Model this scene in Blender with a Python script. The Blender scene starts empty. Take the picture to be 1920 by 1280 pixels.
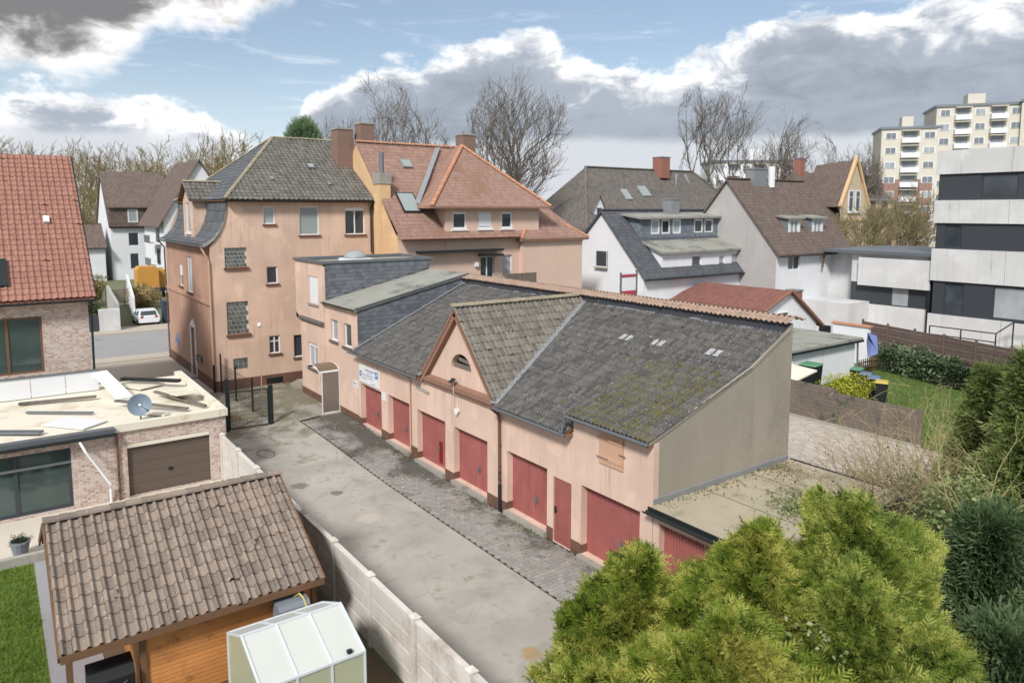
import bpy, bmesh, math, random
import numpy as np
from mathutils import Vector, Matrix, geometry

random.seed(7); RNG = np.random.default_rng(7)
S = bpy.context.scene
COL = S.collection
R = math.radians

# ------------------------------------------------------------------ camera
A = R(35.77)                                   # the courtyard's long axis runs 35.77 deg left of the view
FH = Vector((-math.cos(A), math.sin(A), 0))    # horizontal view direction
RT = Vector((math.sin(A), math.cos(A), 0))
PITCH = R(6.27)
cam = bpy.data.cameras.new('camera')
cam.lens = 25.6; cam.sensor_width = 36; cam.shift_y = -95 / 1920
cam.clip_start = 0.1; cam.clip_end = 6000
CAM = Vector((13.22, -14.24, 10.6))
co = bpy.data.objects.new('camera', cam); COL.objects.link(co)
fwd = FH * math.cos(PITCH) - Vector((0, 0, 1)) * math.sin(PITCH)
co.location = CAM
co.rotation_euler = fwd.to_track_quat('-Z', 'Y').to_euler()
S.camera = co
cam.dof.use_dof = True; cam.dof.focus_distance = 26; cam.dof.aperture_fstop = 0.75

# ------------------------------------------------------------------ node helper
class G:
    def __init__(s, tree): s.t = tree; s.n = tree.nodes; s.l = tree.links
    def node(s, typ, **kw):
        n = s.n.new(typ)
        for k, v in kw.items(): setattr(n, k, v)
        return n
    def put(s, sock, v):
        if v is None: return
        if hasattr(v, 'is_output') or isinstance(v, bpy.types.NodeSocket): s.l.new(v, sock)
        else:
            if sock.type == 'RGBA' and len(v) == 3: v = (*v, 1)
            sock.default_value = v
    def m(s, op, a, b=None, c=None, clamp=False):
        n = s.node('ShaderNodeMath', operation=op, use_clamp=clamp)
        s.put(n.inputs[0], a); s.put(n.inputs[1], b); s.put(n.inputs[2], c); return n.outputs[0]
    def sm(s, x, lo, hi, a=0., b=1.):
        n = s.node('ShaderNodeMapRange', interpolation_type='SMOOTHSTEP')
        s.put(n.inputs[0], x); s.put(n.inputs[1], lo); s.put(n.inputs[2], hi); s.put(n.inputs[3], a); s.put(n.inputs[4], b); return n.outputs[0]
    def mix(s, f, a, b, typ='MIX'):
        n = s.node('ShaderNodeMix', data_type='RGBA', blend_type=typ)
        s.put(n.inputs[0], f); s.put(n.inputs[6], a); s.put(n.inputs[7], b); return n.outputs[2]
    def noise(s, vec, scale, detail=4., rough=.55, dist=0.):
        n = s.node('ShaderNodeTexNoise'); s.put(n.inputs['Vector'], vec); s.put(n.inputs['Scale'], scale)
        s.put(n.inputs['Detail'], detail); s.put(n.inputs['Roughness'], rough); s.put(n.inputs['Distortion'], dist); return n.outputs[0]
    def mapv(s, vec, scale=(1, 1, 1), rot=(0, 0, 0), loc=(0, 0, 0)):
        n = s.node('ShaderNodeMapping'); s.put(n.inputs[0], vec); n.inputs['Scale'].default_value = scale
        n.inputs['Rotation'].default_value = rot; n.inputs['Location'].default_value = loc; return n.outputs[0]
    def vm(s, op, a, b=None):
        n = s.node('ShaderNodeVectorMath', operation=op); s.put(n.inputs[0], a); s.put(n.inputs[1], b)
        return n.outputs['Value'] if op in ('DOT_PRODUCT', 'LENGTH') else n.outputs[0]
    def sep(s, v):
        n = s.node('ShaderNodeSeparateXYZ'); s.put(n.inputs[0], v); return n.outputs
    def comb(s, x, y, z):
        n = s.node('ShaderNodeCombineXYZ'); s.put(n.inputs[0], x); s.put(n.inputs[1], y); s.put(n.inputs[2], z); return n.outputs[0]
    def curve(s, x, pts):
        n = s.node('ShaderNodeFloatCurve'); c = n.mapping.curves[0]
        while len(c.points) > 2: c.points.remove(c.points[1])
        c.points[0].location = pts[0]; c.points[1].location = pts[-1]
        for p in pts[1:-1]: c.points.new(*p)
        for p in c.points: p.handle_type = 'AUTO_CLAMPED'
        n.mapping.use_clip = False; n.mapping.update(); s.put(n.inputs['Value'], x); return n.outputs[0]

# ------------------------------------------------------------------ sun and sky
SUN_EL, SUN_DIR = R(41), Vector((0.58, -0.81, 0))          # from behind the camera's left shoulder
w = bpy.data.worlds.new('World'); S.world = w; w.use_nodes = True
g = G(w.node_tree); g.n.clear()
sky = g.node('ShaderNodeTexSky', sky_type='NISHITA', sun_disc=False, sun_elevation=SUN_EL,
             sun_rotation=math.atan2(SUN_DIR.x, SUN_DIR.y), air_density=1.0, dust_density=0.6, ozone_density=1.6)
tc = g.node('ShaderNodeTexCoord'); d = tc.outputs['Generated']
az = g.m('ARCTAN2', g.vm('DOT_PRODUCT', d, tuple(RT)), g.vm('DOT_PRODUCT', d, tuple(FH)))
azn = g.m('ADD', g.m('DIVIDE', az, 2 * math.pi), .5)                     # 0..1 all the way round
el = g.m('MULTIPLY', g.m('ARCSINE', g.sep(d)[2]), 180 / math.pi)          # elevation in degrees
def sk(px, py):                                                          # picture position -> (azimuth 0..1, elevation/40)
    a = math.atan2(px - 960, 1366 * math.cos(PITCH) + (545 - py) * math.sin(PITCH))
    v = fwd + RT * ((px - 960) / 1366) + (FH * math.sin(PITCH) + Vector((0, 0, 1)) * math.cos(PITCH)) * ((545 - py) / 1366)
    return (a / (2 * math.pi) + .5, math.degrees(math.asin(v.normalized().z)) / 40)
top = [(0, .36), (.12, .30), (.22, .38), (.32, .3)] + [sk(*p) for p in ((-60, 205), (40, 178), (160, 168), (260, 192), (390, 215), (450, 262), (530, 262), (585, 150), (650, 140), (720, 118), (800, 108), (850, 80), (960, 55), (1060, 88), (1150, 104), (1260, 112), (1340, 100), (1390, 84), (1425, 38), (1520, 12), (1620, -8), (1760, -20), (1960, -25))] + [(.68, .4), (.78, .33), (.9, .38), (1, .36)]
low = [(0, .62), (.15, .6), (.3, .42)] + [sk(*p) for p in ((-80, 175), (40, 158), (140, 150), (250, 112), (320, 70), (420, 52), (500, 22), (580, -25))] + [(.47, .56), (.6, .66), (.8, .6), (1, .62)]
wob = g.mapv(d, (1, 1, 1.5))
n1 = g.noise(wob, 9, 8, .58, .3); n2 = g.noise(wob, 26, 6, .6); n3 = g.noise(wob, 3.2, 5, .55)
per = g.m('ADD', g.m('MULTIPLY', g.m('SUBTRACT', n1, .5), 7.5), g.m('MULTIPLY', g.m('SUBTRACT', n2, .5), 2.6))
T = g.m('ADD', g.m('MULTIPLY', g.curve(azn, top), 40), per)
B = g.m('ADD', g.m('MULTIPLY', g.curve(azn, low), 40), g.m('MULTIPLY', per, .8))
dT = g.m('SUBTRACT', T, el); dB = g.m('SUBTRACT', el, B)
mT = g.sm(dT, -.25, .9); mB = g.sm(dB, -.5, 1.6); n4 = g.noise(g.mapv(d, (1, 1, 2.2)), 14, 9, .62, .5)
sh = g.m('ADD', dT, g.m('MULTIPLY', g.m('SUBTRACT', n4, .5), 9.))
cT = g.mix(g.sm(sh, -.4, 3.0), (.92, .91, .895), (.315, .35, .405))
cT = g.mix(g.m('MULTIPLY', g.sm(g.m('ADD', n3, g.m('MULTIPLY', g.m('SUBTRACT', n4, .5), .9)), .40, .72), g.sm(dT, 1.2, 5., 0., .8)), cT, (.20, .228, .275))
cT = g.mix(g.m('MULTIPLY', g.m('MULTIPLY', g.sm(el, 9.5, 5.6), g.sm(dT, 2.5, 6.)), .45), cT, (.27, .30, .345))
cT = g.mix(g.m('MULTIPLY', g.sm(g.m('ADD', el, g.m('MULTIPLY', g.m('SUBTRACT', n1, .5), 1.6)), 5.8, 4.9), .8), cT, (.55, .57, .60))       # paler air under the flat base
shb = g.m('ADD', dB, g.m('MULTIPLY', g.m('SUBTRACT', n4, .5), 8.))
cB = g.mix(g.sm(shb, .3, 3.8), (.82, .805, .79), (.17, .17, .176))
cB = g.mix(g.m('MULTIPLY', g.sm(el, 18, 40), .75), cB, (.60, .61, .63))
wisp = g.m('MULTIPLY', g.sm(g.noise(g.mapv(d, (2.2, 2.2, 16), (.15, .1, 0)), 3.2, 6, .62, .6), .52, .78), .55)
blue = g.mix(1., sky.outputs[0], (.088, .084, .080), 'MULTIPLY')
blue = g.mix(.18, blue, (.50, .575, .66)); blue = g.mix(g.sm(el, 12, 0), blue, (.48, .56, .64))
c = g.mix(wisp, blue, (.72, .75, .79))
c = g.mix(g.m('MULTIPLY', mT, .96), c, cT); c = g.mix(mB, c, cB)
c = g.mix(g.sm(el, 0, -3), c, (.25, .25, .24))
bg = g.node('ShaderNodeBackground'); g.put(bg.inputs[0], c); bg.inputs[1].default_value = .95
g.l.new(bg.outputs[0], g.node('ShaderNodeOutputWorld').inputs[0])
sl = bpy.data.lights.new('sun', 'SUN'); sl.energy = 2.5; sl.angle = R(10); sl.color = (1, .965, .92)
so = bpy.data.objects.new('sun', sl); COL.objects.link(so)
so.rotation_euler = (-(SUN_DIR.normalized() * math.cos(SUN_EL) + Vector((0, 0, math.sin(SUN_EL))))).to_track_quat('-Z', 'Y').to_euler()
S.cycles.max_bounces = 6; S.cycles.diffuse_bounces = 3; S.cycles.glossy_bounces = 2
S.view_settings.view_transform = 'Standard'; S.view_settings.look = 'None'
S.view_settings.exposure = 0.6; S.view_settings.gamma = 1

# ------------------------------------------------------------------ materials
def srgb(*c): return tuple((v / 255 / 12.92 if v <= 10 else ((v / 255 + .055) / 1.055) ** 2.4) for v in c)
def new_mat(name):
    m = bpy.data.materials.new(name); m.use_nodes = True; gg = G(m.node_tree); gg.n.clear()
    b = gg.node('ShaderNodeBsdfPrincipled'); o = gg.node('ShaderNodeOutputMaterial'); gg.l.new(b.outputs[0], o.inputs[0])
    return m, gg, b
def bumpn(gg, h, strength, dist=.02):
    n = gg.node('ShaderNodeBump'); n.inputs['Strength'].default_value = strength; n.inputs['Distance'].default_value = dist
    gg.put(n.inputs['Height'], h); return n.outputs[0]
def pos(gg): return gg.node('ShaderNodeNewGeometry').outputs['Position']
def tint(gg):
    a = gg.node('ShaderNodeAttribute', attribute_name='tint').outputs['Fac']; r = gg.node('ShaderNodeObjectInfo').outputs['Random']
    return gg.m('FRACT', gg.m('ADD', a, r))
def M(name, col, rough=.85, var=.18, scale=1.2, streak=0., dirt=None, dscale=.6, dlo=.55, dhi=.75, bump=.25, bscale=60, metal=0., tv=0., spec=.35):
    m, gg, b = new_mat(name); p = pos(gg)
    v = gg.m('ADD', 1 - var, gg.m('MULTIPLY', gg.noise(p, scale, 6, .65), 2 * var))
    if streak: v = gg.m('MULTIPLY', v, gg.m('ADD', 1 - streak, gg.m('MULTIPLY', gg.m('MULTIPLY', gg.noise(gg.mapv(p, (1, 1, .07)), 2.6, 6, .7), gg.sm(gg.noise(p, .45, 3), .35, .75, .45, 1.5)), 2 * streak)))
    if streak: v = gg.m('MULTIPLY', v, gg.m('SUBTRACT', 1, gg.m('MULTIPLY', gg.m('MULTIPLY', gg.sm(gg.noise(gg.mapv(p, (1, 1, .035)), 5.5, 6, .75), .54, .70), gg.sm(gg.noise(p, .5, 4), .42, .62)), min(.5, streak * 2.6))))
    if streak: v = gg.m('MULTIPLY', v, gg.m('ADD', 1, gg.m('MULTIPLY', gg.sm(gg.noise(p, .8, 3, .5), .60, .63), streak * .55)))
    if tv: v = gg.m('MULTIPLY', v, gg.m('ADD', 1 - tv, gg.m('MULTIPLY', tint(gg), 2 * tv)))
    c = gg.mix(1., col, gg.comb(v, v, v), 'MULTIPLY')
    if dirt: c = gg.mix(gg.sm(gg.noise(p, dscale, 8, .7), dlo, dhi), c, dirt)
    gg.put(b.inputs['Base Color'], c); b.inputs['Roughness'].default_value = rough; b.inputs['Metallic'].default_value = metal
    b.inputs['Specular IOR Level'].default_value = spec
    if bump: gg.put(b.inputs['Normal'], bumpn(gg, gg.noise(p, bscale, 4, .6), bump, .01))
    return m
def UVm(name, kind, col, col2, tw=.3, th=.33, rough=.8, moss=None, mlo=.55, mhi=.7, bs=.6):
    """tile courses or bricks far away: relief and per-piece tone from metre UVs"""
    m, gg, b = new_mat(name); p = pos(gg); uv = gg.node('ShaderNodeUVMap').outputs[0]; x, y, _ = gg.sep(uv)
    if kind == 'brick':
        t = gg.node('ShaderNodeTexBrick'); gg.put(t.inputs['Vector'], uv); t.inputs['Scale'].default_value = 1
        t.inputs['Brick Width'].default_value = tw; t.inputs['Row Height'].default_value = th; t.inputs['Mortar Size'].default_value = .009
        gg.put(t.inputs['Color1'], col); gg.put(t.inputs['Color2'], col2); gg.put(t.inputs['Mortar'], srgb(205, 200, 190)); t.inputs['Bias'].default_value = -.1
        r = gg.noise(gg.comb(gg.m('FLOOR', gg.m('DIVIDE', x, tw * .5)), gg.m('FLOOR', gg.m('DIVIDE', y, th)), 0.), 7.3, 0)
        c = gg.mix(gg.m('MULTIPLY', gg.sm(r, .42, .62), .6), t.outputs[0], srgb(206, 198, 190)); h = gg.m('SUBTRACT', 1, t.outputs['Fac'])
    else:
        fy = gg.m('FRACT', gg.m('DIVIDE', y, th)); wv = gg.m('SINE', gg.m('MULTIPLY', x, 2 * math.pi / tw))
        h = gg.m('ADD', gg.m('MULTIPLY', gg.m('SUBTRACT', 1, fy), .8), gg.m('MULTIPLY', wv, .35 if kind == 'tile' else .05))
        cell = gg.comb(gg.m('FLOOR', gg.m('DIVIDE', x, tw)), gg.m('FLOOR', gg.m('DIVIDE', y, th)), 0.)
        wn = gg.node('ShaderNodeTexWhiteNoise'); gg.put(wn.inputs[0], cell)
        c = gg.mix(gg.m('ADD', gg.m('MULTIPLY', wn.outputs[0], .6), gg.m('MULTIPLY', gg.noise(p, .5, 5), .4)), col, col2)
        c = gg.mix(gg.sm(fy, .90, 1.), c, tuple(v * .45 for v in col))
    if moss: c = gg.mix(gg.sm(gg.noise(p, .35, 8, .7), mlo, mhi), c, moss)
    gg.put(b.inputs['Base Color'], c); b.inputs['Roughness'].default_value = rough; b.inputs['Specular IOR Level'].default_value = .3
    gg.put(b.inputs['Normal'], bumpn(gg, h, bs, .03)); return m
def TILE(name, col, col2, moss, mlo, mhi, region=None, rough=.75, mscale=.55):
    """modelled tiles: tone per tile, lichen specks and moss cushions"""
    m, gg, b = new_mat(name); p = pos(gg)
    c = gg.mix(gg.m('ADD', gg.m('MULTIPLY', tint(gg), .5), gg.m('MULTIPLY', gg.noise(p, 1.6, 8, .75), .62)), col, col2)
    c = gg.mix(gg.m('MULTIPLY', gg.sm(gg.noise(p, 13, 5, .7), .58, .68), .55), c, srgb(196, 194, 184))
    mo = gg.m('ADD', gg.noise(p, mscale, 4, .6), gg.m('MULTIPLY', gg.m('SUBTRACT', gg.noise(p, 7, 5, .7), .5), .75))
    if region: x, y, _ = gg.sep(p); mo = gg.m('ADD', mo, region(gg, x, y))
    c = gg.mix(gg.m('MULTIPLY', gg.sm(mo, mlo, mhi), .85), c, moss)
    gg.put(b.inputs['Base Color'], c); b.inputs['Roughness'].default_value = rough; b.inputs['Specular IOR Level'].default_value = .35
    gg.put(b.inputs['Normal'], bumpn(gg, gg.noise(p, 45, 4, .7), .45, .012)); return m
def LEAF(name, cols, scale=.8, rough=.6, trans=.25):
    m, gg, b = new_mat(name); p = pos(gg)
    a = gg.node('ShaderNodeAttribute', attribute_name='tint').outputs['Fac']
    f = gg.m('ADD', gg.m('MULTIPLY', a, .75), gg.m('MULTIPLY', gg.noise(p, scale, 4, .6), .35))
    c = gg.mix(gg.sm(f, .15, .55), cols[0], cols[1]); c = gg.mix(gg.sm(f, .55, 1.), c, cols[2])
    gg.put(b.inputs['Base Color'], c); b.inputs['Roughness'].default_value = rough; b.inputs['Specular IOR Level'].default_value = .25
    tr = gg.node('ShaderNodeBsdfTranslucent'); gg.put(tr.inputs[0], c); mx = gg.node('ShaderNodeMixShader'); mx.inputs[0].default_value = trans
    o = [n for n in gg.n if n.type == 'OUTPUT_MATERIAL'][0]
    gg.l.new(b.outputs[0], mx.inputs[1]); gg.l.new(tr.outputs[0], mx.inputs[2]); gg.l.new(mx.outputs[0], o.inputs[0]); return m
def GLASS(name, col, rough=.08, curtain=None):
    m, gg, b = new_mat(name); p = pos(gg)
    c = gg.mix(gg.sm(gg.noise(gg.mapv(p, (1, 1, .5)), .9, 2), .3, .7), col, tuple(v * 1.3 + .006 for v in col))
    gg.put(b.inputs['Base Color'], c); b.inputs['Roughness'].default_value = rough; b.inputs['Specular IOR Level'].default_value = .8
    gg.put(b.inputs['Normal'], bumpn(gg, gg.noise(p, 1.3, 2), .04, .05)); return m

PEACH = M('peach_render', srgb(213, 185, 165), var=.1, scale=.5, streak=.19, dirt=srgb(184, 146, 122), dscale=.45, dlo=.56, dhi=.9)
PINK = M('garage_render', srgb(213, 186, 169), var=.1, scale=.6, streak=.17, dirt=srgb(190, 156, 138), dscale=.5, dlo=.58, dhi=.85)
BROWNR = M('street_side_render', srgb(182, 146, 126), var=.12, scale=.5, streak=.18, dirt=srgb(116, 86, 74), dscale=.5, dlo=.55, dhi=.8)
SALMON = M('salmon_render', srgb(212, 184, 168), var=.05, scale=.4, streak=.05)
YELLOWR = M('ochre_render', srgb(214, 180, 140), var=.1, scale=.6, streak=.14, dirt=srgb(150, 130, 112), dlo=.58, dhi=.8)
CEMENT = M('cement_render', srgb(158, 151, 138), var=.2, scale=.5, streak=.1, dirt=srgb(112, 104, 90), dscale=.4, dlo=.5, dhi=.85)
PLINTH = M('brown_plinth', srgb(112, 82, 70), var=.15, streak=.1, dirt=srgb(80, 72, 60), dscale=1.5, dlo=.5, dhi=.7)
TRIM = M('brown_trim', srgb(142, 108, 92), var=.16, scale=2, streak=.1, dirt=srgb(92, 78, 66), dscale=1.2, dlo=.6, dhi=.75)
SILL = M('brown_sill', srgb(110, 78, 64), var=.2, scale=3)
SILLG = M('grey_sill', srgb(96, 92, 90), var=.25, scale=4)
WHITE = M('white_plastic', srgb(226, 228, 230), rough=.4, var=.04, bump=0, spec=.5)
WHITER = M('white_render', srgb(226, 228, 232), var=.05, scale=.5, streak=.06)
GREYR = M('grey_roughcast', srgb(176, 174, 172), var=.07, scale=.5, streak=.08)
BLIND = M('roller_blind', srgb(222, 224, 228), rough=.5, var=.03, bump=0)
RED = M('red_door_paint', srgb(156, 92, 88), rough=.55, var=.16, scale=2.2, streak=.16, dirt=srgb(172, 112, 106), dscale=2.6, dlo=.56, dhi=.78, bump=.12, tv=.1, spec=.45)
ZINC = M('zinc', srgb(128, 134, 140), rough=.45, var=.2, scale=3, metal=.6, bump=.1)
LEAD = M('lead_flashing', srgb(146, 150, 154), rough=.5, var=.25, scale=3, metal=.3, bump=.3, bscale=14)
DARKM = M('dark_metal', srgb(44, 50, 52), rough=.45, var=.15, metal=.3, bump=0)
RUSTY = M('rusted_pipe', srgb(118, 84, 70), rough=.7, var=.3, scale=5, dirt=srgb(70, 50, 42), dscale=5, dlo=.5, dhi=.6)
PEACHP = M('painted_pipe', srgb(196, 160, 138), rough=.6, var=.12, scale=4)
BLACKF = M('bitumen_fascia', srgb(66, 68, 74), rough=.7, var=.2, scale=1.5, dirt=srgb(120, 120, 120), dscale=2.5, dlo=.6, dhi=.68)
FELT = M('roofing_felt', srgb(150, 150, 142), var=.2, scale=.8, dirt=srgb(104, 106, 100), dscale=.7, dlo=.48, dhi=.7, bump=.5, bscale=90)
FELTB = M('beige_roofing_felt', srgb(172, 162, 142), var=.26, scale=.7, dirt=srgb(120, 112, 92), dscale=.8, dlo=.5, dhi=.72, bump=.5, bscale=80)
CONC = M('concrete', srgb(160, 156, 148), var=.2, scale=1.5, streak=.1, dirt=srgb(110, 106, 96), dscale=1, dlo=.55, dhi=.75)
FENCEC = M('concrete_panel', srgb(206, 201, 194), var=.12, scale=1.2, streak=.1, dirt=srgb(166, 150, 138), dscale=.5, dlo=.5, dhi=.72, tv=.05)
SLATE = M('slate_shingle', srgb(104, 108, 114), rough=.6, var=.2, scale=3, tv=.22, bump=.3, bscale=30)
def reg_main(gg, x, y):      # the thick moss lies on the lower right of the garage roof
    a = gg.m('MULTIPLY', gg.sm(x, -4.4, -2.2), gg.sm(y, 4.6, 1.0)); b2 = gg.m('MULTIPLY', gg.sm(x, -8, -3), gg.sm(y, 5.0, 6.2))
    return gg.m('ADD', gg.m('MULTIPLY', a, .26), gg.m('MULTIPLY', b2, .14))
TGREY = TILE('grey_concrete_tile', srgb(52, 51, 52), srgb(110, 108, 106), srgb(98, 92, 56), .70, .88, reg_main)
TDORM = TILE('weathered_beige_tile', srgb(76, 73, 69), srgb(136, 130, 120), srgb(100, 94, 70), .72, .95)
THOUSE = TILE('house_grey_tile', srgb(70, 70, 68), srgb(124, 121, 113), srgb(112, 104, 76), .70, .95)
TSHED = TILE('shed_brown_tile', srgb(96, 87, 81), srgb(158, 142, 129), srgb(128, 108, 58), .78, .95)
TSLATE = TILE('mansard_dark_tile', srgb(64, 68, 74), srgb(100, 104, 108), srgb(96, 96, 80), .8, 1.)
RIDGE = TILE('ridge_cap_tile', srgb(134, 126, 106), srgb(172, 162, 138), srgb(116, 110, 66), .55, .8)
COPING = TILE('orange_coping_tile', srgb(146, 122, 108), srgb(172, 149, 132), srgb(140, 120, 96), .65, .9)
RREDR = UVm('red_clay_tiles', 'tile', srgb(136, 106, 95), srgb(162, 133, 120), .22, .33, moss=srgb(134, 100, 80), mlo=.5, mhi=.75)
RREDL = UVm('red_brown_tiles', 'tile', srgb(132, 86, 74), srgb(158, 106, 92), .24, .34, bs=.9); TRED = TILE('red_roof_tile', srgb(140, 98, 85), srgb(166, 121, 106), srgb(146, 112, 96), .7, .95)
RREDH = UVm('dark_red_tiles', 'tile', srgb(116, 78, 72), srgb(138, 96, 86), .24, .34)
RDARK = UVm('dark_grey_tiles', 'tile', srgb(88, 84, 82), srgb(122, 116, 110), .26, .34, moss=srgb(112, 106, 84), mlo=.58, mhi=.8)
RBROWN = UVm('brown_grey_tiles', 'tile', srgb(92, 80, 76), srgb(122, 108, 100), .26, .34)
RANTH = UVm('anthracite_tiles', 'tile', srgb(70, 74, 80), srgb(98, 100, 106), .26, .34)
SLATEU = UVm('far_slate', 'flat', srgb(96, 104, 114), srgb(130, 138, 146), .3, .22)
BRICK = UVm('pale_red_brick', 'brick', srgb(160, 130, 120), srgb(192, 168, 156), .25, .082)
BRICKY = UVm('yellow_brick', 'brick', srgb(196, 168, 116), srgb(216, 190, 144), .25, .082)
BRICKC = M('chimney_brick', srgb(132, 108, 98), var=.25, scale=4, bump=.4, bscale=20)
BRICKR = M('red_chimney', srgb(150, 104, 92), var=.2, scale=4)
GL = GLASS('dark_glass', srgb(52, 60, 66)); GLC = GLASS('curtained_glass', srgb(150, 156, 160), .2); GLG = GLASS('green_tinted_glass', srgb(58, 74, 72))
GLB = M('glass_block', srgb(92, 100, 98), rough=.2, var=.12, scale=7, bump=.3, bscale=25, tv=.35, spec=.7); JOINT = M('pale_mortar', srgb(204, 202, 194), var=.1)
FROST = M('frosted_pane', srgb(150, 160, 160), rough=.3, var=.1, scale=3, bump=0)
WOOD = M('orange_timber', srgb(188, 128, 74), rough=.6, var=.25, scale=1.3, streak=.0, dirt=srgb(120, 72, 38), dscale=2, dlo=.5, dhi=.75, tv=.16)
WOODB = M('brown_timber', srgb(112, 84, 62), rough=.8, var=.25, scale=2, tv=.12)
WOODF = M('fence_brown', srgb(104, 88, 82), rough=.85, var=.2, scale=1.5, streak=.1, tv=.08)
WOODG = M('weathered_grey_panel', srgb(118, 108, 100), rough=.9, var=.25, scale=1, streak=.15, dirt=srgb(70, 78, 68), dscale=.8, dlo=.52, dhi=.66, tv=.06)
HATCH = M('hatch_timber', srgb(196, 158, 134), rough=.7, var=.12, scale=3)
MEMB = M('white_membrane', srgb(222, 216, 200), var=.1, scale=.8, dirt=srgb(186, 172, 140), dscale=.8, dlo=.5, dhi=.75)
ANTH = M('anthracite_panel', srgb(62, 66, 72), rough=.5, var=.06, bump=0, tv=.05)
LCONC = M('pale_concrete', srgb(204, 204, 204), var=.09, scale=.6, streak=.12)
BROWND = M('brown_sectional_door', srgb(96, 84, 76), rough=.5, var=.06, bump=0)
BLACK = M('black_plastic', srgb(30, 32, 34), rough=.5, var=.1, bump=0)
SOIL = M('bare_soil', srgb(98, 84, 66), var=.3, scale=2, dirt=srgb(70, 66, 48), bump=.8, bscale=20)
BARK = M('bark', srgb(92, 84, 72), var=.3, scale=3, dirt=srgb(110, 112, 84), dscale=2, bump=.5, bscale=20)
BARKF = M('far_bark', srgb(120, 112, 104), var=.2, scale=.3, bump=0)
TWIGY = M('straw_twigs', srgb(176, 158, 118), var=.3, scale=2, bump=0)
TWIGF = M('olive_twigs', srgb(138, 124, 88), var=.3, scale=.2, bump=0)

# ------------------------------------------------------------------ mesh builders
UVMATS = {RREDR, RREDL, RREDH, RDARK, RBROWN, RANTH, SLATEU, BRICK, BRICKY}
ORG = {}                                        # world origin of every thing
def org(o):
    while o is not None:
        if o.name in ORG: return ORG[o.name]
        o = o.parent
    return Vector((0, 0, 0))
def tag(o, label=None, cat=None, group=None, kind=None):
    if label: o['label'] = label
    if cat: o['category'] = cat
    if group: o['group'] = group
    if kind: o['kind'] = kind
    return o
def thing(name, loc, label, cat, group=None):
    o = bpy.data.objects.new(name, None); COL.objects.link(o); o.location = loc; o.empty_display_size = .2
    ORG[o.name] = Vector(loc); return tag(o, label, cat, group)
def link(name, me, parent=None, kind=None, loc=None):
    o = bpy.data.objects.new(name, me); COL.objects.link(o); o.parent = parent
    if loc is not None: o.location = Vector(loc) - (org(parent) if parent else Vector())
    if kind: o['kind'] = kind
    return o
def copy_tree(o, parent=None):
    c = o.copy(); COL.objects.link(c); c.parent = parent
    for ch in list(o.children): copy_tree(ch, c)
    return c
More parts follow.
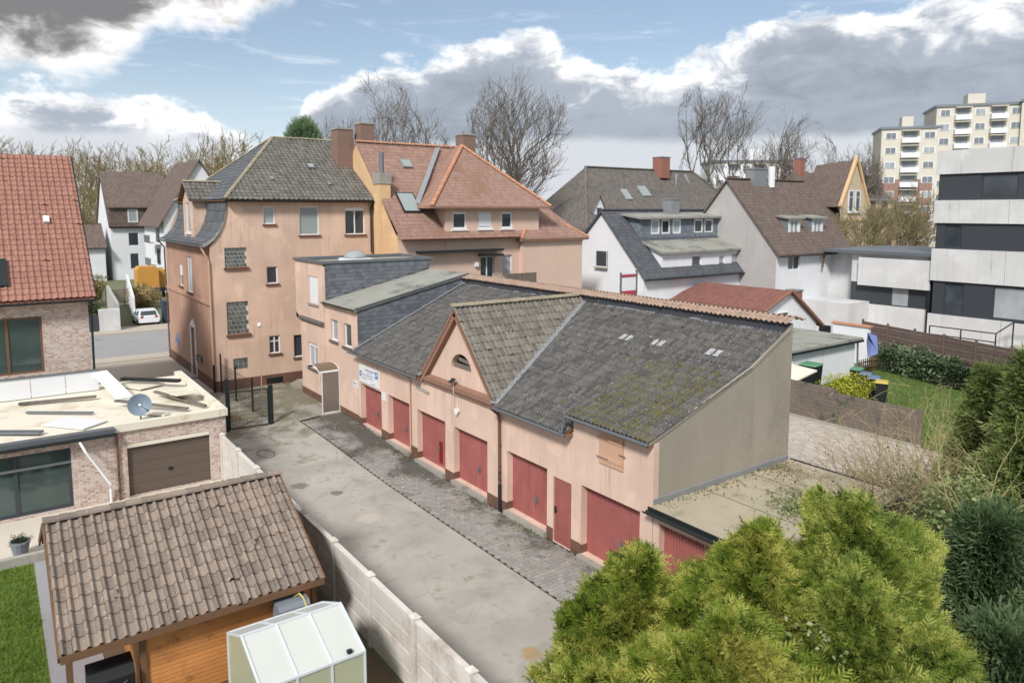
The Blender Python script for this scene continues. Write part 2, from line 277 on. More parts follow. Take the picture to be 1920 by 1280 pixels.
class MB:
    def __init__(s): s.v = []; s.f = []; s.t = []; s.cur = 0.
    def face(s, *p):
        b = len(s.v); s.v.extend(Vector(q) for q in p); s.f.append(tuple(range(b, b + len(p)))); s.t.append(s.cur); return s
    def mesh(s, vs, fs):
        b = len(s.v); s.v.extend(Vector(q) for q in vs)
        for f in fs: s.f.append(tuple(i + b for i in f)); s.t.append(s.cur)
        return s
    def box(s, x0, x1, y0, y1, z0, z1):
        x0, x1 = sorted((x0, x1)); y0, y1 = sorted((y0, y1)); z0, z1 = sorted((z0, z1))
        return s.mesh([(x, y, z) for z in (z0, z1) for x, y in ((x0, y0), (x1, y0), (x1, y1), (x0, y1))],
                      [(3, 2, 1, 0), (4, 5, 6, 7), (0, 1, 5, 4), (1, 2, 6, 5), (2, 3, 7, 6), (3, 0, 4, 7)])
    def obox(s, c, u, v, n, hu, hv, hn):        # box with its own axes
        c, u, v, n = Vector(c), Vector(u).normalized(), Vector(v).normalized(), Vector(n).normalized()
        P = [c + u * a * hu + v * b * hv + n * e * hn for e in (-1, 1) for a, b in ((-1, -1), (1, -1), (1, 1), (-1, 1))]
        return s.mesh(P, [(3, 2, 1, 0), (4, 5, 6, 7), (0, 1, 5, 4), (1, 2, 6, 5), (2, 3, 7, 6), (3, 0, 4, 7)])
    def bar(s, a, b, w, h=None):
        a, b = Vector(a), Vector(b); d = (b - a).normalized(); h = h or w
        u = d.cross(Vector((0, 0, 1))); u = Vector((1, 0, 0)) if u.length < 1e-3 else u.normalized()
        return s.obox((a + b) / 2, d, u, d.cross(u), (b - a).length / 2, w / 2, h / 2)
    def tube(s, pts, r, n=8, r2=None):
        pts = [Vector(p) for p in pts]; k = len(pts); rs = [r + (r2 - r) * i / (k - 1) for i in range(k)] if r2 is not None else [r] * k
        vs = []; prev = None
        for i, p in enumerate(pts):
            d = (pts[min(i + 1, k - 1)] - pts[max(i - 1, 0)]).normalized()
            u = d.orthogonal().normalized() if prev is None else (prev - d * prev.dot(d)).normalized(); prev = u; q = d.cross(u)
            vs += [p + (u * math.cos(2 * math.pi * j / n) + q * math.sin(2 * math.pi * j / n)) * rs[i] for j in range(n)]
        fs = [(i * n + j, i * n + (j + 1) % n, (i + 1) * n + (j + 1) % n, (i + 1) * n + j) for i in range(k - 1) for j in range(n)]
        return s.mesh(vs, fs + [tuple(range(n - 1, -1, -1)), tuple(range((k - 1) * n, k * n))])
    def extr(s, prof, d):                        # closed polygon swept along d
        prof = [Vector(p) for p in prof]; d = Vector(d); n = len(prof)
        return s.mesh(prof + [p + d for p in prof], [tuple(range(n - 1, -1, -1)), tuple(range(n, 2 * n))] + [(i, (i + 1) % n, n + (i + 1) % n, n + i) for i in range(n)])
    def lathe(s, c, prof, n=14):
        c = Vector(c); vs = [c + Vector((r * math.cos(2 * math.pi * j / n), r * math.sin(2 * math.pi * j / n), z)) for r, z in prof for j in range(n)]
        k = len(prof)
        return s.mesh(vs, [(i * n + j, i * n + (j + 1) % n, (i + 1) * n + (j + 1) % n, (i + 1) * n + j) for i in range(k - 1) for j in range(n)] + [tuple(range((k - 1) * n, k * n)), tuple(range(n - 1, -1, -1))])
    def data(s, name, mat, o=Vector(), clips=(), smooth=False):
        me = bpy.data.meshes.new(name); me.from_pydata([tuple(p - o) for p in s.v], [], s.f)
        at = me.attributes.new('tint', 'FLOAT', 'FACE'); at.data.foreach_set('value', s.t)
        if clips or len(s.f) < 4000:
            bm = bmesh.new(); bm.from_mesh(me)
            for p, n in clips:
                bmesh.ops.bisect_plane(bm, geom=bm.verts[:] + bm.edges[:] + bm.faces[:], plane_co=Vector(p) - o, plane_no=Vector(n), clear_inner=True)
            if mat in UVMATS:
                uv = bm.loops.layers.uv.new('UVMap')
                for f in bm.faces:
                    nn = f.normal; u = Vector((0, 0, 1)).cross(nn); u = Vector((1, 0, 0)) if u.length < .05 else u.normalized(); v = nn.cross(u)
                    for lp in f.loops: q = lp.vert.co + o; lp[uv].uv = (q.dot(u), q.dot(v))
            bm.to_mesh(me); bm.free()
        if smooth: me.polygons.foreach_set('use_smooth', [True] * len(me.polygons))
        me.materials.append(mat); return me
    def build(s, name, mat, parent=None, clips=(), kind=None, smooth=False):
        return link(name, s.data(name, mat, org(parent), clips, smooth), parent, kind)
def part(name, mat, parent, *boxes):
    mb = MB()
    for b in boxes: mb.box(*b)
    return mb.build(name, mat, parent)
def W(face, p):                                  # wall coordinates: along the wall, depth into it, height
    return {'-Y': lambda a, d, z: Vector((a, p + d, z)), '+Y': lambda a, d, z: Vector((a, p - d, z)),
            '+X': lambda a, d, z: Vector((p - d, a, z)), '-X': lambda a, d, z: Vector((p + d, a, z))}[face]
def wbox(mb, w, a0, a1, d0, d1, z0, z1):
    p, q = w(a0, d0, z0), w(a1, d1, z1); return mb.box(p.x, q.x, p.y, q.y, p.z, q.z)
def wall(parent, name, mat, face, p, a0, a1, z0, z1, holes=(), depth=.25, poly=None):
    """a wall skin with real openings: every hole (a0, a1, z0, z1) gets its reveals"""
    w = W(face, p); mb = MB(); flip = face in ('+Y', '-X')
    As = sorted({a0, a1, *[h[0] for h in holes], *[h[1] for h in holes]}); Zs = sorted({z0, z1, *[h[2] for h in holes], *[h[3] for h in holes]})
    As = [a for a in As if a0 <= a <= a1]; Zs = [z for z in Zs if z0 <= z <= z1]
    def q(*pts): mb.face(*(pts[::-1] if flip else pts))
    for i in range(len(As) - 1):
        for j in range(len(Zs) - 1):
            ca, cz = (As[i] + As[i + 1]) / 2, (Zs[j] + Zs[j + 1]) / 2
            if any(h[0] < ca < h[1] and h[2] < cz < h[3] for h in holes): continue
            q(w(As[i], 0, Zs[j]), w(As[i + 1], 0, Zs[j]), w(As[i + 1], 0, Zs[j + 1]), w(As[i], 0, Zs[j + 1]))
    for h in holes:
        b0, b1, c0, c1 = h[:4]; dd = h[4] if len(h) > 4 else depth
        q(w(b0, 0, c0), w(b0, 0, c1), w(b0, dd, c1), w(b0, dd, c0)); q(w(b1, 0, c1), w(b1, 0, c0), w(b1, dd, c0), w(b1, dd, c1))
        q(w(b0, 0, c1), w(b1, 0, c1), w(b1, dd, c1), w(b0, dd, c1)); q(w(b1, 0, c0), w(b0, 0, c0), w(b0, dd, c0), w(b1, dd, c0))
    if poly:
        for pl in poly: q(*[w(a, 0, z) for a, z in pl])
    return mb.build(name, mat, parent)
def window(parent, face, p, a0, a1, z0, z1, depth=.14, frame=WHITE, pane=None, mull=1, sill=SILL, fw=.06, blind=0., trans=False, sd=.1, over=.08):
    """frame with mullions at the back of its opening, panes, sill, perhaps a half-lowered blind"""
    w = W(face, p); mb = MB(); pane = pane or GL; d0, d1 = depth - .05, depth + .02
    for b in ((a0, a0 + fw, z0, z1), (a1 - fw, a1, z0, z1), (a0 + fw, a1 - fw, z0, z0 + fw), (a0 + fw, a1 - fw, z1 - fw, z1)): wbox(mb, w, b[0], b[1], d0, d1, b[2], b[3])
    for k in range(1, mull):
        c = a0 + (a1 - a0) * k / mull; wbox(mb, w, c - fw * .6, c + fw * .6, d0, d1, z0 + fw, z1 - fw)
    if trans: c = z0 + (z1 - z0) * .68; wbox(mb, w, a0 + fw, a1 - fw, d0 + .002, d1, c - .03, c + .03)
    o = mb.build('window', frame, parent)
    for k in range(mull):
        e0, e1 = a0 + (a1 - a0) * k / mull + fw * .6, a0 + (a1 - a0) * (k + 1) / mull - fw * .6
        pb = MB(); wbox(pb, w, e0, e1, depth - .012, depth, z0 + fw * .6, z1 - fw * .6)
        pb.build('pane', pane, o)
    if blind: bb = MB(); wbox(bb, w, a0 + fw * .5, a1 - fw * .5, d0 - .03, d0 - .004, z1 - (z1 - z0) * blind, z1 - .01); bb.build('roller_blind', BLIND, o)
    if sill: sb = MB(); wbox(sb, w, a0 - over, a1 + over, -sd, depth - .05, z0 - .1, z0 - .004); sb.build('sill', sill, o)
    return o
def glass_blocks(parent, face, p, a0, a1, z0, z1, nx, nz, sill=SILL):
    w = W(face, p); mb = MB(); wbox(mb, w, a0, a1, .09, .12, z0, z1); o = mb.build('glass_block_window', JOINT, parent)
    da, dz = (a1 - a0) / nx, (z1 - z0) / nz; me = None
    for i in range(nx):
        for j in range(nz):
            off = (.5 * da if (j % 2 and nx > 3) else 0)
            b0, b1 = a0 + i * da + .03 - off, a0 + (i + 1) * da - .03 - off
            b0, b1 = max(b0, a0 + .015), min(b1, a1 - .015)
            if b1 - b0 < .05: continue
            pb = MB(); pb.cur = random.random(); wbox(pb, w, b0, b1, .045, .1, z0 + j * dz + .03, z0 + (j + 1) * dz - .03); pb.build('pane', GLB, o)
    if sill: sb = MB(); wbox(sb, w, a0 - .08, a1 + .08, -.12, .1, z0 - .14, z0 - .004); sb.build('sill', sill, o)
    return o
def gutter(parent, a, b, r=.075, mat=ZINC, name='gutter'):
    a, b = Vector(a), Vector(b); d = b - a; u = Vector((0, 0, 1)); s_ = d.normalized().cross(u); n = 7
    pr = [a + s_ * r * math.cos(math.pi + math.pi * i / n) + u * r * math.sin(math.pi + math.pi * i / n) for i in range(n + 1)]
    pr += [a + s_ * (r - .012) * math.cos(2 * math.pi - math.pi * i / n) + u * ((r - .012) * math.sin(2 * math.pi - math.pi * i / n) + .004) for i in range(n + 1)]
    return MB().extr(pr, d).build(name, mat, parent)
def pan(tw, th, amp, waves, lift=.03, seg=7):
    """one roof tile, its lower edge at v = 0: list of (u, v, n) and faces"""
    k = seg * waves + 1; us = [i / (k - 1) for i in range(k)]
    hs = [amp * (math.sin(math.pi * ((u * waves) % 1) / .5) ** .8 if 0 < ((u * waves) % 1) < .5 else -.12 * math.sin(2 * math.pi * ((u * waves) % 1) - math.pi)) for u in us]
    V = [(u * tw * .995, 0, h + lift) for u, h in zip(us, hs)] + [(u * tw * .995, th * 1.07, h + .002) for u, h in zip(us, hs)] + [(u * tw * .995, 0, h + .002) for u, h in zip(us, hs)]
    F = [(i, i + 1, k + i + 1, k + i) for i in range(k - 1)] + [(2 * k + i, 2 * k + i + 1, i + 1, i) for i in range(k - 1)]
    return V, F
def tiles(parent, O, u, v, Wd, L, tw, th, mat, amp=.035, waves=1, clips=(), single=False, sink=0., jit=.006, name='roof_tiles'):
    """courses of tiles from O, u along the eave, v up the slope; whole ones become objects when single"""
    O, u, v = Vector(O), Vector(u).normalized(), Vector(v).normalized(); n = u.cross(v)
    nu, nv = round(Wd / tw), round(L / th); tw, th = Wd / nu, L / nv
    V, F = pan(tw, th, amp, waves); mb = MB(); me = None; cnt = 0; o0 = org(parent)
    R3 = Matrix((u, v, n)).transposed()
    if single:
        me = bpy.data.meshes.new('tile'); me.from_pydata([tuple(R3 @ Vector(q)) for q in V], [], F); me.materials.append(mat)
    for j in range(nv):
        for i in range(nu):
            base = O + u * (i * tw + random.uniform(-jit, jit)) + v * (j * th + random.uniform(-jit, jit) - (random.uniform(.03, .09) if random.random() < .015 else 0)) + n * random.uniform(0, jit * 1.8)
            if clips:
                ds = [min((base + u * a + v * b - Vector(p)).dot(Vector(nn)) for a in (0, tw) for b in (0, th * 1.07)) for p, nn in clips]
                dx = [max((base + u * a + v * b - Vector(p)).dot(Vector(nn)) for a in (0, tw) for b in (0, th * 1.07)) for p, nn in clips]
                if min(dx) <= 0: continue
                whole = min(ds) > 0
            else: whole = True
            if single and whole and cnt < 300:
                o = link('tile', me, parent); o.location = base - o0; cnt += 1; continue
            mb.cur = random.random(); mb.mesh([base + R3 @ Vector(q) for q in V], F)
    if mb.f: mb.build(name, mat, parent, clips, 'stuff')
def slab(parent, name, mat, pts, th=.12, clips=()):
    """sloping roof deck: polygon extruded downwards"""
    mb = MB(); P = [Vector(p) for p in pts]; mb.extr([p - Vector((0, 0, th)) for p in P], (0, 0, th)); return mb.build(name, mat, parent, clips)
def ridge_caps(parent, a, b, r=.13, step=.38, mat=None, name='ridge_tile', single=True):
    a, b = Vector(a), Vector(b); d = (b - a); n = max(1, round(d.length / step)); dn = d.normalized()
    s_ = dn.cross(Vector((0, 0, 1))).normalized(); up = s_.cross(dn); L = d.length / n
    P = []
    for t, rr, z in ((0, r * 1.08, .012), (L * 1.06, r * .95, 0)):
        P += [dn * t + s_ * rr * math.cos(math.pi * k / 6) + up * (rr * math.sin(math.pi * k / 6) * .8 + z - .04) for k in range(7)]
    F = [(k, 7 + k, 8 + k, k + 1) for k in range(6)] + [tuple(range(7))]
    me = bpy.data.meshes.new(name); me.from_pydata([tuple(p) for p in P], [], F); me.materials.append(mat or RIDGE)
    for i in range(n):
        o = link(name, me, parent); o.location = a + dn * L * i + up * random.uniform(0, .01) - org(parent)

# ------------------------------------------------------------------ vegetation
def np_obj(name, verts, tris, mat, parent=None, tint_v=None, kind=None):
    me = bpy.data.meshes.new(name); nv, nt = len(verts), len(tris); o0 = np.array(org(parent)) if parent else np.zeros(3)
    me.vertices.add(nv); me.vertices.foreach_set('co', (verts - o0).astype(np.float32).ravel())
    k = tris.shape[1]
    me.loops.add(nt * k); me.loops.foreach_set('vertex_index', tris.astype(np.int32).ravel())
    me.polygons.add(nt); me.polygons.foreach_set('loop_start', np.arange(0, nt * k, k, dtype=np.int32))
    if tint_v is not None:
        a = me.attributes.new('tint', 'FLOAT', 'POINT'); a.data.foreach_set('value', tint_v.astype(np.float32))
    me.update(calc_edges=True); me.materials.append(mat)
    return link(name, me, parent, kind)
def norm(a): return a / np.maximum(np.linalg.norm(a, axis=1, keepdims=True), 1e-6)
def sprays(P, D, ln, tn, blades=8, wid=.16, spread=.75):
    """flat fern-like sprays: P base points, D axis, ln length, tn tint; returns verts, tris, tint"""
    n = len(P); D = norm(D); side = norm(np.cross(D, RNG.normal(size=(n, 3)))); V = []; T = []
    for k in range(blades):
        t = k / blades; sg = 1 if k % 2 else -1; last = k == blades - 1
        b = P + D * (ln * t)[:, None]
        dr = D * (1.0 if last else .75) + side * (0 if last else sg * spread); dr = norm(dr + RNG.normal(size=(n, 3)) * .18)
        L = (ln * (.62 - .42 * t))[:, None]; wv = norm(np.cross(dr, np.cross(D, side))) * (ln * wid * (.8 - .35 * t))[:, None]
        V += [b - wv * .5, b + wv * .5, b + dr * L + wv * .15, ]; T += [tn - .22, tn - .22, tn + .18]
    V = np.stack(V, 1).reshape(-1, 3); T = np.stack(T, 1).ravel(); return V, np.arange(len(V)).reshape(-1, 3), T
def leaves(P, Nrm, size, tn):
    """single broad leaves: a folded diamond each"""
    n = len(P); D = norm(Nrm + RNG.normal(size=(n, 3)) * .9); s_ = norm(np.cross(D, RNG.normal(size=(n, 3)))); a = norm(np.cross(s_, D))
    L = (size * RNG.uniform(.6, 1.3, n))[:, None]
    V = np.stack([P, P + a * L * .5 + s_ * L * .36 + D * L * .1, P + a * L, P + a * L * .5 - s_ * L * .36 + D * L * .1], 1).reshape(-1, 3)
    i = np.arange(n)[:, None] * 4; tr = np.concatenate([i + [[0, 1, 2]], i + [[0, 2, 3]]]); return V, tr, np.repeat(tn, 4)
def lumps(n, seed, amp=.25, freq=2.2):
    r = np.random.default_rng(seed); K = r.normal(size=(10, 3)) * freq; ph = r.uniform(0, 6.28, 10)
    def f(u): return 1 + amp * (np.sin(u @ K.T + ph).sum(1) / 3.2)
    return f
def ball(n, seed, lo=.0):
    r = np.random.default_rng(seed); u = norm(r.normal(size=(n, 3))); return u, (lo + (1 - lo) * r.uniform(0, 1, n) ** .4)
def grow(base, h, r0, seed, levels=4, spread=.55, kids=(3, 5), trunk=.35, up=.25, minr=.012, upright=0., seg=3, shrink=.72, env=None):
    """bare tree: list of (p0, p1, r0, r1) branch pieces"""
    rr = random.Random(seed); out = []
    def br(p, d, L, r, lv):
        k = seg + (2 if lv == 0 else 0); q = Vector(p); dd = Vector(d); pts = [q.copy()]
        for i in range(k):
            dd = (dd + Vector((rr.uniform(-1, 1), rr.uniform(-1, 1), rr.uniform(-.6, 1) * .6 + up * (lv > 0))) * ((.16 + .05 * lv) if not env else (.10 + .035 * lv))).normalized()
            nq = q + dd * (L / k)
            if env and lv:
                er = env[1] * (1 if nq.z > env[0].z else .45 + .55 * nq.z / env[0].z); ez_ = max(0, nq.z - env[0].z) / env[2]
                ou = ((nq.x - env[0].x) / er) ** 2 + ((nq.y - env[0].y) / er) ** 2 + ez_ ** 2
                if ou > 1.1: return
                if ou > rr.uniform(.8, 1.05): dd = (dd + (env[0] - q).normalized() * rr.uniform(.1, .4)).normalized(); nq = q + dd * (L / k) * .7
            ra = r * (1 - .55 * i / k); rb = r * (1 - .55 * (i + 1) / k)
            out.append((q.copy(), nq.copy(), max(ra, minr), max(rb, minr * .8))); q = nq; pts.append(q.copy())
        if lv >= levels: return
        n = rr.randint(*kids) + (3 if lv == 0 else 0)
        for i in range(n):
            t = rr.uniform(trunk if lv == 0 else .25, 1.) if i else 1.
            j = min(int(t * k), k - 1); pp = pts[j].lerp(pts[j + 1], t * k - j)
            a = rr.uniform(0, 6.283); s_ = dd.orthogonal().normalized(); s_.rotate(Matrix.Rotation(a, 3, dd))
            nd = (dd * (1. + upright) + s_ * spread * rr.uniform(.7, 1.7)).normalized()
            br(pp, nd, L * shrink * rr.uniform(.65, 1.1) * (1.15 - .35 * t if lv == 0 else 1), r * (.62 if i else .72) * (1.1 - .4 * t), lv + 1)
    br(Vector(base), Vector((0, 0, 1)), h, r0, 0); return out
def sticks(name, segs, mat, parent=None, n=4, kind=None):
    a = np.array([tuple(s[0]) for s in segs]); b = np.array([tuple(s[1]) for s in segs]); ra = np.array([s[2] for s in segs]); rb = np.array([s[3] for s in segs])
    d = norm(b - a); ref = np.where(np.abs(d[:, 2:3]) > .9, np.array([[1., 0, 0]]), np.array([[0, 0, 1.]])); u = norm(np.cross(d, ref)); q = np.cross(d, u)
    V = []
    for p, r in ((a, ra), (b, rb)):
        for j in range(n): t = 2 * math.pi * j / n; V.append(p + (u * math.cos(t) + q * math.sin(t)) * r[:, None])
    V = np.stack(V, 1).reshape(-1, 3); i = np.arange(len(a))[:, None] * 2 * n
    F = np.concatenate([i + [[j, (j + 1) % n, n + (j + 1) % n, n + j]] for j in range(n)])
    return np_obj(name, V, F, mat, parent, None, kind)

# ------------------------------------------------------------------ ground
def sheet(name, mat, pts, z, kind='structure', parent=None):
    return MB().face(*[(x, y, z) for x, y in pts]).build(name, mat, parent, (), kind)
def hgt(x, y):                                   # the yard climbs a little towards the slate annex door
    s = lambda t: max(0., min(1., t)) ** 2 * (3 - 2 * max(0., min(1., t)))
    return .34 * s((-11 - x) / 9) * s((x + 31) / 4) * s((y + 4.5) / 4.2)
m, gg, b = new_mat('town_ground'); p = pos(gg)
c = gg.mix(gg.noise(p, .03, 6), srgb(112, 112, 92), srgb(96, 106, 70)); gg.put(b.inputs[0], c); b.inputs['Roughness'].default_value = .95; GROUND = m
m, gg, b = new_mat('old_yard_asphalt'); p = pos(gg); x, y, z = gg.sep(p)
v = gg.noise(p, .35, 8, .65); c = gg.mix(gg.sm(v, .3, .7), srgb(156, 152, 144), srgb(182, 178, 170))
c = gg.mix(gg.m('MULTIPLY', gg.sm(gg.noise(p, .9, 6, .7, .4), .55, .72), .5), c, srgb(122, 116, 104))
c = gg.mix(gg.m('MULTIPLY', gg.sm(gg.m('ADD', gg.noise(p, .7, 7, .7), gg.m('MULTIPLY', gg.sm(x, -15, -25), .22)), .56, .74), .8), c, srgb(92, 88, 62))     # moss at the far end
c = gg.mix(gg.m('MULTIPLY', gg.sm(gg.noise(gg.mapv(p, (1, .3, 1)), 1.6, 6, .7, 1.), .64, .72), .55), c, srgb(92, 84, 72))
for (sx, sy, sr, col) in ((.1, -4.2, .32, srgb(168, 136, 92)), (1.05, -3.6, .36, srgb(160, 126, 84)), (-12.2, -4.1, .3, srgb(96, 90, 80)), (-13.7, -5.0, .42, srgb(104, 98, 88)), (-9.4, -4.1, .5, srgb(186, 180, 168))):
    dd = gg.vm('LENGTH', gg.vm('SUBTRACT', p, (sx, sy, 0))); dd = gg.m('ADD', dd, gg.m('MULTIPLY', gg.m('SUBTRACT', gg.noise(p, 3.5, 4), .5), .5))
    c = gg.mix(gg.m('MULTIPLY', gg.sm(dd, sr, sr * .55), .8), c, col)
c = gg.mix(gg.m('MULTIPLY', gg.m('SUBTRACT', gg.noise(p, 60, 2), .3), .35), c, srgb(90, 86, 80))
vo = gg.node('ShaderNodeTexVoronoi', feature='DISTANCE_TO_EDGE'); gg.put(vo.inputs['Vector'], gg.vm('ADD', p, gg.vm('MULTIPLY', gg.node('ShaderNodeTexNoise').outputs['Color'], (.0, .0, .0)))); vo.inputs['Scale'].default_value = .42
wv_ = gg.m('ADD', vo.outputs['Distance'], gg.m('MULTIPLY', gg.m('SUBTRACT', gg.noise(p, 2.5, 6, .7), .5), .09)); ck = gg.m('MULTIPLY', gg.sm(gg.m('ABSOLUTE', wv_), .012, .002), gg.sm(gg.noise(p, .3, 3), .46, .56))
c = gg.mix(gg.m('MULTIPLY', ck, .3), c, srgb(92, 88, 80))                                    # cracks
c = gg.mix(gg.m('MULTIPLY', gg.sm(gg.noise(p, 150, 2), .60, .68), .35), c, srgb(206, 202, 194)); c = gg.mix(gg.m('MULTIPLY', gg.sm(gg.noise(p, .22, 2), .535, .55), .16), c, srgb(120, 118, 114))   # stones and an old patch
gg.put(b.inputs[0], c); b.inputs['Roughness'].default_value = .9; gg.put(b.inputs['Normal'], bumpn(gg, gg.noise(p, 45, 5, .7), .5, .015)); YARD = m
m, gg, b = new_mat('concrete_paver'); p = pos(gg); x, y, z = gg.sep(p)
c = gg.mix(gg.m('ADD', gg.m('MULTIPLY', tint(gg), .6), gg.m('MULTIPLY', gg.noise(p, 1.5, 5), .4)), srgb(132, 130, 126), srgb(164, 161, 156))
k = gg.m('ADD', gg.noise(p, .55, 7, .7), gg.m('ADD', gg.m('MULTIPLY', gg.sm(y, -1.7, -.2), .17), gg.m('MULTIPLY', gg.sm(x, -6, -16), .13)))
c = gg.mix(gg.m('MULTIPLY', gg.sm(k, .56, .76), .82), c, srgb(72, 70, 62)); c = gg.mix(gg.m('MULTIPLY', gg.sm(gg.noise(p, 2.2, 6, .7), .62, .72), .6), c, srgb(58, 56, 48))
gg.put(b.inputs[0], c); b.inputs['Roughness'].default_value = .85; gg.put(b.inputs['Normal'], bumpn(gg, gg.noise(p, 70, 4), .4, .01)); PAVER = m
ROAD = M('street_asphalt', srgb(150, 150, 150), var=.1, scale=.4, dirt=srgb(128, 126, 122), dscale=.5, bump=.3)
WALK = M('street_walk', srgb(178, 170, 158), var=.12, scale=.8)
PAVB = M('rear_paving', srgb(176, 168, 160), var=.14, scale=1.2, dirt=srgb(152, 145, 138), dscale=.5, dlo=.5, dhi=.8, tv=.16)
def lawnm(name, a, b_, c_):
    m, gg, bb = new_mat(name); p = pos(gg)
    c = gg.mix(gg.sm(gg.noise(p, .9, 8, .7), .3, .7), a, b_); c = gg.mix(gg.m('MULTIPLY', gg.sm(gg.noise(gg.mapv(p, (1, 2.5, 1)), 2.2, 6, .7), .5, .75), .7), c, c_)
    gg.put(bb.inputs[0], c); bb.inputs['Roughness'].default_value = .9; gg.put(bb.inputs['Normal'], bumpn(gg, gg.noise(p, 30, 5, .8), .9, .05)); return m
LAWN = lawnm('lawn_grass', srgb(78, 100, 44), srgb(104, 124, 58), srgb(122, 136, 74)); LAWNL = lawnm('bright_lawn', srgb(84, 110, 42), srgb(112, 134, 56), srgb(66, 90, 36))
sheet('ground', GROUND, [(-2500, -2500), (2500, -2500), (2500, 2500), (-2500, 2500)], -.03)
gy = MB(); xs = np.linspace(-31, 9, 61); ys = np.linspace(-7.1, .05, 16)
gy.mesh([(x, y, hgt(x, y)) for x in xs for y in ys], [(i * 16 + j, (i + 1) * 16 + j, (i + 1) * 16 + j + 1, i * 16 + j + 1) for i in range(60) for j in range(15)])
tag(gy.build('yard', YARD, smooth=True), kind='structure')
strip = tag(MB().mesh([(x, y, hgt(x, y) + .006) for x in xs[14:] for y in (-2.2, -1.4, -.7, -.02)], [(i * 4 + j, (i + 1) * 4 + j, (i + 1) * 4 + j + 1, i * 4 + j + 1) for i in range(46) for j in range(3)]).build('paver_strip', M('joint_soil', srgb(62, 58, 48), var=.3, scale=3)), kind='structure')
# interlocking pavers: waisted blocks in offset rows; the nearest are objects, the others one part
PW, PL = .205, .168
ov = [(-.5, -.5), (-.18, -.5), (-.1, -.40), (.1, -.40), (.18, -.5), (.5, -.5), (.5, .5), (.18, .5), (.1, .60), (-.1, .60), (-.18, .5), (-.5, .5)]
def paver(c, yw): return [Vector(((a * (PL - .014)), bb * (yw - .014), 0)) for a, bb in ov]
pts = paver(None, PW); n = len(pts)
pvs = [q + Vector((0, 0, .0)) for q in pts] + [q * .93 + Vector((0, 0, .028)) for q in pts]
pfs = [tuple(range(n, 2 * n))] + [(i, (i + 1) % n, n + (i + 1) % n, n + i) for i in range(n)]
pme = bpy.data.meshes.new('paver'); pme.from_pydata([tuple(q) for q in pvs], [], pfs); pme.materials.append(PAVER)
spots = []
for i in range(int(24.5 / PL)):
    for j in range(10):
        px, py = 3.0 - i * PL, -2.08 + j * PW + (.5 * PW if i % 2 else 0) * .5
        if py > -.12: continue
        spots.append((px, py))
near = sorted(spots, key=lambda q: (Vector((*q, 0)) - CAM).length + (30 if q[0] > 1.2 else 0))[:300]; ns = set(near); rest = MB()
for px, py in spots:
    h = hgt(px, py) + .006 + random.uniform(-.004, .006); rot = random.uniform(-.02, .02)
    if (px, py) in ns:
        o = link('paver', pme, strip); o.location = (px, py, h); o.rotation_euler = (random.uniform(-.02, .02), random.uniform(-.02, .02), rot)
    else: rest.cur = random.random(); rest.mesh([q + Vector((px, py, h)) for q in pvs], pfs)
rest.build('pavers', PAVER, strip, (), 'stuff')
sheet('street', ROAD, [(-57, -300), (-45.5, -300), (-45.5, 300), (-57, 300)], .0)
for x0, x1, nm in ((-45.5, -43.7, 'pavement'), (-60.5, -57, 'pavement')): tag(part(nm, WALK, None, (x0, x1, -300, 300, -.05, .11)), kind='structure')
tag(part('forecourt', WALK, None, (-43.7, -31, -10.4, -3.9, -.05, .006)), kind='structure')
bpv = tag(part('rear_yard', PAVB, None, (-14, 9, 6.4, 19.2, -.05, .006)), kind='structure')
# rear yard blocks: rows of small paving stones
rb = MB()
for i in range(70):
    for j in range(60):
        x, y = -7.6 + i * .21 + (.105 if j % 2 else 0), 6.6 + j * .21
        if x > 6.5 or y > 19 or (x < 3.7 and y < 6.3): continue
        rb.cur = random.random(); h = .012 + random.uniform(0, .006)
        rb.mesh([(x, y, .004), (x + .2, y, .004), (x + .2, y + .2, .004), (x, y + .2, .004), (x + .012, y + .012, h), (x + .188, y + .012, h), (x + .188, y + .188, h), (x + .012, y + .188, h)], [(4, 5, 6, 7), (0, 1, 5, 4), (1, 2, 6, 5), (2, 3, 7, 6), (3, 0, 4, 7)])
rb.build('paving_stones', PAVB, bpv, (), 'stuff')
sheet('lawn', LAWN, [(-12.2, 19.4), (22, 19.4), (22, 36), (-12.2, 36)], .01)
sheet('lawn', LAWNL, [(-12.4, -22), (3, -22), (3, -13.7), (-12.4, -13.7)], .012)
PATH = M('grey_path', srgb(150, 148, 152), var=.08, scale=1); sheet('garden_path', PATH, [(-12.4, -13.7), (3, -13.7), (3, -12.6), (-12.4, -12.6)], .016)
sheet('terrace', M('terrace_slabs', srgb(206, 198, 184), var=.08), [(-16.2, -22), (-12.4, -22), (-12.4, -7.3), (-16.2, -7.3)], .02)
sheet('garden_soil', SOIL, [(-12.4, -12.6), (9, -12.6), (9, -7.3), (-12.4, -7.3)], .0)
sheet('shrubbery_soil', SOIL, [(3.4, -7), (22, -7), (22, 19.4), (9, 19.4), (9, 0), (3.4, 0)], .018)
sheet('car_park', WALK, [(-40, 38), (30, 38), (30, 75), (-40, 75)], .0)

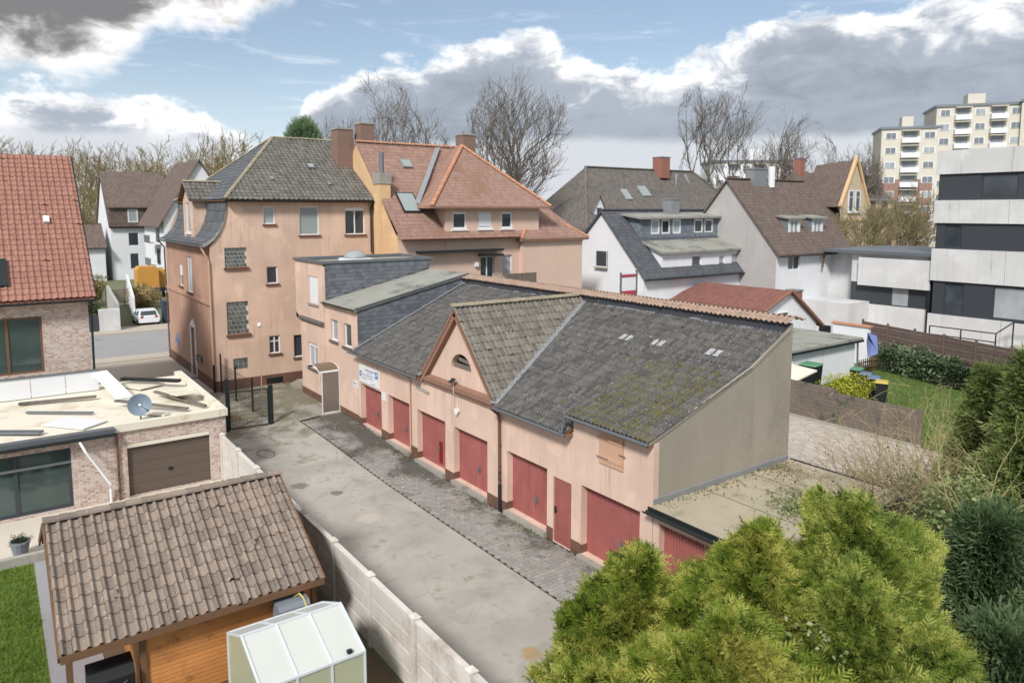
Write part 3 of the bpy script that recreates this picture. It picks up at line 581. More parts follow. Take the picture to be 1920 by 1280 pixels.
# ------------------------------------------------------------------ garage row
SL = .458; ca, sa = math.cos(math.atan(SL)), math.sin(math.atan(SL))
GA = thing('garage_row', (-9.6, 3, 0), 'long peach garage row with red doors under a mossy grey tiled roof', 'garage')
DO = [(-19.05, -16.8, .32, 2.34), (-16.1, -14.05, .3, 2.38), (-13.37, -11.07, .2, 2.32), (-10.4, -8.07, .19, 2.3), (-6.84, -4.6, .19, 2.31), (-2.93, -.47, .12, 2.3)]
SD = (-4.29, -3.39, .01, 2.17, .07)
wall(GA, 'front_wall', PINK, '-Y', 0, -19.3, 0, -.2, 3.84, DO + [SD], .32, [[(-3.32, 3.84), (0, 3.84), (0, 4.42), (-3.32, 4.42)]])
def door_leaf(parent, a0, a1, z0, z1, y, name, label=None):
    """up-and-over door: ribbed steel skin in a flat frame"""
    mb = MB(); n = int((a1 - a0 - .1) / .095); st = (a1 - a0 - .1) / n
    prof = []
    for i in range(n):
        s_ = a0 + .05 + i * st; prof += [(s_, 0), (s_ + st * .62, 0), (s_ + st * .72, .022), (s_ + st * .9, .022)]
    prof.append((a1 - .05, 0))
    for (a, da), (b2, db) in zip(prof, prof[1:]):
        mb.cur = random.random() * .3; mb.face((a, y + da, z0 + .05), (b2, y + db, z0 + .05), (b2, y + db, z1 - .05), (a, y + da, z1 - .05))
    for bx in ((a0, a0 + .05, z0, z1), (a1 - .05, a1, z0, z1), (a0 + .05, a1 - .05, z0, z0 + .05), (a0 + .05, a1 - .05, z1 - .05, z1)): mb.box(bx[0], bx[1], y - .015, y + .03, bx[2], bx[3])
    o = mb.build(name, RED, parent); cx = (a0 + a1) / 2 + .25
    h = MB(); h.box(cx - .06, cx + .06, y - .03, y - .004, z0 + .62, z0 + .86); h.tube([(cx, y - .03, z0 + .74), (cx, y - .08, z0 + .74)], .014, 6); h.bar((cx - .05, y - .08, z0 + .76), (cx + .05, y - .08, z0 + .68), .022); h.build('handle', ZINC, o)
    if label: o['label'] = label
    return o
for i, (a0, a1, z0, z1) in enumerate(DO):
    d_ = door_leaf(GA, a0, a1, z0, z1, .26, 'garage_door', 'garage door with a dark patch of fresh red paint round the handle' if i == 2 else None)
    if i == 2: MB().box(-11.97, -11.72, .237, .243, .35, 1.25).build('repainted_patch', M('fresh_red', srgb(120, 22, 26), rough=.35, var=.2, scale=5), d_)
    part('threshold', CONC, GA, (a0 - .02, a1 + .02, -.16, .3, z0 - .35, z0 - .004))
sd = part('side_door', RED, GA, (-4.27, -3.41, .04, .08, .02, 2.15)); part('handle', DARKM, sd, (-4.2, -4.16, -.02, .038, .98, 1.2), (-4.2, -4.08, -.03, -.01, 1.08, 1.1)); part('hinge', DARKM, sd, (-3.43, -3.39, .02, .038, .5, .62), (-3.43, -3.39, .02, .038, 1.7, 1.82))
edges = [-19.3, -19.05, -16.8, -16.1, -14.05, -13.37, -11.07, -10.4, -8.07, -6.84, -4.6, -4.29, -3.39, -2.93, -.47, 0]
for a, b2 in zip(edges[::2], edges[1::2]): part('plinth', PLINTH, GA, (a, b2, -.022, -.002, -.1, .42 if a > -14 else .62))
for (a0, a1, z0, z1) in DO: part('plinth', PLINTH, GA, (a0 - .002, a0 + .018, .0, .25, z0, z0 + .26))
# rear and end walls
def gpoly(pts, x, flip=False): return [Vector((x, y, z)) for y, z in (pts[::-1] if flip else pts)]
prof = [(0, -.2), (6.2, -.2), (6.2, 7.08), (6.0, 7.0), (4.15, 5.93), (0, 4.44)]
MB().face(*gpoly(prof, 0)).face((0, 6.2, -.2), (-27, 6.2, -.2), (-27, 6.2, 7.08), (0, 6.2, 7.08)).build('end_wall', CEMENT, GA)
vp = [(-.2, 4.44), (4.12, 5.95), (6.0, 6.92), (6.0, 6.82), (4.15, 5.85), (-.2, 4.34)]
MB().extr([Vector((-.02, y, z)) for y, z in vp], (.05, 0, 0)).build('verge_mortar', CEMENT, GA)
part('painted_corner', PINK, GA, (-.05, .012, -.006, .2, 2.6, 4.36))
# roof decks and tiles
def zr(y): return 3.87 + SL * (y + .3)
VL, VR = ((-12.66, -.1, 0), (-6.63, 2.72, 0)), ((-7.22, -.1, 0), (6.63, 2.72, 0))
slab(GA, 'roof_deck', WOODB, [(-19.25, -.28, zr(-.28)), (-9.9, -.28, zr(-.28)), (-9.9, 6.1, zr(6.1)), (-19.25, 6.1, zr(6.1))], .1, [VL])
slab(GA, 'roof_deck', WOODB, [(-10, -.28, zr(-.28)), (-3.34, -.28, zr(-.28)), (-3.34, 6.1, zr(6.1)), (-10, 6.1, zr(6.1))], .1, [VR])
sl2 = .333; c2, s2 = math.cos(math.atan(sl2)), math.sin(math.atan(sl2))
slab(GA, 'roof_deck', WOODB, [(-3.33, -.2, 4.45), (-.01, -.2, 4.45), (-.01, 4.2, 5.915), (-3.33, 4.2, 5.915)], .09)
slab(GA, 'roof_deck', WOODB, [(-3.33, 4.2, zr(4.2)), (-.01, 4.2, zr(4.2)), (-.01, 6.1, zr(6.1)), (-3.33, 6.1, zr(6.1))], .1)
up = (0, ca, sa); Lr = 6.42 / ca
tiles(GA, (-19.25, -.36, zr(-.36) + .01), (1, 0, 0), up, 9.3, Lr, .175, .36, TGREY, .055, 1, [VL])
tiles(GA, (-10., -.36, zr(-.36) + .01), (1, 0, 0), up, 6.66, Lr, .175, .36, TGREY, .055, 1, [VR])
tiles(GA, (-3.34, 4.0, zr(4.0) + .01), (1, 0, 0), up, 3.36, 2.06 / ca, .175, .36, TGREY, .055, 1)
tiles(GA, (-3.36, -.28, 4.45 - .02), (1, 0, 0), (0, c2, s2), 3.42, 4.4 / c2, .175, .36, TGREY, .055, 1)
for x, y in ((-5.6, 4.3), (-5.3, 4.3), (-4.1, 4.35), (-3.8, 4.35), (-1.75, 4.4), (-1.45, 4.4)):      # six pale glass tiles
    MB().obox((x, y, zr(y) + .075), (1, 0, 0), (0, ca, sa), (0, -sa, ca), .1, .17, .012).build('glass_tile', M('faint_glass', srgb(168, 170, 170), rough=.3, bump=0), GA)
# rear parapet with a bitumen face and a tiled coping
part('parapet_face', BLACKF, GA, (-19.9, -.06, 5.98, 6.18, 6.6, 7.06))
tiles(GA, (-20.6, 5.86, 7.07), (1, 0, 0), (0, .96, .28), 20.62, .52, .2, .26, COPING, .05, 1, name='coping_tiles', jit=.01)
tiles(GA, (.02, 6.86, 7.09), (-1, 0, 0), (0, -.96, .28), 20.7, .5, .2, .25, COPING, .05, 1, name='coping_tiles', jit=.01)
fl = MB()
for i in range(46):
    x = -19.6 + i * .43; fl.obox((x, 5.97 + random.uniform(-.01, .005), 6.78 + random.uniform(-.05, .04)), (1, 0, 0), (0, ca, sa), (0, -sa, ca), .2 + random.uniform(-.05, .05), .09, .012)
fl.build('mortar_flashing', LEAD, GA, (), 'stuff')
# cross gable over the middle doors
DX, DZ, DW = -9.94, 7.0, 2.7; gs = (DZ - 3.95) / DW; cg, sg = math.cos(math.atan(gs)), math.sin(math.atan(gs))
N_ = 14; arc = [(-9.84 + .72 * math.cos(math.pi * k / N_), 4.62 + .6 * math.sin(math.pi * k / N_)) for k in range(N_ + 1)]
outer = [(-12.62, 3.84), (-7.26, 3.84), (DX, 6.86)]
tes = geometry.tessellate_polygon([[Vector((*q, 0)) for q in outer], [Vector((*q, 0)) for q in arc]]); allp = outer + arc; gm = MB()
for t in tes:
    q = [Vector((allp[i][0], 0, allp[i][1])) for i in t]
    if (q[1] - q[0]).cross(q[2] - q[0]).y > 0: q.reverse()
    gm.face(*q)
for (a, z), (a2, z2) in zip(arc, arc[1:] + arc[:1]): gm.face((a, 0, z), (a2, 0, z2), (a2, .3, z2), (a, .3, z))
gm.build('gable_wall', PINK, GA)
part('vent_dark_sheet', BLACK, GA, (-10.6, -9.1, .28, .3, 4.5, 5.3)); vb = part('vent_board', WOODG, GA, (-10.52, -9.16, .1, .16, 4.63, 4.8)); MB().bar((-10.2, .14, 4.98), (-9.3, .14, 4.9), .05, .12).build('board', WOODG, vb)  # black sheet closes the recess; the loft's darkness is put into its colour
rk = Vector((DX, -.02, DZ - .02))
for sgn in (-1, 1):
    e = Vector((DX + sgn * (DW + .12), -.02, 3.84)); dr = (rk - e).normalized(); nn = Vector((-dr.z * sgn, 0, dr.x * sgn)); nn = nn if nn.z > 0 else -nn
    mb = MB(); mb.obox((rk + e) / 2 - nn * .13 + Vector((0, -.1, 0)), dr, nn, (0, 1, 0), (rk - e).length / 2, .13, .1); mb.obox((rk + e) / 2 - nn * .05 + Vector((0, -.17, 0)), dr, nn, (0, 1, 0), (rk - e).length / 2, .045, .06); mb.build('bargeboard', TRIM, GA)
MB().box(-12.75, -7.13, -.2, -.003, 3.78, 3.95).box(-12.72, -7.16, -.13, -.002, 3.66, 3.778).extr([(-12.7, -.19, 3.952), (-12.7, -.004, 3.952), (-12.7, -.004, 4.04)], (5.52, 0, 0)).build('gable_moulding', TRIM, GA)
for sgn in (1, -1):                                # tiled slopes of the cross gable
    O = Vector((DX + sgn * (DW + .1), -.28 if sgn > 0 else 6.9, DZ - gs * (DW + .1))); u = Vector((0, sgn, 0)); v = Vector((-sgn * cg, 0, sg))
    cl = [(VR[0], (-VR[1][0], -VR[1][1], 0))] if sgn > 0 else [(VL[0], (-VL[1][0], -VL[1][1], 0))]
    slab(GA, 'roof_deck', WOODB, [O + v * 0, O + u * 7.1, O + u * 7.1 + v * ((DW + .1) / cg), O + v * ((DW + .1) / cg)][::sgn], .08, cl)
    tiles(GA, O + v * -.03 + Vector((0, 0, .015)), u, v, 7.04, (DW + .1) / cg, .22, .33, TDORM, .06, 1, cl, single=sgn > 0)
ridge_caps(GA, (DX, -.3, DZ + .08), (DX, 6.35, DZ + .08), .13, .36)
for sgn in (1, -1):
    a, b2 = Vector((DX + sgn * 2.74, -.32, zr(-.32) + .1)), Vector((DX + sgn * .12, 6.28, zr(6.28) + .1)); dr = (b2 - a).normalized(); sd_ = dr.cross(Vector((0, 0, 1))).normalized()
    MB().obox((a + b2) / 2, dr, sd_, sd_.cross(dr), (b2 - a).length / 2, .17, .012).build('valley_flashing', LEAD, GA)
# gutters and downpipes
gutter(GA, (-19.5, -.44, 3.86), (-12.72, -.44, 3.86)); gutter(GA, (-7.2, -.44, 3.86), (-3.3, -.44, 3.86)); gutter(GA, (-3.4, -.36, 4.43), (.06, -.36, 4.43))
part('eaves_board', TRIM, GA, (-19.3, -12.75, -.3, -.005, 3.72, 3.82), (-7.1, -3.33, -.3, -.005, 3.72, 3.82)); part('eaves_board', TRIM, GA, (-3.3, .0, -.22, -.005, 4.28, 4.4))
MB().tube([(-3.32, -.36, 4.4), (-3.32, -.38, 4.22), (-3.36, -.42, 4.0), (-3.36, -.44, 3.9)], .04, 8).build('swan_neck', ZINC, GA)
MB().tube([(-13.86, -.44, 3.8), (-13.86, -.08, 3.55), (-13.86, -.07, .3)], .035, 8).build('downpipe', PEACHP, GA)
dp = MB().tube([(-7.16, -.44, 3.8), (-7.16, -.12, 3.5), (-7.16, -.1, 1.0)], .05, 10).build('downpipe', RUSTY, GA); MB().tube([(-7.16, -.1, 1.02), (-7.16, -.1, .02)], .062, 10).build('cast_iron_foot', DARKM, dp)
MB().tube([(-7.3, -.05, 3.6), (-7.3, -.05, .8)], .018, 6).build('cable_pipe', RUSTY, GA)
for z in (1.4, 2.4, 3.3): MB().tube([(-7.16, -.1, z), (-7.16, -.1, z + .04)], .058, 10).build('pipe_clip', DARKM, GA)
hb = part('loft_hatch', HATCH, GA, *[(-2.12 + k * .166, -2.12 + k * .166 + .16, -.045, -.004, 3.25, 4.2) for k in range(6)])
part('batten', HATCH, hb, (-2.12, -1.14, -.07, -.047, 3.4, 3.5), (-2.12, -1.14, -.07, -.047, 3.96, 4.06)); part('hinge', ZINC, hb, (-2.2, -1.7, -.08, -.072, 3.43, 3.46), (-2.2, -1.7, -.08, -.072, 4.0, 4.03), (-1.25, -1.0, -.08, -.072, 3.7, 3.73))
MB().bar((-13.4, -.02, 3.28), (-12.3, -.02, 3.2), .03, .12).build('wall_stain_ledge', CONC, GA)
# flat-roofed end garage
AN = thing('end_garage', (1.8, 3, 0), 'low flat-roofed end garage with mossy felt roof beside the cement wall', 'garage')
wall(AN, 'front_wall', PINK, '-Y', .02, .002, 3.5, -.2, 2.5, [(.24, 2.6, .1, 2.2)], .3)
door_leaf(AN, .24, 2.6, .1, 2.2, .24, 'garage_door')
MB().face((3.5, .02, -.2), (3.5, 6.2, -.2), (3.5, 6.2, 2.5), (3.5, .02, 2.5)).face((3.5, 6.2, -.2), (0, 6.2, -.2), (0, 6.2, 2.5), (3.5, 6.2, 2.5)).build('side_wall', CONC, AN)
part('roof_slab', CONC, AN, (.004, 3.72, -.18, 6.36, 2.5, 2.62))
for k in range(6):
    y0, y1 = -.16 + k * 1.085, -.16 + (k + 1) * 1.085 + .06; h = .012 + .004 * (k % 2)
    MB().mesh([(.01, y0, 2.63 + h), (3.7, y0, 2.63 + h), (3.7, y1, 2.622 + h), (.01, y1, 2.622 + h), (.01, y0, 2.61), (3.7, y0, 2.61), (3.7, y1, 2.6), (.01, y1, 2.6)], [(0, 1, 2, 3), (4, 5, 1, 0), (6, 7, 3, 2), (5, 6, 2, 1)]).build('felt_sheet', FELTB, AN)
for k in range(1, 6): y0 = -.16 + k * 1.085 + .05; MB().mesh([(.02 + .35 * i, y0 + .012 * math.sin(i * 2.3 + k) + dy, 2.645) for i in range(11) for dy in (-.014, .014)], [(2 * i, 2 * i + 2, 2 * i + 3, 2 * i + 1) for i in range(10)]).build('bitumen_seam', BLACKF, AN)
MB().extr([(.02, 0, 2.65), (.02, 0, 2.80), (.005, 0, 2.82), (.005, 0, 2.62)], (0, 6.2, 0)).build('wall_flashing', LEAD, AN)
gutter(AN, (-.05, -.28, 2.56), (3.6, -.28, 2.56), .08, DARKM); part('edge_trim', DARKM, AN, (3.7, 3.76, -.2, 6.4, 2.52, 2.67), (.0, 3.76, 6.34, 6.4, 2.52, 2.67), (0, 3.7, -.2, -.16, 2.56, 2.66))
MB().tube([(3.3, 5.2, 2.6), (3.3, 5.2, 3.25)], .02, 6).build('vent_rod', RUSTY, AN)

# ------------------------------------------------------------------ slate-clad annex
SX = thing('slate_annex', (-23, 3, .3), 'two-step annex with slate-clad sides and felt roofs', 'annex')
wall(SX, 'lower_wall', PINK, '-Y', 0, -23.3, -19.302, -.1, 5.86, [(-22.68, -21.76, 3.93, 5.03), (-21.0, -20.05, 3.85, 5.03), (-23.2, -22.0, .36, 2.36)], .2)
window(SX, '-Y', 0, -22.68, -21.76, 3.93, 5.03, .16, mull=1, sill=SILLG, pane=GLC); window(SX, '-Y', 0, -21.0, -20.05, 3.85, 5.03, .16, mull=1, sill=SILLG)
ed = part('entrance_door', WHITE, SX, (-23.18, -22.02, .12, .18, .38, 2.34)); part('pane', GLC, ed, (-23.0, -22.2, .1, .118, .8, 2.2))
wall(SX, 'tower_wall', PINK, '-Y', -.15, -26.7, -23.3, -.1, 4.6, [(-25.69, -24.28, 2.02, 3.41)], .2)
wall(SX, 'tower_wall', PINK, '-Y', -.15, -27.4, -23.3, 4.6, 7.84, [(-25.3, -23.95, 5.64, 7.1)], .2, [[(-27.4, 4.9), (-27.4, 4.6), (-26.7, 4.599)]])
window(SX, '-Y', -.15, -25.69, -24.28, 2.02, 3.41, .15, mull=2, sill=SILLG, pane=GLC, blind=.14); window(SX, '-Y', -.15, -25.3, -23.95, 5.64, 7.1, .13, mull=1, sill=CONC, blind=.96)
MB().face((-23.3, -.15, -.1), (-23.3, 0.02, -.1), (-23.3, .02, 7.84), (-23.3, -.15, 7.84)).face((-26.7, 6.2, -.1), (-26.7, -.15, -.1), (-26.7, -.15, 4.6), (-26.7, 6.2, 4.6)).face((-27.4, 6.2, 4.6), (-27.4, -.15, 4.6), (-27.4, -.15, 7.84), (-27.4, 6.2, 7.84)).build('side_wall', PINK, SX)
MB().extr([(-26.75, -.32, 4.62), (-26.75, -.152, 4.5), (-26.75, -.152, 4.78), (-26.75, -.3, 4.72)], (3.5, 0, 0)).build('ledge', SILLG, SX)
part('plinth', PLINTH, SX, (-26.72, -23.28, -.175, -.152, -.1, .72), (-22.0, -19.3, -.025, -.003, -.1, .66))
def zl(y): return 5.92 + .218 * y
MB().face((-23.3, 0, 0), (-23.3, 6.2, 0), (-23.3, 6.2, 7.84), (-23.3, 0, 7.84)).build('boarding', WOODB, SX); MB().face((-19.3, .0, 0), (-19.3, 6.2, 0), (-19.3, 6.2, zl(6.2) - .1), (-19.3, 0, zl(0) - .1)).build('boarding', WOODB, SX)
sh = [(0, 0), (.2, -.02), (.3, .06), (.31, .28), (0, .28)]
def shingle_mesh():
    vs = [(.012 + (.018 if z < .1 else 0), a, z) for a, z in sh] + [(0, a, z) for a, z in sh]; n = 5
    me = bpy.data.meshes.new('shingle'); me.from_pydata(vs, [], [tuple(range(n)), *[(i, n + i, n + (i + 1) % n, (i + 1) % n) for i in range(n)]]); me.materials.append(SLATE); return me
shm = shingle_mesh()
def clad(x, y0, y1, zlo, zhi):
    mb = MB(); j = 0; z = zlo(y0) - .1
    while z < max(zhi(y0), zhi(y1)):
        y = y0 - .3 + (.14 if j % 2 else 0)
        while y < y1 - .02:
            yc = y + .15
            if zlo(yc) - .12 < z and z + .26 < zhi(yc) and y > y0 - .06 and y + .3 < y1 + .06:
                o = link('shingle', shm, SX); o.location = Vector((x + .004 + .002 * random.random(), y, z)) - org(SX); o.rotation_euler = (random.uniform(-.02, .02), 0, 0)
            y += .29
        z += .21; j += 1
    bp = MB(); bp.face((x + .004, y0, zlo(y0)), (x + .004, y1, zlo(y1)), (x + .004, y1, zhi(y1)), (x + .004, y0, zhi(y0))); bp.build('slate_backing', SLATE, SX)
clad(-23.3, .02, 6.2, lambda y: zl(y) + .03, lambda y: 7.82); clad(-19.3, .02, 6.0, lambda y: zr(y) + .12, lambda y: zl(y) - .06)
part('roof_deck', FELT, SX, (-27.4, -23.3, -.1, 6.4, 7.7, 7.8))
for bx in ((-27.48, -23.22, -.24, -.08), (-27.48, -23.22, 6.3, 6.46)): part('roof_edge', ZINC, SX, (*bx, 7.84, 7.98))
for bx in ((-27.48, -27.32), (-23.36, -23.22)): part('roof_edge', ZINC, SX, (*bx, -.08, 6.3, 7.838, 7.978))
MB().extr([(-23.29, -.16, zl(-.16)), (-19.2, -.16, zl(-.16)), (-19.2, -.16, zl(-.16) - .1), (-23.29, -.16, zl(-.16) - .1)], (0, 6.5, .218 * 6.5)).build('lower_roof', FELT, SX)
for k in range(5): MB().obox((-21.25, .6 + k * 1.28, zl(.6 + k * 1.28) + .006), (1, 0, 0), (0, 1, .218), (0, -.218, 1), 2.03, .6 + .02 * (k % 2), .006).build('felt_sheet', FELT, SX)
gutter(SX, (-23.35, -.24, 5.86), (-19.2, -.24, 5.86), .06, DARKM); MB().bar((-19.2, -.15, zl(-.15) + .02), (-19.2, 6.3, zl(6.3) + .02), .07, .06).build('verge_trim', ZINC, SX)
MB().bar((-19.24, -.2, zr(-.2) + .1), (-19.24, 6.1, zr(6.1) + .1), .22, .03).build('flashing', LEAD, SX)
dm = MB(); dm.lathe((-25.3, 2.6, 7.95), [(.62, 0), (.62, .12), (.6, .14), (.52, .26), (.34, .36), (.12, .41), (.02, .42)], 20); dmo = dm.build('dome_skylight', FROST, SX, smooth=True); part('dome_kerb', WHITE, dmo, (-26.0, -24.6, 1.9, 3.3, 7.8, 7.95))
CN = thing('door_canopy', (-22.4, -.5, 2.2), 'arched bronze canopy with white side screen at the annex door', 'canopy')
cv = []; K = 10
for k in range(K + 1):
    t = math.pi * (.1 + .8 * k / K); cv.append((-22.5 - .85 * math.cos(t), 2.4 + .34 * math.sin(t)))
mb = MB()
for (x0, z0), (x1, z1) in zip(cv, cv[1:]): mb.extr([(x0, -1.1, z0), (x1, -1.1, z1), (x1, -1.1, z1 + .02), (x0, -1.1, z0 + .02)], (0, 1.09, 0))
mb.build('canopy_roof', M('bronze_sheet', srgb(112, 100, 84), rough=.3, var=.15, bump=0), CN)
fr = MB(); fr.tube([(x, -1.1, z + .01) for x, z in cv], .02, 6); fr.tube([(x, -.02, z + .01) for x, z in cv], .02, 6); fr.bar((cv[-1][0], -1.1, cv[-1][1]), (cv[-1][0], -.02, cv[-1][1]), .06); fr.bar((cv[0][0], -1.1, cv[0][1]), (cv[0][0], -.02, cv[0][1]), .06); fr.build('canopy_frame', WHITE, CN)
ps = MB()
for a, b2 in (((-21.65, -.95, .36), (-21.65, -.95, 2.5)), ((-21.65, -.04, .36), (-21.65, -.04, 2.5)), ((-21.65, -.95, .38), (-21.65, -.04, .38)), ((-21.65, -.95, 2.48), (-21.65, -.04, 2.48))): ps.bar(a, b2, .04)
po = ps.build('side_screen', WHITE, CN); part('pane', GLASS('smoked_glass', srgb(112, 104, 98), .15), po, (-21.66, -21.64, -.92, -.07, .41, 2.45)); part('doorstep', CONC, CN, (-22.6, -21.4, -1.1, -.01, .1, .36))

# ------------------------------------------------------------------ three-storey house
HO = thing('corner_house', (-37.3, 1.2, 0), 'tall peach three-storey house with grey hipped roof at the yard end', 'house')
HX, HY0, HY1 = -31., -3.85, 6.35
mp = [(-3.85, 8.55), (-3.62, 8.78), (-3.3, 9.2), (-3.05, 9.75), (-2.88, 10.4), (-2.75, 11.2)]
Wn = [(-.71, -.03, 9.8, 10.85), (1.47, 2.72, 9.1, 10.86), (4.45, 5.8, 9.08, 10.8), (-3.04, -1.78, 7.29, 8.44), (-.65, .02, 6.2, 7.24), (-3.05, -1.81, 3.32, 5.25), (-.64, .02, 1.91, 3.01), (.87, 1.6, 1.51, 2.92), (-2.8, -1.95, 1.19, 1.85)]
wall(HO, 'yard_wall', PEACH, '+X', HX, HY0, HY1, -.3, 8.55, [h for h in Wn if h[2] < 8], .16)
wall(HO, 'yard_wall', PEACH, '+X', HX, -2.75, HY1, 8.55, 11.2, [h for h in Wn if h[2] > 8], .16, [[(-3.85, 8.55), (-2.75, 8.55), (-2.75, 11.2)] + mp[-2:0:-1]])
window(HO, '+X', HX, *Wn[0], .12, mull=1, pane=GLC); window(HO, '+X', HX, *Wn[1], .1, mull=1, pane=FROST); window(HO, '+X', HX, *Wn[2], .12, mull=2, pane=GL, blind=.12)
window(HO, '+X', HX, *Wn[4], .12, mull=1); window(HO, '+X', HX, *Wn[6], .12, mull=2, trans=True); window(HO, '+X', HX, *Wn[7], .14, mull=1, pane=GL, sill=SILLG)
glass_blocks(HO, '+X', HX, *Wn[3], 6, 5); glass_blocks(HO, '+X', HX, *Wn[5], 5, 7); glass_blocks(HO, '+X', HX, *Wn[8], 3, 2, None)
SW = [(-37.15, -35.75, 5.4, 7.7), (-39.5, -38.5, 5.6, 7.05), (-36.75, -35.6, .1, 3.1)]
wall(HO, 'street_side_wall', BROWNR, '-Y', HY0, -43.6, HX, -1., 8.55, SW, .2)
window(HO, '-Y', HY0, *SW[0], .12, mull=2, pane=GLC); window(HO, '-Y', HY0, *SW[1], .12, mull=1, blind=.5)
dr_ = part('front_door', WHITE, HO, (-36.73, -35.62, -3.72, -3.66, .12, 3.08)); part('pane', GLC, dr_, (-36.5, -35.9, -3.735, -3.722, 1.3, 2.7))
MB().box(-36.95, -36.75, -3.9, -3.852, .1, 3.2).box(-35.6, -35.4, -3.9, -3.852, .1, 3.2).extr([(-36.95, -3.9, 3.2), (-35.4, -3.9, 3.2), (-35.7, -3.9, 3.5), (-36.17, -3.9, 3.72), (-36.65, -3.9, 3.5)], (0, .046, 0)).build('door_surround', WHITE, HO)
part('door_step', CONC, HO, (-37, -35.4, -4.5, -3.86, -.2, .1)); part('string_course', BROWNR, HO, (-43.6, HX - .01, -3.96, -3.852, 5.08, 5.26))
part('mailbox', ZINC, HO, (-35.2, -34.85, -4.0, -3.852, 1.25, 1.6)); part('mailbox', DARKM, HO, (-34.75, -34.4, -4.0, -3.852, 1.25, 1.6)); part('mailbox', ZINC, HO, (-34.3, -33.95, -4.0, -3.852, 1.25, 1.6))
GRAF = M('blue_spray', srgb(96, 130, 176), var=.3, scale=4); gf = MB()
for k in range(7): gf.obox((-41.6 + .16 * k, -3.856, 1.6 + .3 * math.sin(k * 2.1)), (math.cos(k), 0, math.sin(k)), (-math.sin(k), 0, math.cos(k)), (0, 1, 0), .32, .09, .002 + .0006 * k)
gf.build('spray_tag', GRAF, HO)
part('plinth', PLINTH, HO, (HX + .002, HX + .03, HY0 - .03, HY1, -.3, .62), (-43.6, HX + .03, HY0 - .03, HY0 - .002, -1., .62))
MB().face((-43.6, HY1, -1), (-43.6, HY0, -1), (-43.6, HY0, 8.55), (-43.6, -2.75, 11.2), (-43.6, HY1, 11.2)).face((HX, HY1, 0), (-43.6, HY1, 0), (-43.6, HY1, 11.2), (-37.3, HY1, 15.3), (HX, HY1, 11.2)).build('rear_wall', PEACH, HO)
part('cellar_window', BLACK, HO, (HX + .03, HX + .045, -.9, .1, .08, .42)); part('bar', DARKM, HO, *[(HX + .045, HX + .06, -.85 + k * .15, -.83 + k * .15, .08, .42) for k in range(7)])
# main hipped roof, ridge parallel to the yard wall
RX, RZ, RY = -37.3, 15.5, 2.0; ex, ey, ez = -30.62, -3.0, 11.25
h1 = (Vector((ex, ey, ez)), Vector((RX, RY, RZ))); h2 = (Vector((2 * RX - ex, ey, ez)), Vector((RX, RY, RZ)))
def vplane(a, b2, keep):                          # upright plane through a-b, keeping the side of keep
    d_ = (b2 - a); n_ = Vector((-d_.y, d_.x, 0)).normalized(); return (tuple(a), tuple(n_ if (Vector(keep) - a).dot(n_) > 0 else -n_))
yv = Vector((0, 1, 0)); v1 = Vector((RX - ex, 0, RZ - ez)); v2 = Vector((0, RY - ey, RZ - ez)); c1_ = [vplane(*h1, (ex, 6, 0))]; cl2 = [vplane(*h1, (RX, ey, 0)), vplane(*h2, (RX, ey, 0))]
slab(HO, 'roof_deck', WOODB, [h1[0], (ex, HY1, ez), (RX, HY1, RZ), h1[1]], .1); slab(HO, 'roof_deck', WOODB, [h2[0], h1[0], h1[1]], .1); slab(HO, 'roof_deck', RDARK, [(2 * RX - ex, HY1, ez), h2[0], h1[1], (RX, HY1, RZ)], .1)
tiles(HO, (ex + .04, ey, ez + .0), yv, v1, HY1 - ey + .05, v1.length, .3, .36, THOUSE, .05, 1, c1_)
tiles(HO, (2 * RX - ex, ey - .04, ez), (1, 0, 0), v2, 2 * (ex - RX), v2.length, .3, .36, TSLATE, .025, 1, cl2)
ridge_caps(HO, h1[0] + Vector((0, 0, .07)), h1[1] + Vector((0, 0, .08)), .13, .36); ridge_caps(HO, (RX, RY, RZ + .08), (RX, HY1, RZ + .08), .13, .38); ridge_caps(HO, h2[0] + Vector((0, 0, .07)), h2[1] + Vector((0, 0, .08)), .13, .4)
gutter(HO, (ex + .1, ey - .05, ez - .05), (ex + .1, HY1 + .1, ez - .05), .08, DARKM); part('eaves_soffit', TRIM, HO, (HX, ex, ey + .2, HY1, ez - .14, ez - .1))
sv = MB().obox(Vector((ex, 3.4, ez)) + v1 * .5 + Vector((0, 0, .12)), yv, v1, yv.cross(v1), .22, .28, .07).build('roof_hatch', ZINC, HO); MB().obox(Vector((ex, 3.4, ez)) + v1 * .5 + Vector((.02, 0, .2)), yv, v1, yv.cross(v1), .17, .22, .012).build('pane', FROST, sv)
for y, t in ((.35, .28), (3.9, .22)): MB().obox(Vector((ex, y, ez)) + v1 * t + Vector((0, 0, .13)), yv, v1, yv.cross(v1), .1, .14, .07).build('vent_tile', LEAD, HO)
# flared mansard on the street side with its dormer
mpo = [(-4.25, 8.62), (-3.95, 8.74), (-3.62, 9.0), (-3.3, 9.42), (-3.05, 9.95), (-2.9, 10.6), (-2.85, 11.22)]
for (y0, z0), (y1, z1) in zip(mpo, mpo[1:]):
    v_ = Vector((0, y1 - y0, z1 - z0)); tiles(HO, (-43.8, y0, z0), (1, 0, 0), v_, 12.86, v_.length, .3, v_.length, TSLATE, .02, 1, name='mansard_tiles')
vg = MB(); 
for (y0, z0), (y1, z1) in zip(mpo, mpo[1:]): vg.extr([(HX - .02, y0, z0 - .12), (HX - .02, y1, z1 - .12), (HX - .02, y1 + .02, z1 + .06), (HX - .02, y0 + .02, z0 + .06)], (.12, 0, 0))
vg.build('curved_bargeboard', CONC, HO); gutter(HO, (-43.8, -4.33, 8.6), (HX + .1, -4.33, 8.6), .09); part('mansard_soffit', TRIM, HO, (-43.6, HX, -4.2, HY0, 8.46, 8.55))
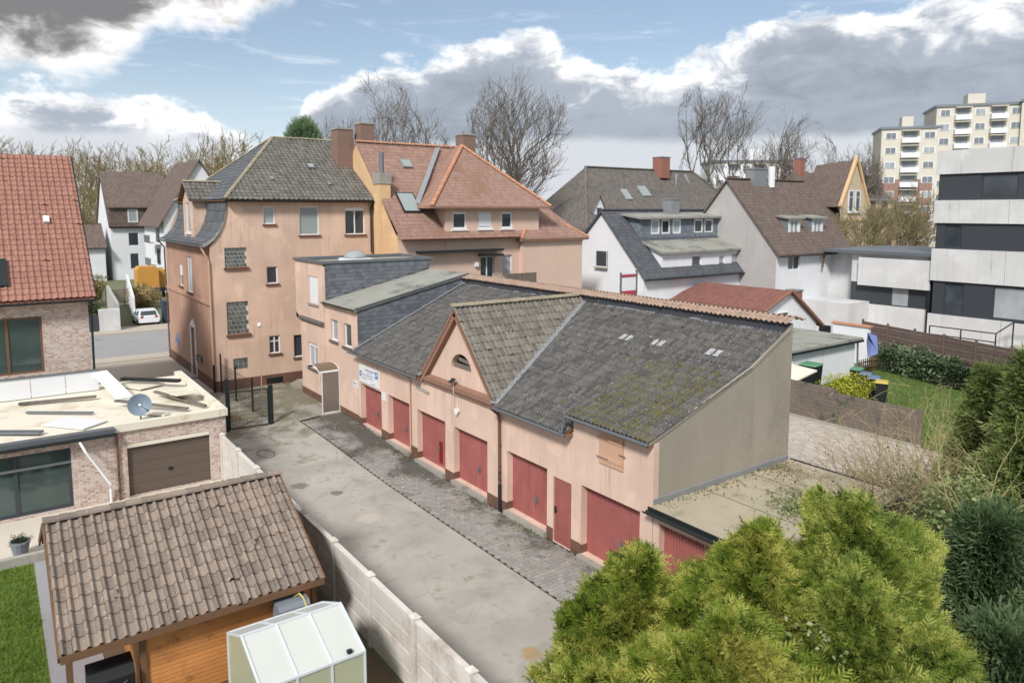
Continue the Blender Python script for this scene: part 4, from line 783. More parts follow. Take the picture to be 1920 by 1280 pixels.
MB().tube([(HX - .05, -4.33, 8.55), (HX + .06, -4.15, 8.1), (HX + .07, -3.95, 7.7), (HX + .07, -3.93, 1.6)], .055, 8).build('downpipe', PEACHP, HO); MB().tube([(HX + .07, -3.93, 1.65), (HX + .07, -3.93, -.1)], .065, 8).build('downpipe_foot', DARKM, HO)
MB().tube([(-43.7, -4.33, 8.55), (-43.65, -3.95, 8.0), (-43.65, -3.93, -.9)], .055, 8).build('downpipe', RUSTY, HO)
MB().tube([(ex + .1, 6.2, ez - .1), (HX + .1, 6.2, ez - .5), (HX + .1, 6.2, 7.9)], .055, 8).build('downpipe', DARKM, HO)
D0, D1 = -38.0, -35.3
wall(HO, 'dormer_wall', PEACH, '-Y', -3.72, D0, D1, 8.95, 11.35, [(-37.3, -36.1, 9.2, 11.1)], .12); window(HO, '-Y', -3.72, -37.3, -36.1, 9.2, 11.1, .1, mull=1, sill=WHITE, pane=GLC)
MB().face((D1, -3.72, 8.9), (D1, -2.6, 8.9), (D1, -2.6, 11.35), (D1, -3.72, 11.35)).face((D0, -2.6, 8.9), (D0, -3.72, 8.9), (D0, -3.72, 11.35), (D0, -2.6, 11.35)).face((D0, -3.72, 11.35), (D1, -3.72, 11.35), ((D0 + D1) / 2, -3.72, 12.35)).build('dormer_cheek', PEACH, HO)
for sgn in (1, -1):
    O = Vector(((D0 + D1) / 2 + sgn * 1.6, -4.0 if sgn > 0 else -1.4, 11.28)); v_ = Vector((-sgn * 1.6, 0, 1.12)); tiles(HO, O, (0, sgn, 0), v_, 2.6, v_.length, .3, .36, THOUSE, .035, 1, name='dormer_tiles')
    slab(HO, 'roof_deck', WOODB, [O, O + Vector((0, sgn * 2.6, 0)), O + Vector((0, sgn * 2.6, 0)) + v_, O + v_][::sgn], .06)
ridge_caps(HO, ((D0 + D1) / 2, -4.0, 12.46), ((D0 + D1) / 2, -1.3, 12.46), .12, .38); gutter(HO, (D1 + .3, -4.0, 11.22), (D1 + .3, -2.9, 11.22), .06)

# ------------------------------------------------------------------ salmon neighbour
SN = thing('salmon_house', (-32, 13, 0), 'salmon house with red tiled hipped roof and wide three-window dormer', 'house')
NX, NR, NZ = -27.5, -33.5, 15.2
wall(SN, 'rear_wall', SALMON, '+X', NX, 6.42, 21.1, -.2, 8.75, [(12.5, 13.6, 5.2, 7.55), (14.3, 15.1, 6.0, 7.6), (7.4, 8.2, 3, 5)], .18)
window(SN, '+X', NX, 12.5, 13.6, 5.2, 7.55, .14, mull=2, sill=None); window(SN, '+X', NX, 14.3, 15.1, 6.0, 7.6, .14, pane=GLC, sill=None)
part('wing_wall', SALMON, SN, (NX - .5, NX + .45, 15.7, 21.1, -.2, 8.7))
MB().face((NX, 6.42, 0), (NX, 6.42, 8.8), (NR, 6.42, NZ), (-39.5, 6.42, 8.8), (-39.5, 6.42, 0)).build('party_wall', YELLOWR, SN); MB().face((NX, 21.1, 0), (-39.5, 21.1, 0), (-39.5, 21.1, 8.8), (NX, 21.1, 8.8)).build('end_wall', SALMON, SN)
e0 = NX + .45; k_ = (NZ - 8.8) / (NR - e0)
def zs(x): return 8.85 + k_ * (x - e0)
RE = 15.2
slab(SN, 'roof', RREDR, [(e0, 6.4, 8.85), (e0, 21.3, 8.85), (NR, RE, NZ), (NR, 6.4, NZ)], .15); slab(SN, 'roof', RREDR, [(e0, 21.3, 8.85), (-39.7, 21.3, 8.85), (NR, RE, NZ)], .15); slab(SN, 'roof', RREDR, [(-39.7, 6.4, 8.85), (NR, 6.4, NZ), (NR, RE, NZ), (-39.7, 21.3, 8.85)], .15)
MB().bar((e0 + .05, 6.4, 8.78), (e0 + .05, 15.6, 8.78), .14, .16).build('eaves', TRIM, SN); gutter(SN, (e0 + .12, 6.4, 8.84), (e0 + .12, 15.6, 8.84), .08, RUSTY)
bx = -27.46                                       # wide dormer bay
wall(SN, 'dormer_wall', SALMON, '+X', bx, 9.8, 17.4, 8.3, 10.9, [(10.3, 11.4, 9.4, 10.5), (12.3, 13.4, 9.4, 10.5), (14.15, 15.1, 9.4, 10.5)], .14)
for a0, a1, pn, bl in ((10.3, 11.4, GL, 0), (12.3, 13.4, GLC, .85), (14.15, 15.1, GL, 0)): window(SN, '+X', bx, a0, a1, 9.4, 10.5, .1, mull=1, sill=WHITE, pane=pn, fw=.12, blind=bl)
MB().face((NR, 9.8, 9), (bx, 9.8, 8.4), (bx, 9.8, 10.9), (NR, 9.8, 10.9)).build('dormer_cheek', SALMON, SN); MB().face((bx, 17.4, 8.4), (NR, 17.4, 9), (NR, 17.4, 10.9), (bx, 17.4, 10.9)).build('dormer_cheek', SALMON, SN)
ap = Vector((-32.5, 14.2, 15.25)); ea = [Vector((bx + .5, 8.5, 10.88)), Vector((bx + .5, 18.1, 10.88))]; rr_ = [Vector((-36, 8.5, 10.88)), Vector((-36, 18.1, 10.88))]
slab(SN, 'dormer_roof', RREDR, [ea[0], ea[1], ap], .14); slab(SN, 'dormer_roof', RREDR, [rr_[0], ea[0], ap, (-33.4, 14.2, 15.25)], .14); slab(SN, 'dormer_roof', RREDR, [ea[1], rr_[1], (-33.4, 14.2, 15.25), ap], .14)
CLAY = TILE('clay_ridge', srgb(170, 116, 88), srgb(196, 146, 116), srgb(140, 120, 90), .7, .9)
ridge_caps(SN, ea[0] + Vector((0, 0, .05)), ap + Vector((0, 0, .06)), .15, .45, CLAY); ridge_caps(SN, ea[1] + Vector((0, 0, .05)), ap + Vector((0, 0, .06)), .15, .45, CLAY); ridge_caps(SN, (NR, 6.4, NZ + .06), (NR, RE, NZ + .06), .15, .45, CLAY)
MB().bar((-29.0, 8.6, 11.05), (-33.2, 12.6, 15.1), .35, .05).build('valley_flashing', LEAD, SN); MB().box(bx + .3, bx + .62, 8.4, 18.2, 10.74, 10.86).build('dormer_eaves', TRIM, SN)
wp = Vector((-29.6, 18.4, 10.9)); q = [Vector((NX + .75, 15.4, 8.72)), Vector((NX + .75, 21.5, 8.72)), Vector((-31.5, 21.5, 8.72)), Vector((-31.5, 15.4, 8.72))]
for a, b2 in ((0, 1), (1, 2), (3, 0)): slab(SN, 'wing_roof', RREDR, [q[a], q[b2], wp], .12)
ridge_caps(SN, q[0], wp, .13, .45, CLAY); ridge_caps(SN, q[1], wp, .13, .45, CLAY); MB().box(NX - .2, NX + .72, 15.4, 21.5, 8.5, 8.6).build('wing_eaves', TRIM, SN)
def on_slope(o0, y, x, du, dv, mat, fr=None, name='roof_window'):
    n_ = Vector((-k_, 0, 1)).normalized(); c_ = Vector((x, y, zs(x))) + n_ * .06; v_ = Vector((-1, 0, -k_)).normalized()
    o = MB().obox(c_, (0, 1, 0), v_, n_, du + .09, dv + .09, .05).build(name, fr or DARKM, o0); MB().obox(c_ + n_ * .055, (0, 1, 0), v_, n_, du, dv, .008).build('pane', mat, o); return o
on_slope(SN, 8.1, -29.3, .55, .8, FROST); on_slope(SN, 9.4, -32.0, .3, .3, FROST, LEAD)
n_ = Vector((.6, 0, .8)); MB().obox((-31.2, 15.6, 13.05), (0, 1, 0), (-.7, 0, .68), (.68, 0, .7), .3, .3, .08).build('roof_hatch', LEAD, SN)
for x0, y0, z1, s_, mt in ((-34.0, 7.3, 16.45, .5, BRICKC), (-34.6, 5.9, 16.05, .55, BRICKC), (-34.2, 15.6, 16.2, .55, BRICKC)):
    ch = part('chimney', mt, SN, (x0 - s_, x0 + s_, y0 - s_, y0 + s_, 12.5, z1)); part('chimney_cap', CONC, ch, (x0 - s_ - .05, x0 + s_ + .05, y0 - s_ - .05, y0 + s_ + .05, z1, z1 + .1))
fw_ = part('firewall_stack', YELLOWR, SN, (-30.6, -29.6, 6.3, 7.0, 7.6, 12.3)); part('stack_head', CONC, fw_, (-30.65, -29.55, 6.25, 7.05, 12.3, 13.0)); MB().tube([(-30.1, 6.65, 13.0), (-30.1, 6.65, 14.3)], .16, 10).build('flue', ZINC, fw_)
part('gable_return', YELLOWR, SN, (-29.6, NX - .05, 6.36, 6.5, 7.0, 9.0))
aw = MB(); aw.bar((NX + .35, 7.6, 8.0), (NX + .35, 14.0, 8.0), .5, .14); aw.build('folded_awning', DARKM, SN); part('balcony_rail', WOODG, SN, *[(NX + 1.2, NX + 1.24, 13.6 + k * .3, 13.88 + k * .3, 5.2, 6.4) for k in range(9)]); part('door_hood', DARKM, SN, (NX, NX + .9, 12.3, 13.8, 7.6, 7.72))
lamp_b = part('wall_light', WHITE, SN, (NX, NX + .18, 12.0, 12.25, 6.9, 7.2))

# ------------------------------------------------------------------ generic houses
def gable_house(name, label, x0, x1, y0, y1, ze, zr_, wallm, roofm, gwin=(), fwin=(), xr=None, base=-.3, side=None, ov_=.4, sill=None, cat='house'):
    """ridge along Y; gwin windows in the -Y gable, fwin in the +X front: (a0, a1, z0, z1, mullions, pane)"""
    o = thing(name, ((x0 + x1) / 2, (y0 + y1) / 2, 0), label, cat); xr = xr if xr is not None else (x0 + x1) / 2
    wall(o, 'gable_wall', side or wallm, '-Y', y0, x0, x1, base, ze, [g_[:4] for g_ in gwin if g_[3] <= ze], .15, [[(x0, ze), (x1, ze), (xr, zr_)]])
    wall(o, 'front_wall', wallm, '+X', x1, y0, y1, base, ze, [g_[:4] for g_ in fwin], .15)
    MB().face((x0, y1, base), (x0, y0, base), (x0, y0, ze), (x0, y1, ze)).face((x1, y1, base), (x0, y1, base), (x0, y1, ze), (xr, y1, zr_), (x1, y1, ze)).build('rear_wall', wallm, o)
    for gw in gwin: window(o, '-Y', y0 if gw[3] <= ze else y0 - .16, *gw[:4], .12, mull=gw[4], pane=gw[5], sill=sill)
    for gw in fwin: window(o, '+X', x1, *gw[:4], .12, mull=gw[4], pane=gw[5], sill=sill)
    k1 = (zr_ - ze) / (x1 - xr); k0 = (zr_ - ze) / (xr - x0)
    slab(o, 'roof', roofm, [(x1 + ov_, y0 - .25, ze - k1 * ov_ + .15), (x1 + ov_, y1 + .25, ze - k1 * ov_ + .15), (xr, y1 + .25, zr_ + .15), (xr, y0 - .25, zr_ + .15)], .18)
    slab(o, 'roof', roofm, [(xr, y0 - .25, zr_ + .15), (xr, y1 + .25, zr_ + .15), (x0 - ov_, y1 + .25, ze - k0 * ov_ + .15), (x0 - ov_, y0 - .25, ze - k0 * ov_ + .15)], .18)
    gutter(o, (x1 + ov_ + .08, y0 - .25, ze - k1 * ov_ + .05), (x1 + ov_ + .08, y1 + .25, ze - k1 * ov_ + .05), .09, DARKM)
    MB().bar((xr, y0 - .27, zr_ + .2), (xr, y1 + .27, zr_ + .2), .3, .1).build('ridge', roofm, o)
    return o, k1
def chimney(o, x, y, z0, z1, s_=.4, mt=None, sy=None):
    c_ = part('chimney', mt or BRICKR, o, (x - s_, x + s_, y - (sy or s_), y + (sy or s_), z0, z1)); part('chimney_cap', LEAD, c_, (x - s_ - .06, x + s_ + .06, y - (sy or s_) - .06, y + (sy or s_) + .06, z1, z1 + .12)); return c_
WH, k1 = gable_house('white_house', 'white house with stacked grey dormers on an anthracite roof', -34, -24.6, 25, 38.2, 5.9, 10.5, WHITER, RANTH, [(-29.75, -28.45, 6.2, 7.5, 1, GL)], [(27, 28, 2.6, 3.9, 1, GL)], xr=-29.1)
window(WH, '-Y', 24.85, -29.75, -28.45, 6.2, 7.5, .1, mull=1, pane=GL, sill=CONC)
lx = -24.85; wall(WH, 'dormer_wall', WHITER, '+X', lx, 27.2, 37.0, 5.9, 7.5, [(30.6, 31.7, 5.95, 7.1), (33.9, 34.6, 6.0, 7.0), (35.5, 36.6, 6.0, 7.15)], .12)
for a0, a1, z0, z1, pn in ((30.6, 31.7, 5.95, 7.1, GL), (33.9, 34.6, 6.0, 7.0, GLC), (35.5, 36.6, 6.0, 7.15, GLC)): window(WH, '+X', lx, a0, a1, z0, z1, .1, pane=pn, sill=None, fw=.09)
MB().face((-29, 27.2, 9.), (lx, 27.2, 5.6), (lx, 27.2, 7.5), (-27.3, 27.2, 8.4), (-29, 27.2, 9.5)).build('dormer_cheek', WHITER, WH)
slab(WH, 'dormer_roof', FELT, [(lx + .35, 26.9, 7.5), (lx + .35, 37.3, 7.55), (-27.5, 37.3, 8.55), (-27.5, 26.9, 8.5)], .16)
ux = -27.0; wall(WH, 'upper_dormer_wall', SLATEU, '+X', ux, 27.0, 36.9, 8.3, 10.05, [(28.2, 29.2, 8.75, 9.9), (29.4, 30.4, 8.75, 9.9), (30.7, 31.7, 8.75, 9.9), (33.3, 34.4, 8.8, 9.9), (34.6, 35.7, 8.8, 9.9)], .12)
for a0, a1 in ((28.2, 29.2), (29.4, 30.4), (30.7, 31.7), (33.3, 34.4), (34.6, 35.7)): window(WH, '+X', ux, a0, a1, 8.76, 9.9, .08, pane=GLC if a0 in (28.2, 30.7) else GL, sill=None, fw=.13)
MB().face((-30, 27.0, 9.), (ux, 27.0, 8.3), (ux, 27.0, 10.05), (-30, 27.0, 10.5)).build('dormer_cheek', SLATEU, WH); slab(WH, 'dormer_roof', FELT, [(ux + .4, 26.6, 10.1), (ux + .4, 37.3, 10.15), (-30, 37.3, 10.6), (-30, 26.6, 10.55)], .16)
chimney(WH, -28.6, 32.2, 10, 11.5, .5, LEAD); MB().tube([(lx + .2, 37.7, 7.4), (lx + .2, 37.7, 5.4)], .06, 6).build('downpipe', ZINC, WH)
BG, k1 = gable_house('roughcast_house', 'tall house with grey gable, white front and two box dormers', -30.9, -21.2, 36.3, 46.9, 7.45, 13.1, WHITER, RBROWN, [], [(37.9, 39.5, 5.85, 7.15, 2, GL)], side=GREYR)
for y0 in (39.3, 42.7):
    dx = -22.25; wall(BG, 'dormer_wall', WHITER, '+X', dx, y0, y0 + 1.7, 8.45, 10.0, [(y0 + .25, y0 + 1.45, 8.65, 9.85)], .1); window(BG, '+X', dx, y0 + .25, y0 + 1.45, 8.65, 9.85, .06, pane=GLC, sill=WHITE, fw=.14, mull=2)
    MB().face((-25.5, y0, 8.8), (dx, y0, 8.45), (dx, y0, 10.0), (-25.5, y0, 10.5)).build('dormer_cheek', SLATEU, BG); MB().face((dx, y0 + 1.7, 8.45), (-25.5, y0 + 1.7, 8.8), (-25.5, y0 + 1.7, 10.5), (dx, y0 + 1.7, 10.0)).build('dormer_cheek', SLATEU, BG); slab(BG, 'dormer_roof', FELT, [(dx + .3, y0 - .25, 10.05), (dx + .3, y0 + 1.95, 10.05), (-25.8, y0 + 1.95, 10.55), (-25.8, y0 - .25, 10.55)], .14)
chimney(BG, -26.0, 40.0, 12.6, 14.1, .45, LEAD, .9); MB().tube([(-25.6, 41.6, 12.6), (-25.6, 41.6, 14.4)], .3, 8).build('flue', WHITE, BG); MB().bar((-20.9, 42.6, 7.1), (-20.9, 42.3, 5.9), .12).build('downpipe', RUSTY, BG)
PO = thing('street_poster', (-21.4, 48.6, 3), 'yellow and blue advertising board beyond the white-fronted house', 'sign')
# hipped dark house behind
DH = thing('hipped_house', (-51, 51, 0), 'wide house with mossy dark hipped roof and red chimney', 'house')
x0, x1, y0, y1, ze, zr_ = -57, -45, 37.5, 67, 8.6, 15.6
wall(DH, 'front_wall', WHITER, '+X', x1, y0, y1, 0, ze, [(y0 + 2 + k * 3.2, y0 + 3.2 + k * 3.2, 6.4, 7.9) for k in range(8)], .15)
for k in range(8): window(DH, '+X', x1, y0 + 2 + k * 3.2, y0 + 3.2 + k * 3.2, 6.4, 7.9, .12, mull=2, sill=None)
wall(DH, 'side_wall', WHITER, '-Y', y0, x0, x1, 0, ze); c4 = [Vector((x1 + .5, y0 - .5, ze)), Vector((x1 + .5, y1 + .5, ze)), Vector((x0 - .5, y1 + .5, ze)), Vector((x0 - .5, y0 - .5, ze))]; ra, rb_ = Vector((-51, 42.5, zr_)), Vector((-51, 61, zr_))
for P_ in ([c4[0], c4[1], rb_, ra], [c4[1], c4[2], rb_], [c4[2], c4[3], ra, rb_], [c4[3], c4[0], ra]): slab(DH, 'roof', RDARK, P_, .2)
for a, b2 in ((c4[0], ra), (c4[1], rb_), (ra, rb_)): MB().bar(a + Vector((0, 0, .08)), b2 + Vector((0, 0, .08)), .3, .14).build('ridge', RDARK, DH)
chimney(DH, -50.4, 54.5, 14.6, 17.1, .75, BRICKR)
kd = (zr_ - ze) / 6.5
for y, x, du in ((46.2, -48.0, .5), (49.5, -48.4, .7)):
    nn = Vector((kd, 0, 1)).normalized(); MB().obox((x, y, ze + kd * (x1 + .5 - x) + .1), (0, 1, 0), (-1, 0, kd), nn, du, .8, .06).build('roof_window', FROST, DH)
dw = MB(); dw.face((-46, 39.2, 9.2), (-46, 41, 9.2), (-46, 41, 10.6), (-46, 40.1, 12.2), (-46, 39.2, 10.6)); dw.face((-49, 39.2, 9.2), (-46, 39.2, 9.2), (-46, 39.2, 10.6), (-49, 39.2, 10.6)); dw.build('pointed_dormer', WHITER, DH); part('pane', GL, DH, (-45.98, -45.9, 39.8, 40.4, 9.6, 10.9))
slab(DH, 'dormer_roof', RDARK, [(-45.8, 39.0, 10.4), (-45.8, 40.1, 12.3), (-49, 40.1, 12.3), (-49, 39.0, 10.4)], .08); slab(DH, 'dormer_roof', RDARK, [(-45.8, 40.1, 12.3), (-45.8, 41.2, 10.4), (-49, 41.2, 10.4), (-49, 40.1, 12.3)], .08)
for k in (0, 1): MB().bar((-46.5, 52 + k * 5.3, 10.2), (-50.6, 57.5 + k * 1.6, 15.2), .35, .08).build('valley_flashing', LEAD, DH)
# yellow brick gabled house
YH = thing('yellow_brick_house', (-42, 79, 0), 'ornate yellow brick house with pointed gable and slate roof', 'house')
yx = -37.5; arch = [(74.6, 75.6), (76.6, 77.6)]
wall(YH, 'gable_wall', BRICKY, '+X', yx, 73.2, 79.6, 0, 9.6, [(74.0, 75.2, 5.4, 8.2), (77.0, 78.2, 5.4, 8.2)], .15, [[(73.2, 9.6), (79.6, 9.6), (79.6, 11.2), (76.4, 17.2), (73.2, 11.2)]])
for a0 in (74.0, 77.0): window(YH, '+X', yx, a0, a0 + 1.2, 5.4, 8.2, .12, mull=2, trans=True, fw=.14, sill=WHITE)
for a0 in (75.0, 76.6): window(YH, '+X', yx + .17, a0, a0 + 1.2, 10.4, 13.2, .14, mull=1, trans=True, fw=.16, sill=WHITE)
MB().box(yx + .02, yx + .2, 73.1, 79.7, 9.3, 9.6).bar((yx + .1, 73.0, 11.1), (yx + .1, 76.4, 17.4), .4, .3).bar((yx + .1, 79.8, 11.1), (yx + .1, 76.4, 17.4), .4, .3).build('gable_coping', YELLOWR, YH)
wall(YH, 'front_wall', YELLOWR, '+X', yx - .6, 79.6, 92, 0, 9.2, [(81 + k * 2.7, 82.4 + k * 2.7, 5.2, 8.2) for k in range(4)], .15)
for k in range(4): window(YH, '+X', yx - .6, 81 + k * 2.7, 82.4 + k * 2.7, 5.2, 8.2, .12, mull=2, trans=True, fw=.16, sill=WHITE)
part('string_course', WHITE, YH, (yx - .58, yx - .4, 79.7, 92, 8.8, 9.2)); part('string_course', WHITE, YH, (yx - .58, yx - .4, 79.7, 92, 3.9, 4.3))
slab(YH, 'roof', RBROWN, [(yx - .2, 70, 9.2), (yx - .2, 92.4, 9.2), (-43, 90, 15.6), (-43, 71, 15.6)], .2); slab(YH, 'roof', RBROWN, [(-49, 70, 9.2), (yx - .2, 70, 9.2), (-43, 71, 15.6)], .2); slab(YH, 'roof', RBROWN, [(yx + .1, 76.4, 17.0), (-43, 76.4, 16.6), (-43, 79.8, 11.2), (yx + .1, 79.8, 11.2)], .15); slab(YH, 'roof', RBROWN, [(-43, 76.4, 16.6), (yx + .1, 76.4, 17.0), (yx + .1, 73.0, 11.2), (-43, 73.0, 11.2)], .15)
wall(YH, 'side_wall', BRICKY, '-Y', 70.4, -49, yx - .5, 0, 9.2)
for y in (72.5, 83.0, 86.5): chimney(YH, -43, y, 15, 17.3, .5)
for k in range(3): wall(YH, 'dormer_wall', YELLOWR, '+X', yx - 1.6, 81.4 + k * 3.3, 83.2 + k * 3.3, 9.6, 12, [], .1); window(YH, '+X', yx - 1.62, 81.7 + k * 3.3, 82.9 + k * 3.3, 10, 11.8, .0, mull=2, sill=None, fw=.16); slab(YH, 'dormer_roof', SLATEU, [(yx - 1.3, 81.2 + k * 3.3, 12), (yx - 1.3, 83.4 + k * 3.3, 12), (-42, 83.4 + k * 3.3, 12.6), (-42, 81.2 + k * 3.3, 12.6)], .14)
# striped office block
OF = thing('office_block', (0, 50, 0), 'concrete office block with anthracite window bands and pale parapets', 'building')
oy, ox0, ox1 = 42.2, -12.2, 12
bands = [(0, 3.05, 0), (3.05, 5.5, 1), (5.5, 7.85, 0), (7.85, 9.7, 1), (9.7, 11.35, 0), (11.35, 13.2, 1), (13.2, 14.9, 0)]
wn = {1: [(-11.2, -9.9), (-8.0, -5.4), (-3.2, -1.9), (1.0, 3.4)], 3: [(-11.4, -10.3), (-5.9, -4.4), (-1, .6), (3, 4.5)], 5: [(-9.2, -7.0), (-5.6, -3.9), (0, 1.6), (3.5, 5.5)]}
for i, (z0, z1, t) in enumerate(bands):
    if not t: 
        for k in range(5): a = ox0 + k * 4.85; part('parapet_panel', LCONC, OF, (a + .012, a + 4.838, oy - .12, oy + .3, z0 + .01, z1 - .01))
    else:
        hs = [(a, b2, z0 + .12, z1 - .12) for a, b2 in wn[i]]
        wall(OF, 'window_band', ANTH, '-Y', oy + .05, ox0 + .2, ox1, z0, z1, hs, .16)
        for k, h in enumerate(hs): window(OF, '-Y', oy + .05, *h, .12, mull=1, frame=ANTH, pane=GLC if (k + i) % 2 == 0 else GL, sill=None)
MB().face((ox0 + .1, oy + .2, 0), (ox0 + .1, oy + .2, 14.8), (ox0 + .1, 58, 14.8), (ox0 + .1, 58, 0)).build('side_wall', ANTH, OF); part('roof', FELT, OF, (ox0, ox1, oy, 58, 14.4, 14.7))
part('roof_plant', LCONC, OF, (-6, -3.4, 46, 49, 14.7, 16.4)); of_d = part('glazed_door', ANTH, OF, (-4.6, -3.1, oy - .14, oy - .121, 1.6, 4.4)); part('pane', GLC, of_d, (-4.45, -3.25, oy - .15, oy - .142, 1.7, 4.2))
LW = thing('office_wing', (-15.5, 47, 0), 'low concrete wing with flat roof beside the office block', 'building')
for z0, z1, mt in ((0, 3.2, LCONC), (3.2, 4.9, ANTH), (4.9, 7.2, LCONC)): part('wall_band', mt, LW, (-18.6, -12.4, oy + .6, 52, z0, z1))
part('overhang', LCONC, LW, (-17.8, -12.3, oy + .1, oy + .6, 4.7, 6.9)); part('roof_edge', ZINC, LW, (-21, -12.25, oy + .05, 53, 7.2, 7.45)); part('rear_block', LCONC, LW, (-22, -18.6, oy + 2, 52, 0, 7.1)); part('window', GLC, LW, (-15.2, -14, oy + .57, oy + .6, 3.3, 4.8)); part('drainpipe', DARKM, LW, (-12.5, -12.3, oy + .3, oy + .59, 0, 7.2)); part('entrance_block', LCONC, LW, (-21.5, -17, 39.8, oy + .6, 0, 3.4)); part('entrance_window', BLACK, LW, (-21, -20, 39.76, 39.8, .8, 1.5), (-19.4, -18.4, 39.76, 39.8, .8, 1.5))
RL = thing('stair_railing', (-6.5, 41, 1.2), 'dark metal stair railing in front of the office block', 'railing'); rl = MB()
for a, b2 in (((-11.5, 41, 2.3), (-7.2, 41, 2.3)), ((-7.2, 41, 2.3), (-6.2, 41, 3.2)), ((-6.2, 41, 3.2), (-4.8, 41, 3.2)), ((-11.5, 41, 1.7), (-7.2, 41, 1.7)), ((-6.2, 41, 3.2), (-6.2, 41, 0)), ((-4.8, 41, 3.2), (-4.8, 41, 0)), ((-7.2, 41, 2.3), (-7.2, 41, 0)), ((-9.4, 41, 2.3), (-9.4, 41, 0)), ((-11.5, 41, 2.3), (-11.5, 41, 0)), ((-3, 41, 2.2), (5, 41, 2.2)), ((-3, 41, 2.2), (-3, 41, 0))): rl.bar(a, b2, .07)
rl.build('rails', DARKM, RL); part('landing', CONC, RL, (-6.4, -2.6, 40.6, 42, 0, 1.55))
# apartment tower and a far white block
FARG = GLASS('far_glass', srgb(112, 118, 124), .25); BEIGE = M('beige_facade', srgb(206, 201, 188), var=.05, scale=.1, bump=0); MAROON = M('maroon_facade', srgb(150, 120, 110), var=.08, scale=.1, bump=0)
def block(name, label, c, L, Dp, h, az_, floors, bays, wm, strip=None, base=None):
    """tower with balcony fronts, windows floor by floor; az_ turns it about z"""
    o = thing(name, c, label, 'building'); Rm = Matrix.Rotation(az_, 3, 'Z'); o0 = Vector(c)
    def bx(n, mt, pr, *bs):
        mb = MB()
        for b2 in bs:
            t = MB().box(*b2); mb.mesh([o0 + Rm @ q for q in t.v], t.f)
        return mb.build(n, mt, pr)
    bx('body', wm, o, (-L / 2, L / 2, 0, Dp, 0, h)); fh_ = h / floors; bw = L / bays
    if base: bx('lower_facade', base, o, (-L / 2 - .02, L / 2 + .02, -.02, Dp, 0, h * .62))
    for f_ in range(floors):
        z = f_ * fh_
        for k in range(bays):
            a = -L / 2 + k * bw
            if k % 2 == 0: wv = bx('window', WHITE, o, (a + bw * .18, a + bw * .82, -.1, -.03, z + 1.0, z + 2.4)); bx('pane', FARG if (k + f_) % 3 else GLC, wv, (a + bw * .24, a + bw * .49, -.13, -.11, z + 1.1, z + 2.3), (a + bw * .51, a + bw * .76, -.13, -.11, z + 1.1, z + 2.3))
            else: bc = bx('balcony', WHITER, o, (a + bw * .03, a + bw * .97, -1.3, -.03, z + .1, z + 1.15)); bx('recess', FARG, bc, (a + bw * .15, a + bw * .85, -.08, -.03, z + 1.16, z + 2.5)); bx('balcony_roof', BEIGE, bc, (a + bw * .03, a + bw * .97, -1.2, -.03, z + 2.6, z + 2.75))
    bx('roof_edge', ZINC, o, (-L / 2 - .3, L / 2 + .3, -.3, Dp + .3, h, h + .5)); bx('lift_house', wm, o, (-L * .1, L * .1, Dp * .3, Dp * .6, h + .5, h + 3)); return o
block('apartment_tower', 'beige high-rise apartment block with white balconies, its tallest wing', (-54.5, 153.4, 0), 16, 12, 32, R(36), 11, 5, BEIGE)
block('apartment_tower', 'lower left wing of the high-rise with maroon facade', (-64.8, 146, 0), 11, 12, 27.8, R(36), 9, 3, BEIGE, None, MAROON)
block('apartment_tower', 'right-hand wing of the high-rise at the picture edge', (-38, 160.5, 0), 22, 12, 32.4, R(20), 11, 7, BEIGE)
FB = block('white_apartments', 'distant white apartment slab seen between the bare trees', (-81, 117, 0), 19, 10, 20.5, R(54), 7, 7, WHITER)
ORNG = M('orange_paint', srgb(204, 132, 88), var=.15, scale=1, bump=0); Rm = Matrix.Rotation(R(54), 3, 'Z'); o0 = Vector((-81, 117, 0)); cs = []
for k in range(15): t = R(50 + 260 * k / 14); cs.append(o0 + Rm @ Vector((2.2 + 1.2 * math.cos(t), -1.6, 17.6 + 2.0 * math.sin(t))))
MB().tube(cs, .22, 6).tube([o0 + Rm @ Vector((4.4, -1.6, 20)), o0 + Rm @ Vector((4.0, -1.6, 15.8))], .2, 6).bar(o0 + Rm @ Vector((3.6, -1.6, 15.7)), o0 + Rm @ Vector((7.4, -1.6, 15.5)), .3).build('orange_lettering', ORNG, FB)
# small outbuildings behind the garages
RH = thing('red_roofed_garage', (-20, 33.5, 0), 'low white garage with dark red tiled gable roof', 'garage')
wall(RH, 'gable_wall', WHITER, '+X', -16.5, 28.4, 34.6, 0, 2.5, [], .1, [[(28.4, 2.5), (34.6, 2.5), (31, 4.95), (28.4, 3.95)]]); MB().face((-25, 28.4, 0), (-16.5, 28.4, 0), (-16.5, 28.4, 3.95), (-25, 28.4, 3.95)).build('side_wall', WHITER, RH)
slab(RH, 'roof', RREDH, [(-25, 28.0, 3.9), (-16.2, 28.0, 3.9), (-16.2, 31, 5.08), (-24, 31, 5.08)], .12); slab(RH, 'roof', RREDH, [(-24, 31, 5.08), (-16.2, 31, 5.08), (-16.2, 35.0, 2.3), (-25, 35.0, 2.3)], .12)
MB().bar((-16.2, 28.0, 3.85), (-16.2, 31, 5.08), .1, .16).bar((-16.2, 35.1, 2.25), (-16.2, 31, 5.08), .1, .16).build('verge_board', TRIM, RH); window(RH, '+X', -16.48, 29.8, 31, 3.0, 3.6, .0, sill=None); chimney(RH, -18, 34, 3, 4.7, .4, BRICKR)
